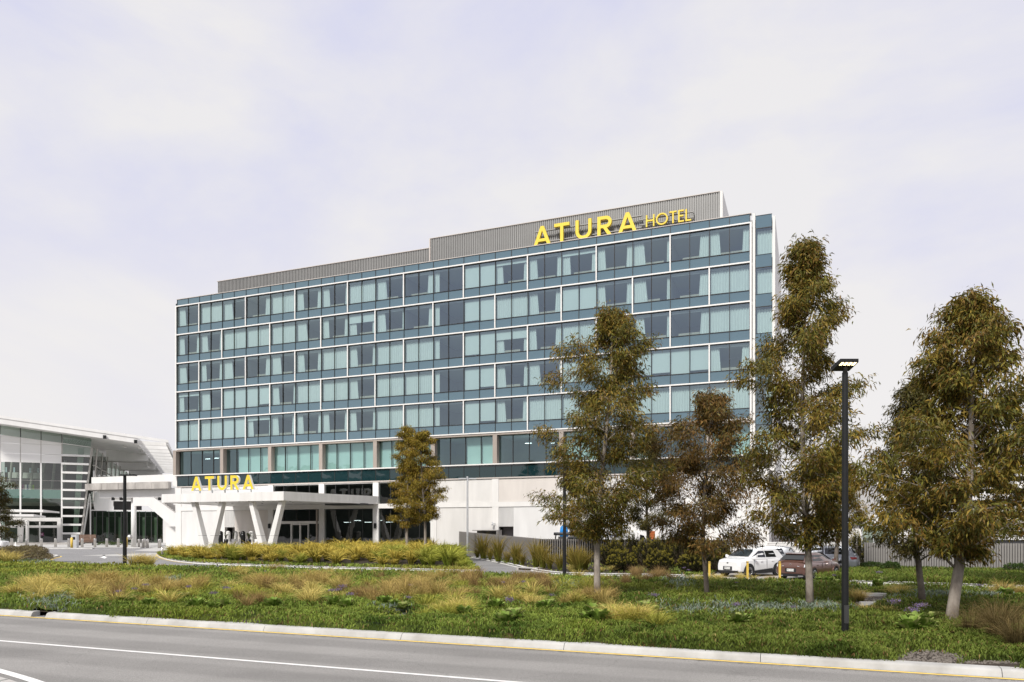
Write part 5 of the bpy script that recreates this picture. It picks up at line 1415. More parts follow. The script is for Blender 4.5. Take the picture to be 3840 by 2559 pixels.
def car(label, paint, loc, heading, L=4.2, Wd=1.77, Ht=1.58, wb=2.56, wr=0.34, front_x=None, style='suv', plate='S008 CSA', clad=True, name='parked_car', group=None):
    """x forward, y left; origin on the ground mid-way"""
    c = thing(name, label, 'car', (loc[0], loc[1], 0), heading, group)
    hw = Wd/2; gc = 0.19 if style == 'suv' else 0.15
    belt = 0.66*Ht if style == 'suv' else 0.66*Ht
    hood = (0.655 if style == 'suv' else 0.62)*Ht
    # lower body rings (from rear to front): x, z bottom, z top, half width
    S = [(-L/2, 0.42, belt*0.80, hw*0.80), (-L/2+0.05, gc+0.14, belt*0.94, hw*0.90), (-L/2+0.35, gc+0.05, belt, hw*0.985), (-wb/2, gc, belt+0.0, hw), (-0.3, gc, belt-0.02, hw*0.985), (wb/2-0.55, gc, belt-0.03, hw*0.985),
         (wb/2, gc, hood+0.02, hw), (wb/2+0.35, gc+0.02, hood-0.03, hw*0.97), (L/2-0.16, gc+0.06, hood-0.09, hw*0.90), (L/2-0.02, gc+0.14, hood-0.19, hw*0.78)]
    rings = []
    for x, zb, zt, w in S:
        h = zt-zb
        rings.append([(x, 0, zb), (x, w*0.86, zb), (x, w*0.975, zb+h*0.16), (x, w, zb+h*0.45), (x, w*0.985, zb+h*0.68), (x, w*0.955, zb+h*0.86), (x, w*0.86, zt), (x, w*0.45, zt+0.025), (x, 0, zt+0.035),
                      (x, -w*0.45, zt+0.025), (x, -w*0.86, zt), (x, -w*0.955, zb+h*0.86), (x, -w*0.985, zb+h*0.68), (x, -w, zb+h*0.45), (x, -w*0.975, zb+h*0.16), (x, -w*0.86, zb)])
    body = loft(rings).build('body', paint, c, smooth=True); body.data.set_sharp_from_angle(angle=R(24))
    # cabin
    if style == 'suv': G = [(-L/2+0.12, belt-0.02, belt+0.05, 0.86, 0.80), (-L/2+0.42, belt-0.05, Ht-0.07, 0.88, 0.66), (-L/2+1.0, belt-0.05, Ht-0.005, 0.90, 0.66), (-0.05, belt-0.05, Ht, 0.90, 0.67), (0.38, belt-0.05, Ht-0.05, 0.90, 0.66), (1.22, belt-0.05, belt+0.02, 0.88, 0.80)]
    else: G = [(-L/2+0.10, belt-0.02, belt+0.04, 0.84, 0.78), (-L/2+0.66, belt-0.05, Ht-0.09, 0.88, 0.62), (-L/2+1.25, belt-0.05, Ht-0.005, 0.90, 0.63), (-0.15, belt-0.05, Ht, 0.90, 0.64), (0.30, belt-0.05, Ht-0.06, 0.90, 0.63), (1.28, belt-0.05, belt+0.0, 0.86, 0.78)]
    rings = []
    for x, z0, z1, a, b in G:
        a *= hw; b *= hw; m_ = (z0+z1)/2
        rings.append([(x, a, z0), (x, (a+b)/2+0.03, m_), (x, b+0.03, z1-0.05), (x, b-0.10, z1), (x, 0, z1+0.015), (x, -b+0.10, z1), (x, -b-0.03, z1-0.05), (x, -(a+b)/2-0.03, m_), (x, -a, z0)])
    cab = loft(rings).build('cabin', paint, c, smooth=True); cab.data.set_sharp_from_angle(angle=R(30))
    # glass: windscreen, tailgate window, side windows (slightly proud)
    def gl(pts, nm='window'): MB().prism(pts, (Vector(pts[1])-Vector(pts[0])).cross(Vector(pts[2])-Vector(pts[0])).normalized()*0.012).build(nm, 'car_glass', c)
    def gy(x, z):
        # half width of the cabin at x,z
        for i in range(len(G)-1):
            if G[i][0] <= x <= G[i+1][0]:
                f = (x-G[i][0])/(G[i+1][0]-G[i][0]); z0 = G[i][1]+(G[i+1][1]-G[i][1])*f; z1 = G[i][2]+(G[i+1][2]-G[i][2])*f
                a = (G[i][3]+(G[i+1][3]-G[i][3])*f)*hw; b = (G[i][4]+(G[i+1][4]-G[i][4])*f)*hw + 0.03
                g = min(1, max(0, (z-z0)/max(0.05, z1-z0-0.05))); return a+(b-a)*g + 0.012
        return hw*0.8
    for s in (1, -1):
        for (xa, xb, xc, xd) in ((-0.28, 0.95, 0.22, -0.25), (-L/2+0.80 if style == 'suv' else -L/2+0.95, -0.34, -0.31, -L/2+0.95 if style == 'suv' else -L/2+1.15)):
            zb_, zt_ = belt+0.05, Ht-0.13
            P = [(xa, s*gy(xa, zb_), zb_), (xb, s*gy(xb, zb_), zb_), (xc, s*gy(xc, zt_), zt_), (xd, s*gy(xd, zt_), zt_)]
            if s > 0: P = P[::-1]
            gl(P, 'side_window')
    for G0, G1, nm, ins in ((G[0], G[1], 'rear_window', -1), (G[-1], G[-2], 'windscreen', 1)):
        x0, z0 = G0[0], G0[2]; x1, z1 = G1[0], G1[2]
        f0, f1 = 0.16, 0.93
        xa, za = x0+(x1-x0)*f0, z0+(z1-z0)*f0; xb, zb_ = x0+(x1-x0)*f1, z0+(z1-z0)*f1
        o_ = 0.045*ins
        wa, wb_ = (G0[4]*0.94)*hw, (G1[4]*0.95)*hw
        P = [(xa+o_, -wa, za+0.035), (xa+o_, wa, za+0.035), (xb+o_, wb_, zb_+0.035), (xb+o_, -wb_, zb_+0.035)]
        if ins < 0: P = P[::-1]
        gl(P, nm)
    # wheels and arches
    for sx in (-1, 1):
        for s in (-1, 1):
            x, y = sx*wb/2, s*(hw-0.13)
            arc_ = MB(); ro, ri = wr+0.10, wr+0.035
            for i in range(12):
                g0, g1 = math.pi*(-0.08+1.16*i/12), math.pi*(-0.08+1.16*(i+1)/12)
                arc_.hexa([(x+ri*math.cos(g0), s*(hw-0.10), wr+ri*math.sin(g0)), (x+ro*math.cos(g0), s*(hw-0.10), wr+ro*math.sin(g0)), (x+ro*math.cos(g1), s*(hw-0.10), wr+ro*math.sin(g1)), (x+ri*math.cos(g1), s*(hw-0.10), wr+ri*math.sin(g1))],
                          [(x+ri*math.cos(g0), s*(hw+0.018), wr+ri*math.sin(g0)), (x+ro*math.cos(g0), s*(hw+0.012), wr+ro*math.sin(g0)), (x+ro*math.cos(g1), s*(hw+0.012), wr+ro*math.sin(g1)), (x+ri*math.cos(g1), s*(hw+0.018), wr+ri*math.sin(g1))])
            arc_.build('wheel_arch', 'car_plastic' if clad else paint, c)
            well = MB().lathe([(0.0, -0.02), (ri+0.01, -0.02), (ri+0.01, 0.02), (0.0, 0.021)], 24).build('wheel_well', 'tyre', c); well.rotation_euler = (R(90), 0, 0); well.location = (x, s*(hw-0.012), wr)
            wh = MB().lathe([(wr*0.60, -0.10), (wr*0.95, -0.105), (wr, -0.08), (wr, 0.08), (wr*0.95, 0.105), (wr*0.60, 0.10)], 28).build('wheel', 'tyre', c, smooth=False)
            wh.rotation_euler = (R(90)*s*-1, 0, 0); wh.location = (x, s*(hw-0.075), wr)
            rim = MB().lathe([(wr*0.63, 0.095), (wr*0.66, 0.108), (wr*0.60, 0.112), (wr*0.58, 0.06), (0.0, 0.055)], 28)
            for k in range(8):
                a = 2*math.pi*k/8; ca, sa = math.cos(a), math.sin(a); pr_ = Vector((-sa, ca, 0))*0.028
                rim.prism([Vector((ca*0.03, sa*0.03, 0.075))-pr_, Vector((ca*0.03, sa*0.03, 0.075))+pr_, Vector((ca*wr*0.60, sa*wr*0.60, 0.085))+pr_*1.1, Vector((ca*wr*0.60, sa*wr*0.60, 0.085))-pr_*1.1], (0, 0, 0.02))
            rim.build('rim', 'alloy', wh)
    # sills, bumpers, lights, grille, plates, mirrors, handles
    for s in (1, -1):
        MB().prism([(-wb/2+wr+0.12, s*(hw*0.975), gc+0.0), (wb/2-wr-0.12, s*(hw*0.975), gc+0.0), (wb/2-wr-0.10, s*(hw*0.975), gc+0.17), (-wb/2+wr+0.14, s*(hw*0.975), gc+0.13 if style != 'suv' else gc+0.28)], (0, s*0.03, 0)).build('sill', 'car_plastic' if clad else paint, c)
        MB().hexa([(0.80, s*(hw-0.02), belt+0.02), (0.98, s*(hw-0.02), belt+0.02), (0.98, s*(hw+0.17), belt+0.05), (0.82, s*(hw+0.19), belt+0.05)], [(0.82, s*(hw-0.02), belt+0.10), (0.95, s*(hw-0.02), belt+0.10), (0.95, s*(hw+0.17), belt+0.19), (0.83, s*(hw+0.18), belt+0.19)]).build('mirror', paint, c)
        for x in (0.05, -0.95): MB().box(x, x+0.2, s*(hw*0.97)-0.012, s*(hw*0.97)+0.025, belt-0.2, belt-0.165).build('door_handle', paint, c)
        for x in (0.85, -0.30): MB().box(x-0.004, x+0.004, s*(hw*0.978)-0.004, s*(hw*0.978)+0.016, gc+0.3, belt-0.06).build('door_gap', 'car_plastic', c)
        # headlamps and tail lamps wrap the corners
        MB().hexa([(L/2-0.52, s*hw*0.955, hood-0.20), (L/2-0.10, s*hw*0.66, hood-0.30), (L/2-0.05, s*hw*0.42, hood-0.30), (L/2-0.4, s*hw*0.55, hood-0.22)], [(L/2-0.60, s*hw*0.95, hood-0.07), (L/2-0.20, s*hw*0.72, hood-0.15), (L/2-0.10, s*hw*0.46, hood-0.20), (L/2-0.45, s*hw*0.55, hood-0.10)]).build('headlight', 'lamp_clear', c)
        MB().hexa([(-L/2+0.32, s*hw*0.985, belt-0.26), (-L/2+0.015, s*hw*0.86, belt-0.25), (-L/2-0.01, s*hw*0.42, belt-0.21), (-L/2+0.3, s*hw*0.5, belt-0.2)], [(-L/2+0.42, s*hw*0.955, belt-0.10), (-L/2+0.05, s*hw*0.86, belt-0.11), (-L/2+0.02, s*hw*0.42, belt-0.15), (-L/2+0.3, s*hw*0.5, belt-0.1)]).build('tail_light', 'lamp_red' if style != 'hatch' else 'lamp_clear', c)
    MB().hexa([(L/2-0.15, -hw*0.62, hood-0.36), (L/2-0.15, hw*0.62, hood-0.36), (L/2-0.4, hw*0.5, hood-0.36), (L/2-0.4, -hw*0.5, hood-0.36)], [(L/2-0.08, -hw*0.45, hood-0.27), (L/2-0.08, hw*0.45, hood-0.27), (L/2-0.4, hw*0.4, hood-0.27), (L/2-0.4, -hw*0.4, hood-0.27)]).build('grille', 'car_plastic', c)
    for sx in (1, -1):
        xe = sx*L/2
        MB().hexa([(xe-sx*0.40, -hw*0.90, gc+0.02), (xe-sx*0.04, -hw*0.74, gc+0.04), (xe-sx*0.04, hw*0.74, gc+0.04), (xe-sx*0.40, hw*0.90, gc+0.02)], [(xe-sx*0.40, -hw*0.93, gc+0.17), (xe+sx*0.015, -hw*0.72, gc+0.19), (xe+sx*0.015, hw*0.72, gc+0.19), (xe-sx*0.40, hw*0.93, gc+0.17)]).build('bumper', 'car_plastic', c)
        zpl = gc+0.26 if sx > 0 else gc+0.32
        pl = MB().box(min(xe, xe+sx*0.03), max(xe, xe+sx*0.03), -0.19, 0.19, zpl, zpl+0.13).build('number_plate', 'plate', c)
        MB().box(min(xe-sx*0.03, xe+sx*0.008), max(xe-sx*0.03, xe+sx*0.008), -0.30, 0.30, zpl-0.04, zpl+0.16).build('plate_recess', 'car_plastic', c)
        tm = text_mesh(plate, 0.092); tm.materials.append(MATS['text_black'])
        obj('plate_text', tm, None, pl, (xe+sx*0.034, 0, zpl+0.065), (R(90), 0, R(90)*sx))
        em = MB().lathe([(0.055, 0), (0.062, 0.012), (0.048, 0.014), (0.045, 0)], 18).build('emblem', 'chrome', c)
        em.rotation_euler = (0, R(90)*sx, 0); em.scale = (0.75, 1, 1); em.location = (xe - sx*0.015, 0, (hood-0.23 if sx > 0 else belt-0.13))
    if style == 'hatch':
        for s in (1, -1): MB().box(-L/2-0.015, -L/2+0.02, s*hw*0.62-0.14, s*hw*0.62+0.14, gc+0.05, gc+0.11).build('exhaust_trim', 'chrome', c)
        MB().prism([(-L/2+0.50, -hw*0.6, Ht-0.075), (-L/2+0.50, hw*0.6, Ht-0.075), (-L/2+0.78, hw*0.6, Ht-0.03), (-L/2+0.78, -hw*0.6, Ht-0.03)], (0, 0, 0.03)).build('spoiler', paint, c)
        MB().tube([(-L/2+0.26, 0.05, belt+0.16), (-L/2+0.33, 0.42, belt+0.24)], 0.012, 5).build('rear_wiper', 'car_plastic', c)
    return c

hW = math.atan2(-0.57, -0.82)
car('white compact SUV with dark wheel arches parked facing left', 'car_white', (13.89, 43.08), hW, 4.18, 1.765, 1.59, 2.56, 0.34, plate='S008 CSA')
car('metallic brown hatchback parked with its tailgate towards the road', 'car_brown', (16.34, 40.74), R(43), 4.37, 1.79, 1.44, 2.64, 0.32, style='hatch', plate='S981 COW', clad=False)
car('dark grey hatchback parked just behind the white SUV', 'car_grey', (at(2865, 1992, 49.5).x, 49.5), R(158), 4.2, 1.76, 1.60, 2.55, 0.32, plate='S472 BKT', clad=False)
car('silver SUV parked just behind the brown hatchback', 'car_silver', (at(3078, 1992, 47.5).x, 47.5), R(150), 4.4, 1.80, 1.66, 2.6, 0.34, plate='S550 BXA')
car('white car cut by the left edge on the terminal drive', 'car_white', tuple(gp(-52, 2068))[:2], R(6), 4.9, 1.95, 2.1, 2.85, 0.38, plate='S214 AZC', clad=False)
# dark four wheel drive behind the screen with gear on its roof
p4 = at(2140, 1992, 64)
fw = car('dark four wheel drive behind the slatted screen with roof rack', 'car_dark', (p4.x, p4.y), R(176), 4.9, 1.95, 2.16, 2.85, 0.40, plate='S663 AHT')
MB().tube([(1.25, 0.95, 1.4), (1.3, 1.0, 2.0), (1.25, 1.0, 2.35), (1.4, 1.0, 2.42)], 0.06, 8).build('snorkel', 'car_plastic', fw)
rr_ = thing('rolled_awning', 'rolled dark awning strapped along the roof rack of the dark four wheel drive', 'awning', (p4.x, p4.y, 2.20), R(176))
MB().tube([(-1.3, 0.75, 0.16), (0, 0.75, 0.15), (1.45, 0.75, 0.16)], [0.13, 0.15, 0.13], 10).build('awning_roll', 'awning_grey', rr_)
for x in (-0.9, 0.1, 1.0): MB().box(x-0.03, x+0.03, -0.75, 0.75, 0.0, 0.05).build('rack_bar', 'car_plastic', rr_)
bo = thing('blue_drum', 'bright blue plastic drum behind the dark four wheel drive', 'drum', (at(2115, 1992, 67).x, 67, 0))
MB().box(-0.5, 0.5, -0.5, 0.5, 0, 2.1).build('pallet_stand', 'fence_back', bo)
MB().lathe([(0.36, 2.1), (0.40, 2.15), (0.36, 2.75), (0.32, 2.95), (0.22, 3.05), (0.2, 3.10), (0.0, 3.10)], 18).build('drum_body', 'blue_plastic', bo, smooth=True)
for z in (2.35, 2.6): MB().lathe([(0.385, z), (0.415, z+0.03), (0.385, z+0.06)], 18).build('drum_rib', 'blue_plastic', bo)
# white van with lettering behind the screen
vn = thing('white_van', 'white delivery van with dark lettering behind the slatted screen', 'van', (at(2330, 1992, 65).x, 65, 0), R(-2))
van = loft([[(x, y, z) for y, z in ((-0.95*k1, 0.4), (0.95*k1, 0.4), (0.98*k1, 1.2), (0.9*k1, zt_), (0.5*k1, zt_+0.06), (-0.5*k1, zt_+0.06), (-0.9*k1, zt_), (-0.98*k1, 1.2))] for x, zt_, k1 in ((-3.0, 2.1, 0.97), (-2.9, 2.45, 1.0), (1.4, 2.5, 1.0), (1.7, 2.4, 1.0), (2.3, 1.45, 0.97), (3.0, 1.15, 0.9))])
van.build('body', 'car_white', vn)
for sx in (-1.7, 2.0):
    for s in (-1, 1):
        w_ = MB().lathe([(0.0, -0.1), (0.36, -0.1), (0.36, 0.1), (0.0, 0.1)], 18).build('wheel', 'tyre', vn); w_.rotation_euler = (R(90), 0, 0); w_.location = (sx, s*0.92, 0.36)
MB().quad((1.45, -0.955, 1.55), (2.2, -0.98, 1.5), (1.85, -0.94, 2.2), (1.5, -0.93, 2.3)).build('side_window', 'car_glass', vn)
tm = text_mesh('WORK', 0.36, 0.002); tm.materials.append(MATS['text_blue'])
obj('lettering', tm, None, vn, (-0.65, -0.985, 2.22), (R(86), 0, 0))
orb = thing('orange_crate', 'orange plastic crate raised behind the screen near a tree trunk', 'crate', (at(2440, 1992, 63).x, 63, 0))
MB().box(-0.5, 0.5, -0.4, 0.4, 0, 1.9).build('pallet_stand', 'fence_back', orb)
for k in range(5): MB().box(-0.3, 0.3, -0.42, -0.38, 1.92+0.14*k, 2.03+0.14*k).build('crate_slat', 'orange_plastic', orb)
MB().box(-0.28, 0.28, -0.37, 0.4, 1.9, 2.6).build('crate_body', 'orange_plastic', orb)

# ------------------------------------------------------------------ vegetation
nr = np.random.default_rng(7)

def unit(a): return a/np.maximum(1e-9, np.linalg.norm(a, axis=-1, keepdims=True))

def leaf_arrays(base, d, L, wd, droop, colr, r):
    """lanceolate leaves: base (n,3), direction (n,3), length, width -> 6 verts, 2 quads each (folded along its bend)"""
    n = len(base)
    rnd = unit(r.normal(size=(n, 3)))
    side = unit(np.cross(d, rnd))
    down = np.array([0, 0, -1.0])
    d2 = unit(d + down*droop[:, None])
    m1 = base + d*(L*0.38)[:, None]; m2 = m1 + d2*(L*0.30)[:, None]; tip = m2 + unit(d2 + down*droop[:, None]*0.6)*(L*0.34)[:, None]
    s1 = side*(wd*0.5)[:, None]; s2 = side*(wd*0.40)[:, None]
    V = np.stack([base, m1+s1, m2+s2, tip, m2-s2, m1-s1], axis=1).reshape(-1, 3)
    i = np.arange(n)[:, None]*6
    f1 = i + np.array([[0, 1, 5, 5]]); 
    tri1 = i + np.array([[0, 1, 5]]); q = i + np.array([[1, 2, 4, 5]]); tri2 = i + np.array([[2, 3, 4]])
    C = np.repeat(colr, 6, axis=0)
    return V, tri1, q, tri2, C

def quad_leaf_arrays(base, d, L, wd, droop, colr, r):
    n = len(base); side = unit(np.cross(d, unit(r.normal(size=(n, 3)))))
    m1 = base + d*(L*0.45)[:, None]; tip = m1 + unit(d + np.array([0, 0, -1.0])*droop[:, None])*(L*0.55)[:, None]
    s1 = side*(wd*0.5)[:, None]
    V = np.stack([base, m1+s1, tip, m1-s1], axis=1).reshape(-1, 3)
    return V, np.arange(n)[:, None]*4 + np.array([[0, 1, 2, 3]]), np.repeat(colr, 4, axis=0)

PAL = {
    'olive': [(0.206, 0.188, 0.043), (0.140, 0.152, 0.037), (0.264, 0.205, 0.051), (0.173, 0.116, 0.034), (0.099, 0.111, 0.032)],
    'rust':  [(0.198, 0.122, 0.048), (0.149, 0.103, 0.043), (0.140, 0.129, 0.040), (0.223, 0.152, 0.057), (0.096, 0.081, 0.032)],
    'gold':  [(0.314, 0.260, 0.043), (0.231, 0.205, 0.040), (0.182, 0.170, 0.037), (0.280, 0.197, 0.048)],
    'dark':  [(0.103, 0.101, 0.034), (0.080, 0.086, 0.029), (0.132, 0.111, 0.040), (0.066, 0.064, 0.025)],
}
def gum_tree(label, base, top_z, crown_lo, prof, lean=(0, 0), leaves=9000, leaf=0.13, pal='olive', seed=1, trunk_r=0.14, bark='bark', group=None, nb=46, name='gum_tree', up=0.75, tip_boost=1.0, xoff=None):
    """prof: list of (relative height in crown, radius); xoff: list of (rel height, (dx, dy)) pushes the crown sideways"""
    r = np.random.default_rng(seed); rp = random.Random(seed)
    t = thing(name, label, 'tree', (base[0], base[1], 0), 0, group)
    H = top_z
    def axis(z):
        f = z/H
        return Vector((lean[0]*f + 0.10*math.sin(2.1*f*3+seed), lean[1]*f + 0.08*math.sin(1.7*f*3+seed*2), z))
    def rad(fr):
        for (a, ra), (b, rb) in zip(prof[:-1], prof[1:]):
            if a <= fr <= b: return ra + (rb-ra)*(fr-a)/(b-a)
        return prof[-1][1]
    mb = MB()
    n = 12
    mb.tube([axis(-0.1)] + [axis(H*0.97*k/n) for k in range(1, n+1)], [trunk_r*1.15] + [trunk_r*(1-0.9*(k/n)**0.9)+0.006 for k in range(1, n+1)], 10)
    clusters = []; cdir = []; cw = []
    ga = rp.uniform(0, 6.28)
    for i in range(nb):
        fr = (i+0.5)/nb; fr = fr**0.92
        z0 = crown_lo + (H-crown_lo)*fr*0.98
        ga += 2.4 + rp.uniform(-0.5, 0.5)
        RR = rad(fr)*(rp.uniform(0.35, 0.8) if i % 3 == 0 else rp.uniform(0.75, 1.35))
        el = R(rp.uniform(18, 48) + 22*fr)
        zs_ = max(crown_lo*0.75, z0 - RR*math.tan(el)*0.75)
        p0 = axis(zs_); dirh = Vector((math.cos(ga), math.sin(ga), 0))
        pts = [p0]; 
        for k in range(1, 5):
            f = k/4; pts.append(p0 + dirh*RR*f + Vector((0, 0, (z0-zs_)*(1-(1-f)**1.6) - 0.10*RR*max(0, f-0.7)*3)) + Vector((rp.uniform(-.06, .06), rp.uniform(-.06, .06), rp.uniform(-.05, .05)))*RR)
        br = max(0.012, trunk_r*0.30*(1-0.6*fr)); mb.tube(pts, [br, br*0.75, br*0.5, br*0.35, 0.006], 5)
        # side twigs carrying leaf clumps
        for k in range(2, 5):
            q = pts[k]
            ns = 5 if k < 4 else 6
            for j in range(ns):
                a2 = ga + rp.uniform(-1.9, 1.9); ln = rp.uniform(0.18, 0.52)*max(0.5, RR)*0.55
                e = q + Vector((math.cos(a2)*ln, math.sin(a2)*ln, rp.uniform(-0.25, 0.42)*ln + 0.05))
                if j % 2 == 0: mb.tube([q, q.lerp(e, 0.5)+Vector((0, 0, 0.05)), e], [0.012, 0.008, 0.004], 4, False)
                clusters.append(e); cdir.append((math.cos(a2), math.sin(a2), 0)); cw.append(1.0)
            clusters.append(q); cdir.append(tuple(dirh)); cw.append(0.8)
    for k in range(10):
        f = 0.86 + 0.14*k/9; e = axis(H*f) + Vector((rp.uniform(-.2, .2), rp.uniform(-.2, .2), rp.uniform(-.05, .1))); clusters.append(e); cdir.append((rp.uniform(-1, 1), rp.uniform(-1, 1), 0)); cw.append(0.8*tip_boost)
    mb.build('trunk', bark, t, smooth=True, recalc=False)
    C0 = np.array([tuple(c) for c in clusters]); D0 = np.array(cdir); Wt = np.array(cw); Wt = Wt*r.uniform(0.12, 1.9, len(Wt)); Wt /= Wt.sum()
    leaves = int(leaves*2.0)
    idx = r.choice(len(C0), size=leaves, p=Wt)
    spread = 0.13 + 0.06*r.random(leaves)
    base_p = C0[idx] + np.clip(r.normal(size=(leaves, 3)), -1.7, 1.7)*np.array([1, 1, 0.72])*spread[:, None]*1.15
    d = unit(D0[idx]*0.65 + r.normal(size=(leaves, 3))*0.62 + np.array([0, 0, -0.55]))
    L = leaf*1.22*r.uniform(0.6, 1.4, leaves); wd = L*r.uniform(0.15, 0.23, leaves)
    pc = np.array(PAL[pal])
    # each twig has a leaning of its own, some leaves differ
    twig_c = r.integers(0, len(pc), len(C0)); pick = np.where(r.random(leaves) < 0.62, twig_c[idx], r.integers(0, len(pc), leaves))
    colr = pc[pick]*r.uniform(0.62, 1.4, (leaves, 1))*np.array([0.95, 0.84, 0.60])
    V, q, C = quad_leaf_arrays(base_p, d, L, wd*1.12, r.uniform(0.3, 1.0, leaves), colr, r)
    me = np_mesh('crown', V, q, C, 'gum_leaf')
    obj('crown', me, None, t)
    return t

def near_tree(label, px, py, top_py, crown_py, prof, lean=(0, 0), **kw):
    b = gp(px, py, 0.16); k = b.y
    zt = EYE + (HY-top_py)/F*k; zc = EYE + (HY-crown_py)/F*k
    return gum_tree(label, b, zt, zc, prof, lean, **kw)
col_prof = [(0, 0.75), (0.08, 1.5), (0.22, 1.95), (0.38, 2.15), (0.5, 1.9), (0.62, 1.55), (0.75, 1.25), (0.86, 0.8), (0.95, 0.45), (1, 0.2)]
near_tree('tall narrow gum tree with pale trunk before the middle of the hotel', 2239, 2252, 1158, 2010, [(0, 0.7), (0.1, 1.25), (0.25, 1.65), (0.4, 1.75), (0.6, 1.6), (0.75, 1.35), (0.84, 1.1), (0.92, 0.55), (0.97, 0.22), (1, 0.1)], (0.5, 0.0), leaves=21000, leaf=0.13, pal='olive', seed=3, trunk_r=0.125, nb=66)
near_tree('shorter rust brown gum tree left of the white car', 2644, 2239, 1470, 2060, [(0, 0.9), (0.10, 1.7), (0.22, 1.5), (0.5, 1.6), (0.68, 1.5), (0.82, 0.95), (0.93, 0.45), (1, 0.2)], (0.15, 0.2), leaves=17000, leaf=0.125, pal='rust', seed=15, trunk_r=0.095, nb=54, bark='bark_dark')
near_tree('tallest slender gum tree standing just left of the near street lamp', 3024, 2285, 880, 2040, [(0, 0.6), (0.12, 1.35), (0.29, 1.65), (0.47, 1.45), (0.64, 1.1), (0.81, 0.8), (0.87, 0.42), (0.90, 0.2), (0.94, 0.38), (1, 0.1)], (0.05, 0.3), leaves=21000, leaf=0.14, pal='olive', seed=8, trunk_r=0.115, nb=68)
near_tree('smaller dark gum tree between the lamp and the leaning gum', 3447, 2265, 1425, 2070, [(0, 0.8), (0.1, 1.35), (0.18, 0.95), (0.35, 0.9), (0.55, 1.0), (0.72, 0.8), (0.88, 0.4), (1, 0.12)], (-0.1, 0.2), leaves=13000, leaf=0.13, pal='dark', seed=21, trunk_r=0.11, nb=46, bark='bark_dark')
near_tree('broad gum tree with leaning pale trunk at the right edge', 3574, 2345, 1080, 2080, [(0, 0.8), (0.12, 1.45), (0.3, 1.7), (0.48, 1.7), (0.58, 1.35), (0.78, 1.05), (0.88, 0.7), (0.96, 0.35), (1, 0.12)], (1.0, 0.5), leaves=23000, leaf=0.14, pal='olive', seed=30, trunk_r=0.15, nb=66)
b6 = at(1530, 1992, 62); b7 = at(1592, 1992, 60)
gum_tree('left of two small golden trees before the hotel lobby', b6, 11.4, 3.0, [(0, 0.5), (0.12, 1.0), (0.35, 1.15), (0.6, 1.0), (0.8, 0.85), (0.93, 0.5), (1, 0.2)], (-0.1, 0), 9500, 0.17, 'gold', 41, 0.14, nb=34, group=None)
gum_tree('right of two small golden trees before the hotel lobby', b7, 10.7, 3.6, [(0, 0.6), (0.12, 1.3), (0.35, 1.7), (0.6, 1.5), (0.8, 0.95), (0.93, 0.5), (1, 0.2)], (-0.2, 0), 11000, 0.17, 'gold', 44, 0.13, nb=36)
gum_tree('dark gum tree behind the pale trunk tree, over the slatted screen', at(2430, 1992, 52), 9.4, 2.9, [(0, 0.8), (0.15, 1.9), (0.4, 2.2), (0.65, 1.8), (0.85, 1.0), (1, 0.3)], (0, 0), 12000, 0.16, 'dark', 52, 0.14, nb=40, bark='bark_dark')
gum_tree('low gum tree behind the slim lamp at the screen corner', at(2163, 1992, 55), 7.6, 2.4, [(0, 0.7), (0.2, 1.5), (0.5, 1.7), (0.8, 1.0), (1, 0.3)], (0.3, 0), 8000, 0.16, 'olive', 57, 0.13, nb=32, bark='bark_dark')
gum_tree('yellowish gum tree behind the near street lamp', at(3140, 1992, 44), 7.6, 2.6, [(0, 0.6), (0.2, 1.1), (0.5, 1.2), (0.8, 0.8), (1, 0.3)], (0, 0), 10000, 0.16, 'gold', 61, 0.14, nb=36, bark='bark_dark')
gum_tree('dark tree cut by the left edge of the view', at(-40, 1992, 58), 7.3, 1.9, [(0, 0.8), (0.25, 1.55), (0.55, 1.6), (0.8, 1.1), (1, 0.3)], (0, 0), 8000, 0.16, 'dark', 66, 0.14, nb=32, bark='bark_dark')
gum_tree('gum tree beyond the right edge behind the leaning gum', at(3870, 1992, 33), 8.0, 2.2, [(0, 0.8), (0.2, 1.7), (0.5, 1.9), (0.8, 1.2), (1, 0.3)], (0.2, 0), 11000, 0.15, 'olive', 71, 0.14, nb=40, bark='bark_dark')
yt = gum_tree('young staked tree with yellow leaves on the gravel slope', at(2905, 1992, 72), 4.6, 2.4, [(0, 0.3), (0.3, 0.55), (0.7, 0.5), (1, 0.2)], (0, 0), 900, 0.2, 'gold', 75, 0.05, nb=12)
for s in (-0.7, 0.7):
    MB().box(s-0.04, s+0.04, -0.04, 0.04, 0.9, 2.4).build('stake', 'timber', yt)

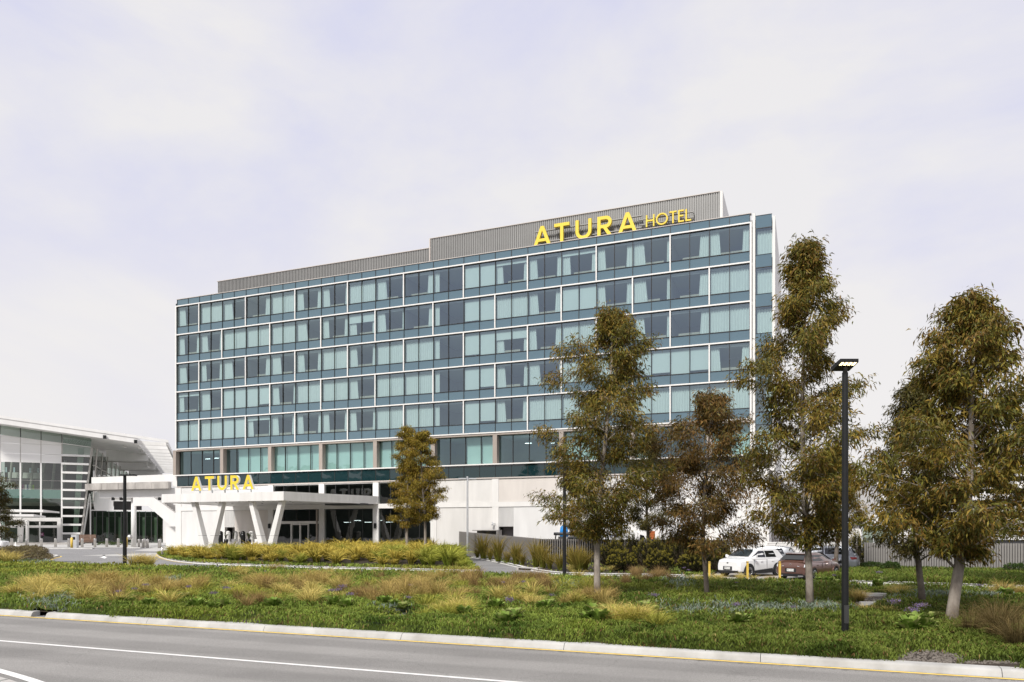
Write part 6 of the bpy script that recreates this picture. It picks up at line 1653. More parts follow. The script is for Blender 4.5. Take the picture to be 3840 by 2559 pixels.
# ---- grass tussocks: a few meshes per kind, every clump an object
def clump_mesh(name, nb_, h, spread, wd, base_c, tip_c, droop, seed, seg=3, jit=0.25):
    r = np.random.default_rng(seed)
    a = r.uniform(0, 2*np.pi, nb_); rr = 0.16*spread*np.sqrt(r.random(nb_))
    out = np.stack([np.cos(a), np.sin(a), np.zeros(nb_)], 1)
    hh = h*r.uniform(0.55, 1.15, nb_); ln = spread*r.uniform(0.15, 1.1, nb_)
    aa = a + r.normal(0, 0.9, nb_); outd = np.stack([np.cos(aa), np.sin(aa), np.zeros(nb_)], 1)
    side = np.stack([-np.sin(aa), np.cos(aa), np.zeros(nb_)], 1)
    side = unit(side + r.normal(size=(nb_, 3))*0.5)
    Vs = []; Cs = []
    bc = np.array(base_c); tc = np.array(tip_c); jitc = r.uniform(1-jit, 1+jit, (nb_, 1)); mixo = r.uniform(-0.25, 0.25, (nb_, 1))
    for k in range(seg+1):
        f = k/seg
        z = hh*(f*(1+droop*0.6) - droop*1.1*f**2.6*r.uniform(0.6, 1.2, nb_)); x = ln*(f**1.7)
        c = out*rr[:, None] + outd*x[:, None]; c[:, 2] += np.maximum(z, 0.02)
        w = wd*(1-0.9*f**1.5)*r.uniform(0.8, 1.2, nb_)
        Vs += [c - side*w[:, None]/2, c + side*w[:, None]/2]
        g = np.clip(f*1.15 + mixo, 0, 1); cc = (bc*(1-g) + tc*g)*jitc
        Cs += [cc, cc]
    V = np.stack(Vs, 1).reshape(-1, 3); C = np.stack(Cs, 1).reshape(-1, 3); m = 2*(seg+1)
    i = np.arange(nb_)[:, None]*m
    fs = np.concatenate([i + np.array([[2*k, 2*k+1, 2*k+3, 2*k+2]]) for k in range(seg)])
    return np_mesh(name, V, fs, C, 'grass_blade')

GK = {}
GK['lomandra'] = [clump_mesh('golden_grass', 120, 0.86, 0.80, 0.050, (0.11, 0.125, 0.02), (0.68, 0.53, 0.11), 0.62, 100+i, jit=0.38) for i in range(6)]
GK['green'] = [clump_mesh('green_strap_grass', 130, 0.78, 0.75, 0.040, (0.12, 0.17, 0.02), (0.44, 0.44, 0.075), 0.62, 120+i, jit=0.35) for i in range(3)]
GK['upright'] = [clump_mesh('upright_grass', 190, 1.05, 0.62, 0.030, (0.12, 0.14, 0.02), (0.30, 0.22, 0.05), 0.25, 140+i, jit=0.35) for i in range(3)]
GK['tan'] = [clump_mesh('tan_grass', 170, 0.62, 0.52, 0.012, (0.12, 0.125, 0.024), (0.58, 0.42, 0.15), 0.42, 160+i, jit=0.38) for i in range(6)]
GK['brown'] = [clump_mesh('brown_grass', 190, 0.62, 0.42, 0.011, (0.10, 0.088, 0.026), (0.36, 0.235, 0.10), 0.3, 180+i, jit=0.38) for i in range(4)]
GK['straw'] = [clump_mesh('straw_grass', 150, 0.60, 0.62, 0.015, (0.16, 0.175, 0.028), (0.76, 0.60, 0.20), 0.5, 200+i, jit=0.38) for i in range(5)]
GK['bigbrown'] = [clump_mesh('dark_brown_grass', 420, 0.95, 0.85, 0.010, (0.040, 0.034, 0.016), (0.24, 0.175, 0.07), 0.6, 220+i) for i in range(2)]
GK['olive'] = [clump_mesh('olive_grass', 130, 0.55, 0.62, 0.017, (0.14, 0.19, 0.026), (0.50, 0.46, 0.09), 0.5, 240+i, jit=0.38) for i in range(5)]
GK['greenish'] = [clump_mesh('green_gold_grass', 120, 0.84, 0.78, 0.046, (0.09, 0.125, 0.018), (0.42, 0.42, 0.08), 0.55, 260+i, jit=0.4) for i in range(3)]
LABEL = {
    'greenish': ('greener strap leaved clump among the golden grasses before the hotel entrance', 'greener grasses of the entrance bed'),
    'olive': ('yellow green tussock grass among the tan ones in the road median', 'olive tussocks of the median'),
    'lomandra': ('golden strap leaved grass clump in the kerbed bed before the hotel entrance', 'golden grasses of the entrance bed'),
    'green': ('yellow green arching strap grass clump at the drive end of the entrance bed', 'green strap grasses of the entrance bed'),
    'upright': ('upright green and bronze grass clump at the foot of the slatted screen', 'upright grasses along the slatted screen'),
    'tan': ('fine tan tussock grass in the road median', 'tan tussocks of the median'),
    'brown': ('fine brown tussock grass in the middle of the road median', 'brown tussocks of the median'),
    'straw': ('straw yellow tussock grass with pale tips in the road median', 'straw tussocks of the median'),
    'bigbrown': ('large dark brown wind swept tussock by the kerb at bottom right', 'dark tussocks at bottom right'),
}
gr = random.Random(77)
TUFTS = []
def tuft(kind, x, y, z=0.12, s=1.0, sz=None, label=None, group=None):
    l, g = LABEL[kind]
    TUFTS.append((gr.choice(GK[kind]), x, y, z, s, (sz if sz else s*gr.uniform(0.85, 1.15)), gr.uniform(0, 6.28), label or l, group or g))
def place_tufts(limit=298):
    vis = [t for t in TUFTS if -120 < CX + F*t[1]/t[2] < 3960]
    vis.sort(key=lambda t: -(t[4]*t[5])/t[2]**2)
    for me, x, y, z, s, sz, a, l, g in vis[:limit]:
        tag(obj('grass_tussock', me, None, None, (x, y, z), (gr.uniform(-.06, .06), gr.uniform(-.06, .06), a), (s, s, sz)), l, 'grass', g)
    Vs, Fs, Cs, n0 = [], [], [], 0
    cache = {}
    for me, x, y, z, s, sz, a, l, g in vis[limit:]:
        if me.name not in cache:
            v = np.empty(len(me.vertices)*3, np.float32); me.vertices.foreach_get('co', v)
            f = np.empty(len(me.loops), np.int32); me.loops.foreach_get('vertex_index', f)
            c = np.empty(len(me.vertices)*4, np.float32); me.color_attributes['Col'].data.foreach_get('color', c)
            cache[me.name] = (v.reshape(-1, 3), f.reshape(-1, 4), c.reshape(-1, 4)[:, :3])
        v, f, c = cache[me.name]; ca, sa = math.cos(a), math.sin(a)
        Vs.append(np.stack([(v[:, 0]*ca - v[:, 1]*sa)*s + x, (v[:, 0]*sa + v[:, 1]*ca)*s + y, v[:, 2]*sz + z], 1)); Fs.append(f + n0); Cs.append(c); n0 += len(v)
    o = obj('grass_mass', np_mesh('grass_mass', np.concatenate(Vs), np.concatenate(Fs), np.concatenate(Cs), 'grass_blade'))
    o['kind'] = 'stuff'; o['label'] = 'remaining grasses massed at the back of the planted beds'; o['category'] = 'grass'

# entrance bed: filled with golden clumps
P = np.array(ISLAND); x0, y0 = P.min(0); x1, y1 = P.max(0)
cand = []
yy = y0
while yy < y1:
    xx = x0
    while xx < x1:
        cand.append((xx + gr.uniform(-0.4, 0.4), yy + gr.uniform(-0.4, 0.4))); xx += 1.2
    yy += 1.2
ins = pip(np.array([c[0] for c in cand]), np.array([c[1] for c in cand]), ISLAND)
cnt = 0
cand = [c for c, i_ in zip(cand, ins) if i_]
cand.sort(key=lambda c: c[1])
extra = []
for (x, y) in cand:
    q = Vector((x, y)); dmin = min((q-a-(b-a)*max(0, min(1, (q-a).dot(b-a)/max(1e-9, (b-a).length_squared)))).length for a, b in ISEG)
    px = CX + F*x/y
    if dmin < 0.75: continue
    u_, v_ = HOT.inv((x, y))
    if v_ > -13.8 and u_ < 30 : continue
    h = 0.12 + bed_h(x, y, ISEG, 0.42, 4.0)
    kind = 'lomandra'
    if px > 1610 and dmin < 3.2: kind = 'green'
    elif u_ > 33 and v_ > -5: kind = 'upright'
    elif gr.random() < 0.22: kind = 'greenish'
    s_ = gr.choice((gr.uniform(0.7, 1.0), gr.uniform(1.0, 1.4), gr.uniform(1.2, 1.7)))
    if kind == 'green': s_ *= 1.15
    if y < 52.6 + 0.0*x and dmin < 1.5: s_ *= 0.8
    tuft(kind, x, y, h, s_, None, 'bronze green hedge like grass clump against the podium wall' if kind == 'upright' else None, 'grasses against the podium wall' if kind == 'upright' else None)
# grasses along the slatted screen
for px, py, s_ in ((1790, 2092, 0.9), (1812, 2096, 1.7), (1838, 2100, 0.9), (1868, 2107, 1.55), (1902, 2112, 0.9), (1935, 2118, 1.35), (1960, 2120, 0.8), (2010, 2130, 1.45), (2035, 2133, 1.2), (2062, 2136, 0.9), (2100, 2140, 1.0), (2150, 2143, 1.3), (2172, 2147, 1.15), (2195, 2140, 1.2)):
    p = gp(px, py+6); tuft('upright', p.x, p.y, 0.12, s_*1.25)
for px, py in ((2140, 2153), (2255, 2156), (2290, 2155)):
    p = gp(px, py); tuft('straw', p.x, p.y, 0.12, 0.8, None, 'small straw tuft by the kerb of the screen bed', 'straw tufts by the screen bed kerb')

# median tussocks (pixel spots of the photograph's 3840 frame, foot of the clump)
def field(kind, x0, x1, y0, y1, n, smin=0.8, smax=1.25, z=0.12):
    for _ in range(n):
        px, py = gr.uniform(x0, x1), gr.uniform(y0, y1); p = gp(px, py); tuft(kind, p.x, p.y, z, gr.uniform(smin, smax))
field('straw', 60, 235, 2215, 2262, 12, 1.0, 1.6)
field('straw', 330, 410, 2200, 2225, 5, 0.9, 1.3)
field('tan', 290, 560, 2215, 2262, 17, 1.0, 1.5)
field('brown', 380, 470, 2245, 2285, 5, 0.9, 1.2)
field('tan', 560, 820, 2222, 2258, 14, 0.9, 1.35)
field('straw', 840, 920, 2170, 2186, 3, 1.0, 1.3)
field('tan', 900, 1060, 2210, 2240, 10, 1.0, 1.4)
field('straw', 1030, 1180, 2240, 2300, 11, 0.9, 1.35)
field('brown', 890, 990, 2285, 2325, 5, 0.8, 1.1)
field('tan', 1080, 1300, 2205, 2240, 13, 1.0, 1.5)
field('brown', 1330, 1440, 2255, 2288, 7, 0.9, 1.2)
field('tan', 1430, 1700, 2225, 2280, 20, 0.9, 1.4)
field('tan', 1500, 1780, 2180, 2225, 16, 0.9, 1.4)
field('brown', 1740, 2060, 2195, 2240, 22, 0.95, 1.4)
field('tan', 1620, 1760, 2250, 2290, 8, 0.8, 1.1)
field('straw', 1640, 1790, 2300, 2330, 7, 0.7, 1.0)
field('straw', 1890, 2010, 2285, 2310, 6, 0.8, 1.1)
field('tan', 2060, 2300, 2270, 2310, 11, 0.7, 1.1)
field('straw', 2210, 2290, 2255, 2280, 4, 0.7, 0.95)
field('straw', 2300, 2450, 2350, 2390, 8, 0.9, 1.2)
field('brown', 2260, 2420, 2195, 2230, 9, 0.7, 1.0)
field('brown', 2370, 2530, 2165, 2205, 14, 0.8, 1.2)
field('straw', 2590, 2720, 2190, 2215, 8, 0.6, 0.9)
field('straw', 2760, 2840, 2185, 2200, 4, 0.6, 0.8)
field('tan', 2870, 2960, 2190, 2210, 4, 0.5, 0.8)
field('straw', 3340, 3410, 2240, 2262, 5, 0.7, 1.0)
field('tan', 3195, 3245, 2255, 2285, 4, 0.7, 0.9)
field('straw', 3200, 3330, 2320, 2350, 3, 0.5, 0.7)
field('straw', 500, 570, 2131, 2136, 5, 1.5, 1.9)
field('straw', 0, 60, 2108, 2125, 4, 1.6, 2.1)
field('tan', 1020, 1070, 2150, 2158, 2, 0.9, 1.1)
field('straw', 1150, 1310, 2160, 2185, 6, 0.6, 0.8)
field('straw', 1380, 1550, 2158, 2172, 6, 0.55, 0.75)
field('tan', 3700, 3830, 2255, 2290, 5, 0.9, 1.2)
mr_ = random.Random(19)
for _ in range(150):
    px = mr_.uniform(0, 2330); py = mr_.uniform(2188, 2300); p = gp(px, py)
    k_ = math.sin(p.x*0.55+1.3)+math.sin(p.y*0.9+p.x*0.3)+mr_.uniform(-1.2, 1.2)
    if px < 420 and py < 2205: continue
    if 420 < px < 900 and py < 2212: continue
    tuft('olive' if k_ > 0.35 else 'straw' if k_ > -0.3 else 'tan' if k_ > -1.0 else 'brown' if px > 800 else 'straw', p.x, p.y, 0.14, mr_.uniform(0.6, 1.25))
field('olive', 1590, 1800, 2290, 2345, 12, 0.7, 1.1); field('olive', 1000, 1300, 2165, 2205, 12, 0.6, 0.9); field('olive', 2330, 2500, 2345, 2395, 6, 0.9, 1.2)
for px, py, s_ in ((3640, 2420, 1.0), (3745, 2440, 1.25), (3815, 2470, 1.1), (3790, 2395, 1.0), (3700, 2395, 0.85)):
    p = gp(px, py); tuft('bigbrown', p.x, p.y, 0.12, s_*0.85)

place_tufts()

# ---- broad leaved sea lavender plants with purple heads
def statice_mesh(seed, flowers):
    r = np.random.default_rng(seed); n = 60
    a = r.uniform(0, 6.283, n); f = r.uniform(0.15, 1, n); el = r.uniform(0.35, 1.35, n)
    d = np.stack([np.cos(a)*np.cos(el), np.sin(a)*np.cos(el), np.sin(el)], 1)
    L = r.uniform(0.16, 0.31, n); side = unit(np.cross(d, np.array([0, 0, 1.0])))
    b = np.stack([np.cos(a)*0.05, np.sin(a)*0.05, np.full(n, 0.03)], 1)
    upn = np.cross(side, d)
    V = []; 
    for fr, w in ((0, 0.01), (0.35, 0.035), (0.7, 0.06), (0.95, 0.035)):
        c = b + d*(L*fr)[:, None] + upn*(-0.10*L*fr*fr)[:, None]
        V += [c - side*w + upn*0.02*(w > 0.04), c - upn*0.006, c + side*w + upn*0.02*(w > 0.04)]
    V = np.stack(V, 1).reshape(-1, 3); i = np.arange(n)[:, None]*12
    fs = np.concatenate([i + np.array([[3*k+j, 3*k+j+1, 3*k+j+4, 3*k+j+3]]) for k in range(3) for j in range(2)])
    colr = np.array([(0.18, 0.27, 0.045), (0.24, 0.33, 0.07), (0.12, 0.19, 0.03), (0.30, 0.33, 0.11)])[r.integers(0, 4, n)]*r.uniform(0.8, 1.25, (n, 1))
    C = np.repeat(colr, 12, 0)
    if flowers:
        nf = 150*flowers
        hc = np.stack([r.uniform(-.22, .22, flowers), r.uniform(-.22, .22, flowers), r.uniform(0.40, 0.56, flowers)], 1)
        ii = r.integers(0, flowers, nf); c = hc[ii] + r.normal(size=(nf, 3))*np.array([0.06, 0.06, 0.022])
        s1 = unit(r.normal(size=(nf, 3)))*0.011; s2 = unit(r.normal(size=(nf, 3)))*0.011
        V2 = np.stack([c-s1, c+s2, c+s1, c-s2], 1).reshape(-1, 3); f2 = np.arange(nf)[:, None]*4 + np.array([[0, 1, 2, 3]]) + len(V)
        c2 = np.array([(0.20, 0.14, 0.34), (0.28, 0.22, 0.38), (0.22, 0.17, 0.18), (0.16, 0.12, 0.12)])[r.integers(0, 4, nf)]
        V = np.concatenate([V, V2]); fs = np.concatenate([fs, f2]); C = np.concatenate([C, np.repeat(c2, 4, 0)])
        # stems
        sv = []; 
        for h in hc: sv += [(0, 0, 0.05), (0.008, 0, 0.05), (h[0]+0.006, h[1], h[2]), (h[0], h[1], h[2])]
        f3 = np.arange(flowers)[:, None]*4 + np.array([[0, 1, 2, 3]]) + len(V)
        V = np.concatenate([V, np.array(sv)]); fs = np.concatenate([fs, f3]); C = np.concatenate([C, np.tile((0.09, 0.11, 0.03), (len(sv), 1))])
    return np_mesh('broad_leaf_plant', V, fs, C, 'cover_leaf')
ST = [statice_mesh(300+i, (0, 1, 0, 2)[i]) for i in range(4)]
spots = [(455, 2292, 1, 1.0), (520, 2285, 3, 1.1), (560, 2305, 0, 1.1), (690, 2275, 1, 1.1), (740, 2312, 0, 1.25), (835, 2316, 3, 1.25), (1020, 2312, 0, 1.3), (800, 2320, 0, 1.0), (1250, 2305, 3, 1.25), (1215, 2290, 0, 0.9), (1300, 2315, 3, 1.2), (1440, 2300, 0, 1.25), (1475, 2310, 0, 1.0), (1510, 2318, 1, 1.0), (1740, 2345, 0, 1.2), (1860, 2315, 0, 1.2), (1920, 2370, 1, 1.6), (1890, 2382, 0, 1.3), (1965, 2250, 1, 1.1), (2040, 2325, 0, 1.3), (2060, 2305, 1, 1.0), (2230, 2352, 0, 1.5), (2250, 2375, 0, 1.5), (2200, 2370, 0, 1.1), (2420, 2325, 1, 1.3), (2450, 2335, 0, 1.0), (1555, 2255, 1, 0.9), (2370, 2205, 0, 1.0), (2580, 2180, 3, 0.9), (2770, 2375, 1, 1.2), (2800, 2370, 0, 0.9), (2755, 2236, 1, 0.8), (2955, 2355, 1, 0.8), (3110, 2208, 0, 1.2), (3140, 2215, 1, 1.1), (3070, 2205, 0, 1.0), (3290, 2222, 0, 1.3), (3320, 2205, 1, 1.2), (3430, 2395, 0, 1.5), (3410, 2410, 3, 1.4), (3460, 2400, 1, 1.4), (3500, 2365, 1, 1.1), (3770, 2265, 0, 1.3), (3790, 2255, 0, 1.1), (3690, 2262, 1, 1.0), (1905, 2240, 1, 0.9), (2120, 2205, 0, 0.8), (1130, 2192, 1, 0.8), (1000, 2180, 1, 0.7)]
for i, (px, py, k, s_) in enumerate(spots):
    p = gp(px, py); o = obj('sea_lavender', ST[k], None, None, (p.x, p.y, 0.24), (0, 0, i*1.7), (s_*0.9, s_*0.9, s_*0.95))
    tag(o, 'broad leaved sea lavender with purple flower heads in the median' if k in (1, 3) else 'broad leaved green rosette without flowers in the median', 'plant', 'flowering sea lavender' if k in (1, 3) else 'green rosettes')

# ---- dark upright shrubs with candle tips in front of the screen
def candle_shrub(label, base, h, w, seed, ns=70, name='banksia_shrub'):
    r = np.random.default_rng(seed); rp = random.Random(seed)
    t = thing(name, label, 'shrub', (base[0], base[1], 0.1), 0, 'dark candle tipped shrubs')
    mb = MB(); B = []; D = []; Cc = []; Ls = []
    for i in range(ns):
        a = rp.uniform(0, 6.283); rr = w*math.sqrt(rp.random()); hh = h*(1-0.55*(rr/w)**2)*rp.uniform(0.72, 1.1)
        p0 = Vector((math.cos(a)*rr*0.25, math.sin(a)*rr*0.25, 0)); p1 = Vector((math.cos(a)*rr*0.85, math.sin(a)*rr*0.85, hh*0.5)); p2 = Vector((math.cos(a)*rr, math.sin(a)*rr, hh))
        mb.tube([p0, p1, p2], [0.02, 0.012, 0.006], 4, False)
        m_ = 120
        f = np.concatenate([r.random(m_//2)**0.7, r.uniform(0.72, 1.02, m_-m_//2)])
        pos = np.where((f < 0.5)[:, None], np.array(p0)[None]+(np.array(p1)-np.array(p0))[None]*(f*2)[:, None], np.array(p1)[None]+(np.array(p2)-np.array(p1))[None]*((f-0.5)*2)[:, None])
        pos = pos + r.normal(size=pos.shape)*0.012
        g = r.uniform(0, 6.283, m_); up_ = np.where(f > 0.93, 1.0, 0.45)
        d = unit(np.stack([np.cos(g), np.sin(g), up_], 1)); B.append(pos); D.append(d)
        tipc = np.clip((f-0.86)/0.12, 0, 1)[:, None]
        c = np.array([(0.040, 0.042, 0.014)])*(1-tipc) + np.array([(0.26, 0.22, 0.035)])*tipc
        Cc.append(c*r.uniform(0.7, 1.4, (m_, 1))); Ls.append(np.where(f > 0.9, 0.06, 0.085)*r.uniform(0.8, 1.2, m_))
    mb.build('stem', 'twig', t, recalc=False)
    B = np.concatenate(B); D = np.concatenate(D); Cc = np.concatenate(Cc); L = np.concatenate(Ls)
    V, q, C = quad_leaf_arrays(B, D, L*1.25, L*0.42, np.zeros(len(B)), Cc, r)
    obj('foliage', np_mesh('foliage', V, q, C, 'cover_leaf'), None, t)
    return t
sh = [(2290, 2132, 2.0, 1.2), (2360, 2128, 2.5, 1.4), (2440, 2136, 2.2, 1.4), (2500, 2128, 2.6, 1.4), (2570, 2134, 2.5, 1.4), (2640, 2140, 2.1, 1.3), (2330, 2150, 1.3, 1.0), (2470, 2152, 1.25, 1.0), (2600, 2155, 1.3, 1.0), (2695, 2150, 1.9, 1.1)]
for i, (px, py, h, w) in enumerate(sh):
    candle_shrub('dark candle tipped shrub massed before the slatted screen', gp(px, py), h, w, 400+i, 115)
o = candle_shrub('green candle tipped shrub at the left end of the right hand screen', gp(3222, 2138), 2.5, 0.9, 431, 70); o['group'] = 'shrub at the right screen'
# pale rounded shrub in the left bed
def round_shrub(label, base, rx, h, seed, pal, n=5200, leaf=0.09):
    r = np.random.default_rng(seed); t = thing('rounded_shrub', label, 'shrub', (base[0], base[1], 0.1))
    u_ = unit(r.normal(size=(n, 3))); u_[:, 2] = np.abs(u_[:, 2]); k_ = 0.72 + 0.28*r.random(n)**0.5
    lump = 1 + 0.12*np.sin(u_[:, 0]*7+seed) * np.cos(u_[:, 1]*8) + 0.08*np.sin(u_[:, 2]*11)
    pos = u_*np.array([rx, rx, h])*(k_*lump)[:, None]
    d = unit(u_ + r.normal(size=(n, 3))*0.5); L = leaf*r.uniform(0.7, 1.4, n)
    c = np.array(pal)[r.integers(0, len(pal), n)]*r.uniform(0.75, 1.25, (n, 1))
    V, t1, q, t2, C = leaf_arrays(pos, d, L, L*0.4, np.zeros(n), c, r)
    obj('foliage', np_mesh('foliage', V, [t1, q, t2], C, 'cover_leaf'), None, t)
    mb = MB()
    for i in range(9): a = i*0.7; mb.tube([(0, 0, 0), (math.cos(a)*rx*0.4, math.sin(a)*rx*0.4, h*0.5), (math.cos(a)*rx*0.7, math.sin(a)*rx*0.7, h*0.75)], [0.03, 0.02, 0.01], 5)
    mb.build('stem', 'twig', t, recalc=False)
    return t
pale = [(0.23, 0.20, 0.10), (0.19, 0.17, 0.09), (0.28, 0.23, 0.13), (0.16, 0.12, 0.07)]
round_shrub('pale olive rounded shrub in the gravel bed at the left edge', gp(70, 2104), 2.2, 1.25, 501, pale, 6500, 0.11)
round_shrub('brownish rounded shrub right behind the pale olive one', gp(118, 2098), 1.5, 1.2, 502, [(0.17, 0.13, 0.07), (0.21, 0.16, 0.08), (0.12, 0.10, 0.05)], 4500, 0.11)
round_shrub('grey green rounded shrub at the frame edge of the left bed', gp(-25, 2102), 1.9, 1.2, 503, pale, 4500, 0.11)
mats_ = [(0.20, 0.25, 0.035), (0.15, 0.20, 0.03), (0.26, 0.28, 0.06), (0.11, 0.15, 0.03)]
rm = random.Random(5)
for px, py, rx, h in ((150, 2245, 1.2, 0.42), (90, 2262, 0.9, 0.35), (230, 2258, 0.8, 0.3), (640, 2318, 0.9, 0.26), (720, 2326, 0.9, 0.25), (790, 2300, 0.7, 0.3), (900, 2305, 0.6, 0.3), (1160, 2330, 1.0, 0.25), (1330, 2350, 1.0, 0.25), (1600, 2362, 0.9, 0.25), (1800, 2350, 0.7, 0.3), (2150, 2395, 0.8, 0.25), (2070, 2345, 0.7, 0.3), (2320, 2330, 0.7, 0.28), (1980, 2335, 0.6, 0.3), (520, 2320, 0.7, 0.26), (360, 2288, 0.6, 0.25), (1700, 2325, 0.6, 0.3), (1405, 2325, 0.7, 0.26), (3310, 2235, 0.6, 0.25), (3400, 2255, 0.6, 0.25)):
    o = round_shrub('low yellow green leafy mound among the median tussocks', gp(px, py), rx, h, int(px)+7, mats_, 1300, 0.07); o['group'] = 'leafy mounds of the median'
gsh = [(0.05, 0.09, 0.02), (0.08, 0.12, 0.03), (0.035, 0.06, 0.018)]
for px, py, rx, h, lab in ((3270, 2150, 0.7, 0.6, 'low green bush at the foot of the right screen by its left end'), (3340, 2158, 0.6, 0.7, 'low green bush before the middle of the right screen'), (400, 2046, 1.6, 0.6, 'low dark shrub row under the terminal glazing'), (450, 2046, 1.6, 0.55, 'low dark shrub row left of the walkway column'), (3820, 2165, 0.9, 0.7, 'low green bush at the right end of the right screen')):
    round_shrub(lab, gp(px, py), rx, h, int(px), gsh, 2200, 0.09)

# ---- ground cover: uncountable, one object per bed
def vnoise(x, y, s, seed):
    """smooth value noise on a grid"""
    r = np.random.default_rng(seed); N = 64; g = r.random((N, N)); xs = x/s; ys = y/s
    xi = np.floor(xs).astype(int); yi = np.floor(ys).astype(int); fx = xs-xi; fy = ys-yi; fx = fx*fx*(3-2*fx); fy = fy*fy*(3-2*fy)
    g00 = g[xi % N, yi % N]; g10 = g[(xi+1) % N, yi % N]; g01 = g[xi % N, (yi+1) % N]; g11 = g[(xi+1) % N, (yi+1) % N]
    return (g00*(1-fx)+g10*fx)*(1-fy) + (g01*(1-fx)+g11*fx)*fy

def blades(name, pts, L, wd, colr, lean, r, label, m='cover_leaf', z=None):
    n = len(pts); a = r.uniform(0, 6.283, n)
    out = np.stack([np.cos(a), np.sin(a), np.zeros(n)], 1); side = np.stack([-np.sin(a), np.cos(a), np.zeros(n)], 1)
    side = unit(side + r.normal(size=(n, 3))*0.4)
    b = np.stack([pts[:, 0], pts[:, 1], z], 1)
    up_ = np.array([0, 0, 1.0]); l = lean[:, None]
    m1 = b + (up_ + out*l*0.5)*(L*0.5)[:, None]; tip = m1 + (up_*0.7 + out*l)*(L*0.5)[:, None]
    w = (wd/2)[:, None]
    V = np.stack([b - side*w*0.7, b + side*w*0.7, m1 + side*w, tip, m1 - side*w], 1).reshape(-1, 3)
    i = np.arange(n)[:, None]*5
    C = np.stack([colr*0.8, colr*0.8, colr, colr*1.12, colr], 1).reshape(-1, 3)
    o = obj(name, np_mesh(name, V, [i+np.array([[0, 1, 2, 4]]), i+np.array([[2, 3, 4]])], C, m))
    o['kind'] = 'stuff'; o['label'] = label; o['category'] = 'ground cover'
    return o

def cover(name, poly, dens_fn, n, seed, label, near=False):
    r = np.random.default_rng(seed); P = np.array(poly); lo = P.min(0); hi = P.max(0)
    if near:            # thinner with distance, where single shoots can no longer be told apart
        y0_, y1_ = max(8.0, lo[1]), hi[1]; u_ = r.random(n); y = 1.0/((1-u_)/y0_ + u_/y1_)
        x = (r.uniform(-260, 4120, n) - CX)/F*y
    else:
        x = r.uniform(lo[0], hi[0], n); y = r.uniform(lo[1], hi[1], n)
    k = pip(x, y, poly) & (y > 3); x, y = x[k], y[k]
    px = CX + F*x/y; py = HY + (EYE-0.12)*F/y
    k = (px > -260) & (px < 4120); x, y, px, py = x[k], y[k], px[k], py[k]
    keep = r.random(len(x)) < dens_fn(x, y, px, py); x, y, px, py = x[keep], y[keep], px[keep], py[keep]
    return x, y, px, py, r

BARE = [(1500, 2315, 60, 10), (945, 2332, 70, 8), (2230, 2413, 45, 8), (3490, 2478, 140, 38), (3700, 2500, 160, 22), (3260, 2245, 70, 30), (3240, 2275, 40, 20), (1235, 2196, 30, 8)]
GREYB = [(190, 2282, 70, 20), (240, 2262, 60, 14), (2760, 2302, 260, 16), (3060, 2300, 120, 14), (2550, 2190, 45, 26), (2150, 2215, 70, 10), (3500, 2250, 90, 10), (640, 2195, 40, 10), (130, 2112, 70, 8), (1470, 2300, 60, 8), (2600, 2308, 90, 12), (3330, 2258, 60, 10), (3700, 2250, 80, 10)]
MAT_ = [(700, 2320, 190, 22), (170, 2240, 110, 30), (2190, 2380, 90, 22), (3020, 2190, 60, 10), (480, 2330, 200, 16)]
def blob(px, py, L_): 
    v = np.zeros(len(px))
    for a, b, c, d in L_: v = np.maximum(v, np.exp(-(((px-a)/c)**2 + ((py-b)/d)**2)*1.2))
    return v

def paint(x, y, px, py, r):
    n = len(x)
    n1 = vnoise(x+200, y, 1.6, 1); n2 = vnoise(x+200, y, 0.5, 2); n3 = vnoise(x+200, y, 4.5, 3)
    g_dark = np.array((0.058, 0.098, 0.014)); g_mid = np.array((0.20, 0.255, 0.045)); g_yel = np.array((0.27, 0.27, 0.045)); g_gry = np.array((0.19, 0.23, 0.18)); tan = np.array((0.24, 0.17, 0.07)); red = np.array((0.14, 0.07, 0.03))
    n5 = vnoise(x+50, y, 0.28, 9)
    c = g_dark + (g_mid-g_dark)*np.clip(n1*0.9-0.45 + n2*0.7 + n5*0.6, 0, 1)[:, None]
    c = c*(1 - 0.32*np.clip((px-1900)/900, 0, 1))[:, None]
    c = c + (g_yel-c)*(np.clip((n3-0.62)*4, 0, 0.6)*np.clip((2900-px)/900, 0.1, 1))[:, None]
    bm_ = blob(px, py, MAT_); c = c + (np.array((0.15, 0.19, 0.025))-c)*np.clip(bm_*1.1, 0, 0.85)[:, None]
    gb_ = (blob(px, py, GREYB)*0.85*np.clip(n2*1.6, 0.1, 1) > r.random(n)) ; c[gb_] = g_gry
    rt = r.random(n); c[rt < 0.035] = tan; c[(rt > 0.035) & (rt < 0.06)] = red
    return c*r.uniform(0.8, 1.6, (n, 1)), gb_

def edge_dist(x, y, poly):
    d = np.full(len(x), 1e9)
    for i in range(len(poly)):
        ax, ay = poly[i]; bx, by = poly[(i+1) % len(poly)]; L2 = (bx-ax)**2+(by-ay)**2 + 1e-9
        t = np.clip(((x-ax)*(bx-ax)+(y-ay)*(by-ay))/L2, 0, 1); d = np.minimum(d, np.hypot(x-ax-t*(bx-ax), y-ay-t*(by-ay)))
    return d

def carpet_h(x, y, px, py, poly, hs):
    h = 0.03 + 0.09*vnoise(x+90, y, 1.7, 5) + 0.10*vnoise(x+90, y, 0.55, 6) + 0.11*vnoise(x+90, y, 0.24, 7)
    e = np.clip(edge_dist(x, y, poly)/0.22, 0, 1); e = np.sqrt(e)
    return 0.125 + hs*h*e*(1 - np.clip(blob(px, py, BARE)*2.2, 0, 1)) - 0.02

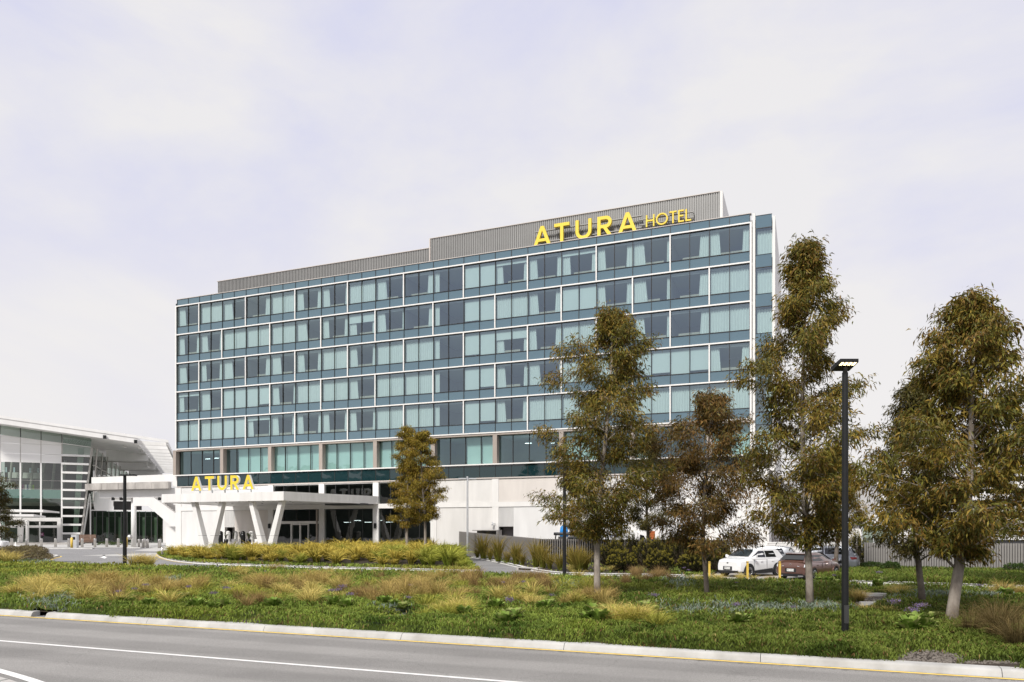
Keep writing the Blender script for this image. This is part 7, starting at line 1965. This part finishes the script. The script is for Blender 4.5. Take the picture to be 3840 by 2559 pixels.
def do_cover(name, poly, n, seed, label, dens=None, hscale=1.0, carpet=True, blade=1.0, cell=0.2):
    def dfn(x, y, px, py): return 1 - np.clip(blob(px, py, BARE)*1.8, 0, 1)
    x, y, px, py, r = cover(name, poly, dens or dfn, n, seed, label, near=dens is None)
    c, gb_ = paint(x, y, px, py, r)
    far = np.clip(y/22, 0.8, 2.6)
    if carpet: zb = carpet_h(x, y, px, py, poly, hscale) - 0.01
    else: zb = np.full(len(x), 0.12)
    L = blade*(0.075 + 0.075*r.random(len(x)))*np.clip(far, 0.9, 1.5); wd = 0.025*far*r.uniform(0.8, 1.3, len(x))
    L = np.where(gb_, L*1.35, L)
    o = blades(name, np.stack([x, y], 1), L, wd, c, r.uniform(0.2, 1.5, len(x)), r, label, z=zb)
    if not carpet: return o
    # the leafy mat the shoots rise from, joined into the same object
    P = np.array([ROAD.inv(p) for p in poly]); lo, hi = P.min(0) + 0.004, P.max(0)      # grid laid along the kerb
    nx, ny = int((hi[0]-lo[0])/cell), int((hi[1]-lo[1])/cell)
    gt, gw = np.meshgrid(lo[0]+np.arange(nx+1)*cell, lo[1]+np.arange(ny+1)*cell, indexing='ij'); gt, gw = gt.ravel(), gw.ravel()
    gx = ROAD.o.x + gt*ROAD.U.x + gw*ROAD.N.x; gy = ROAD.o.y + gt*ROAD.U.y + gw*ROAD.N.y
    ins = pip(gx, gy, poly) & (gy > 5)
    gpx = CX + F*gx/np.maximum(gy, 1); gpy = HY + (EYE-0.12)*F/np.maximum(gy, 1); ins &= (gpx > -300) & (gpx < 4200)
    idx = np.arange((nx+1)*(ny+1)).reshape(nx+1, ny+1)
    q = np.stack([idx[:-1, :-1], idx[1:, :-1], idx[1:, 1:], idx[:-1, 1:]], -1).reshape(-1, 4); q = q[ins[q].all(1)]
    used = np.unique(q); remap = np.full(len(gx), -1); remap[used] = np.arange(len(used)); q = remap[q]
    ux_, uy_ = gx[used], gy[used]; upx, upy = gpx[used], gpy[used]
    z = carpet_h(ux_, uy_, upx, upy, poly, hscale*0.8) - 0.015; cc, _ = paint(ux_, uy_, upx, upy, np.random.default_rng(seed+50)); cc = cc*0.38  # mat colour darkened to paint shade into the gaps between shoots
    me2 = np_mesh(name, np.stack([ux_, uy_, z], 1), q, cc, 'cover_leaf', True)
    me = o.data; V1 = np.empty(len(me.vertices)*3, np.float32); me.vertices.foreach_get('co', V1); C1 = np.empty(len(me.vertices)*4, np.float32); me.color_attributes['Col'].data.foreach_get('color', C1)
    nb_ = len(me.vertices)//5; i = np.arange(nb_)[:, None]*5
    V2 = np.concatenate([V1.reshape(-1, 3), np.stack([ux_, uy_, z], 1)]); C2 = np.concatenate([C1.reshape(-1, 4)[:, :3], cc])
    o.data = np_mesh(name, V2, [i+np.array([[0, 1, 2, 4]]), i+np.array([[2, 3, 4]]), q + nb_*5], C2, 'cover_leaf')
    bpy.data.meshes.remove(me); bpy.data.meshes.remove(me2)
    return o

COVER = [tuple(rw(-62, 0.17))[:2], tuple(rw(t0-0.1, 0.17))[:2], tuple(rw(t0, 0.3))[:2], tuple(rw(t1, 0.3))[:2], tuple(rw(t1+0.1, 0.17))[:2], tuple(rw(45, 0.17))[:2]] + MEDIAN[4:]
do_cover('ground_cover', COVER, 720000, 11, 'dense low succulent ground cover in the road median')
isl2 = [(p[0], p[1]) for p in ISLAND]
do_cover('ground_cover', isl2, 200000, 12, 'dark low ground cover along the kerb of the entrance bed', carpet=False, blade=1.5, dens=lambda x, y, px, py: 0.6*(edge_dist(x, y, isl_front[::2]) < 2.6))
do_cover('ground_cover', FENCEBED, 50000, 13, 'sparse low ground cover under the screen shrubs', carpet=False, dens=lambda x, y, px, py: 0.55*np.clip((px-2150)/500, 0.08, 1))
do_cover('ground_cover', RIGHTBED, 260000, 14, 'low green ground cover before the right slatted screen', carpet=False, blade=2.0)
do_cover('ground_cover', LEFTBED, 120000, 15, 'grey green low cover in the left gravel bed', carpet=False, dens=lambda x, y, px, py: 0.35*(blob(px, py, [(60, 2112, 130, 10), (180, 2116, 60, 5)]) > 0.2))

# loose pebbles in the bare patch by the kerb, bottom right
r = np.random.default_rng(90); mb = MB()
def pebbles(px0, px1, py0, py1, n, s):
    for _ in range(n):
        p = gp(r.uniform(px0, px1), r.uniform(py0, py1)); a = s*r.uniform(0.5, 1.2); g = r.uniform(0, 3.14)
        pts = [(p.x + a*math.cos(g+k*1.047)*(1 if k % 2 else 0.8), p.y + a*0.7*math.sin(g+k*1.047), 0.125) for k in range(6)]
        top = [(p.x + (q[0]-p.x)*0.6, p.y + (q[1]-p.y)*0.6, 0.125+a*0.6) for q in pts]
        i = len(mb.v); mb.v += pts + top
        for k in range(6): mb.f.append((i+k, i+(k+1) % 6, i+6+(k+1) % 6, i+6+k))
        mb.f.append(tuple(i+6+k for k in range(6)))
pebbles(3370, 3570, 2430, 2512, 700, 0.03); pebbles(1440, 1560, 2305, 2326, 250, 0.04); pebbles(3190, 3330, 2215, 2290, 300, 0.05); pebbles(3540, 3840, 2475, 2515, 500, 0.03); pebbles(880, 1010, 2324, 2336, 200, 0.04)
o = mb.build('pebble_mulch', 'pebble', recalc=False); o['kind'] = 'stuff'; o['label'] = 'pale pebble mulch in the bare patches along the kerb'; o['category'] = 'pebbles'
# short concrete edging pieces in the worn gap of the median
for i, (px, py, ln, lab) in enumerate(((3275, 2248, 1.0, 'longer concrete edging piece lying in the worn gap of the median'), (3255, 2284, 0.55, 'broken concrete edging stub nearer in the worn gap'))):
    q = gp(px, py); e = MB().hexa([(-ln/2, -0.12, 0.1), (ln/2, -0.12, 0.1), (ln/2, 0.12, 0.1), (-ln/2, 0.12, 0.1)], [(-ln/2+0.02, -0.1, 0.24), (ln/2-0.03, -0.1, 0.23), (ln/2-0.02, 0.1, 0.24), (-ln/2+0.03, 0.1, 0.24)]).build('edging_piece', 'kerb')
    e.location = (q.x, q.y, 0); e.rotation_euler = (0, 0, R(-8)); tag(e, lab, 'kerb piece')
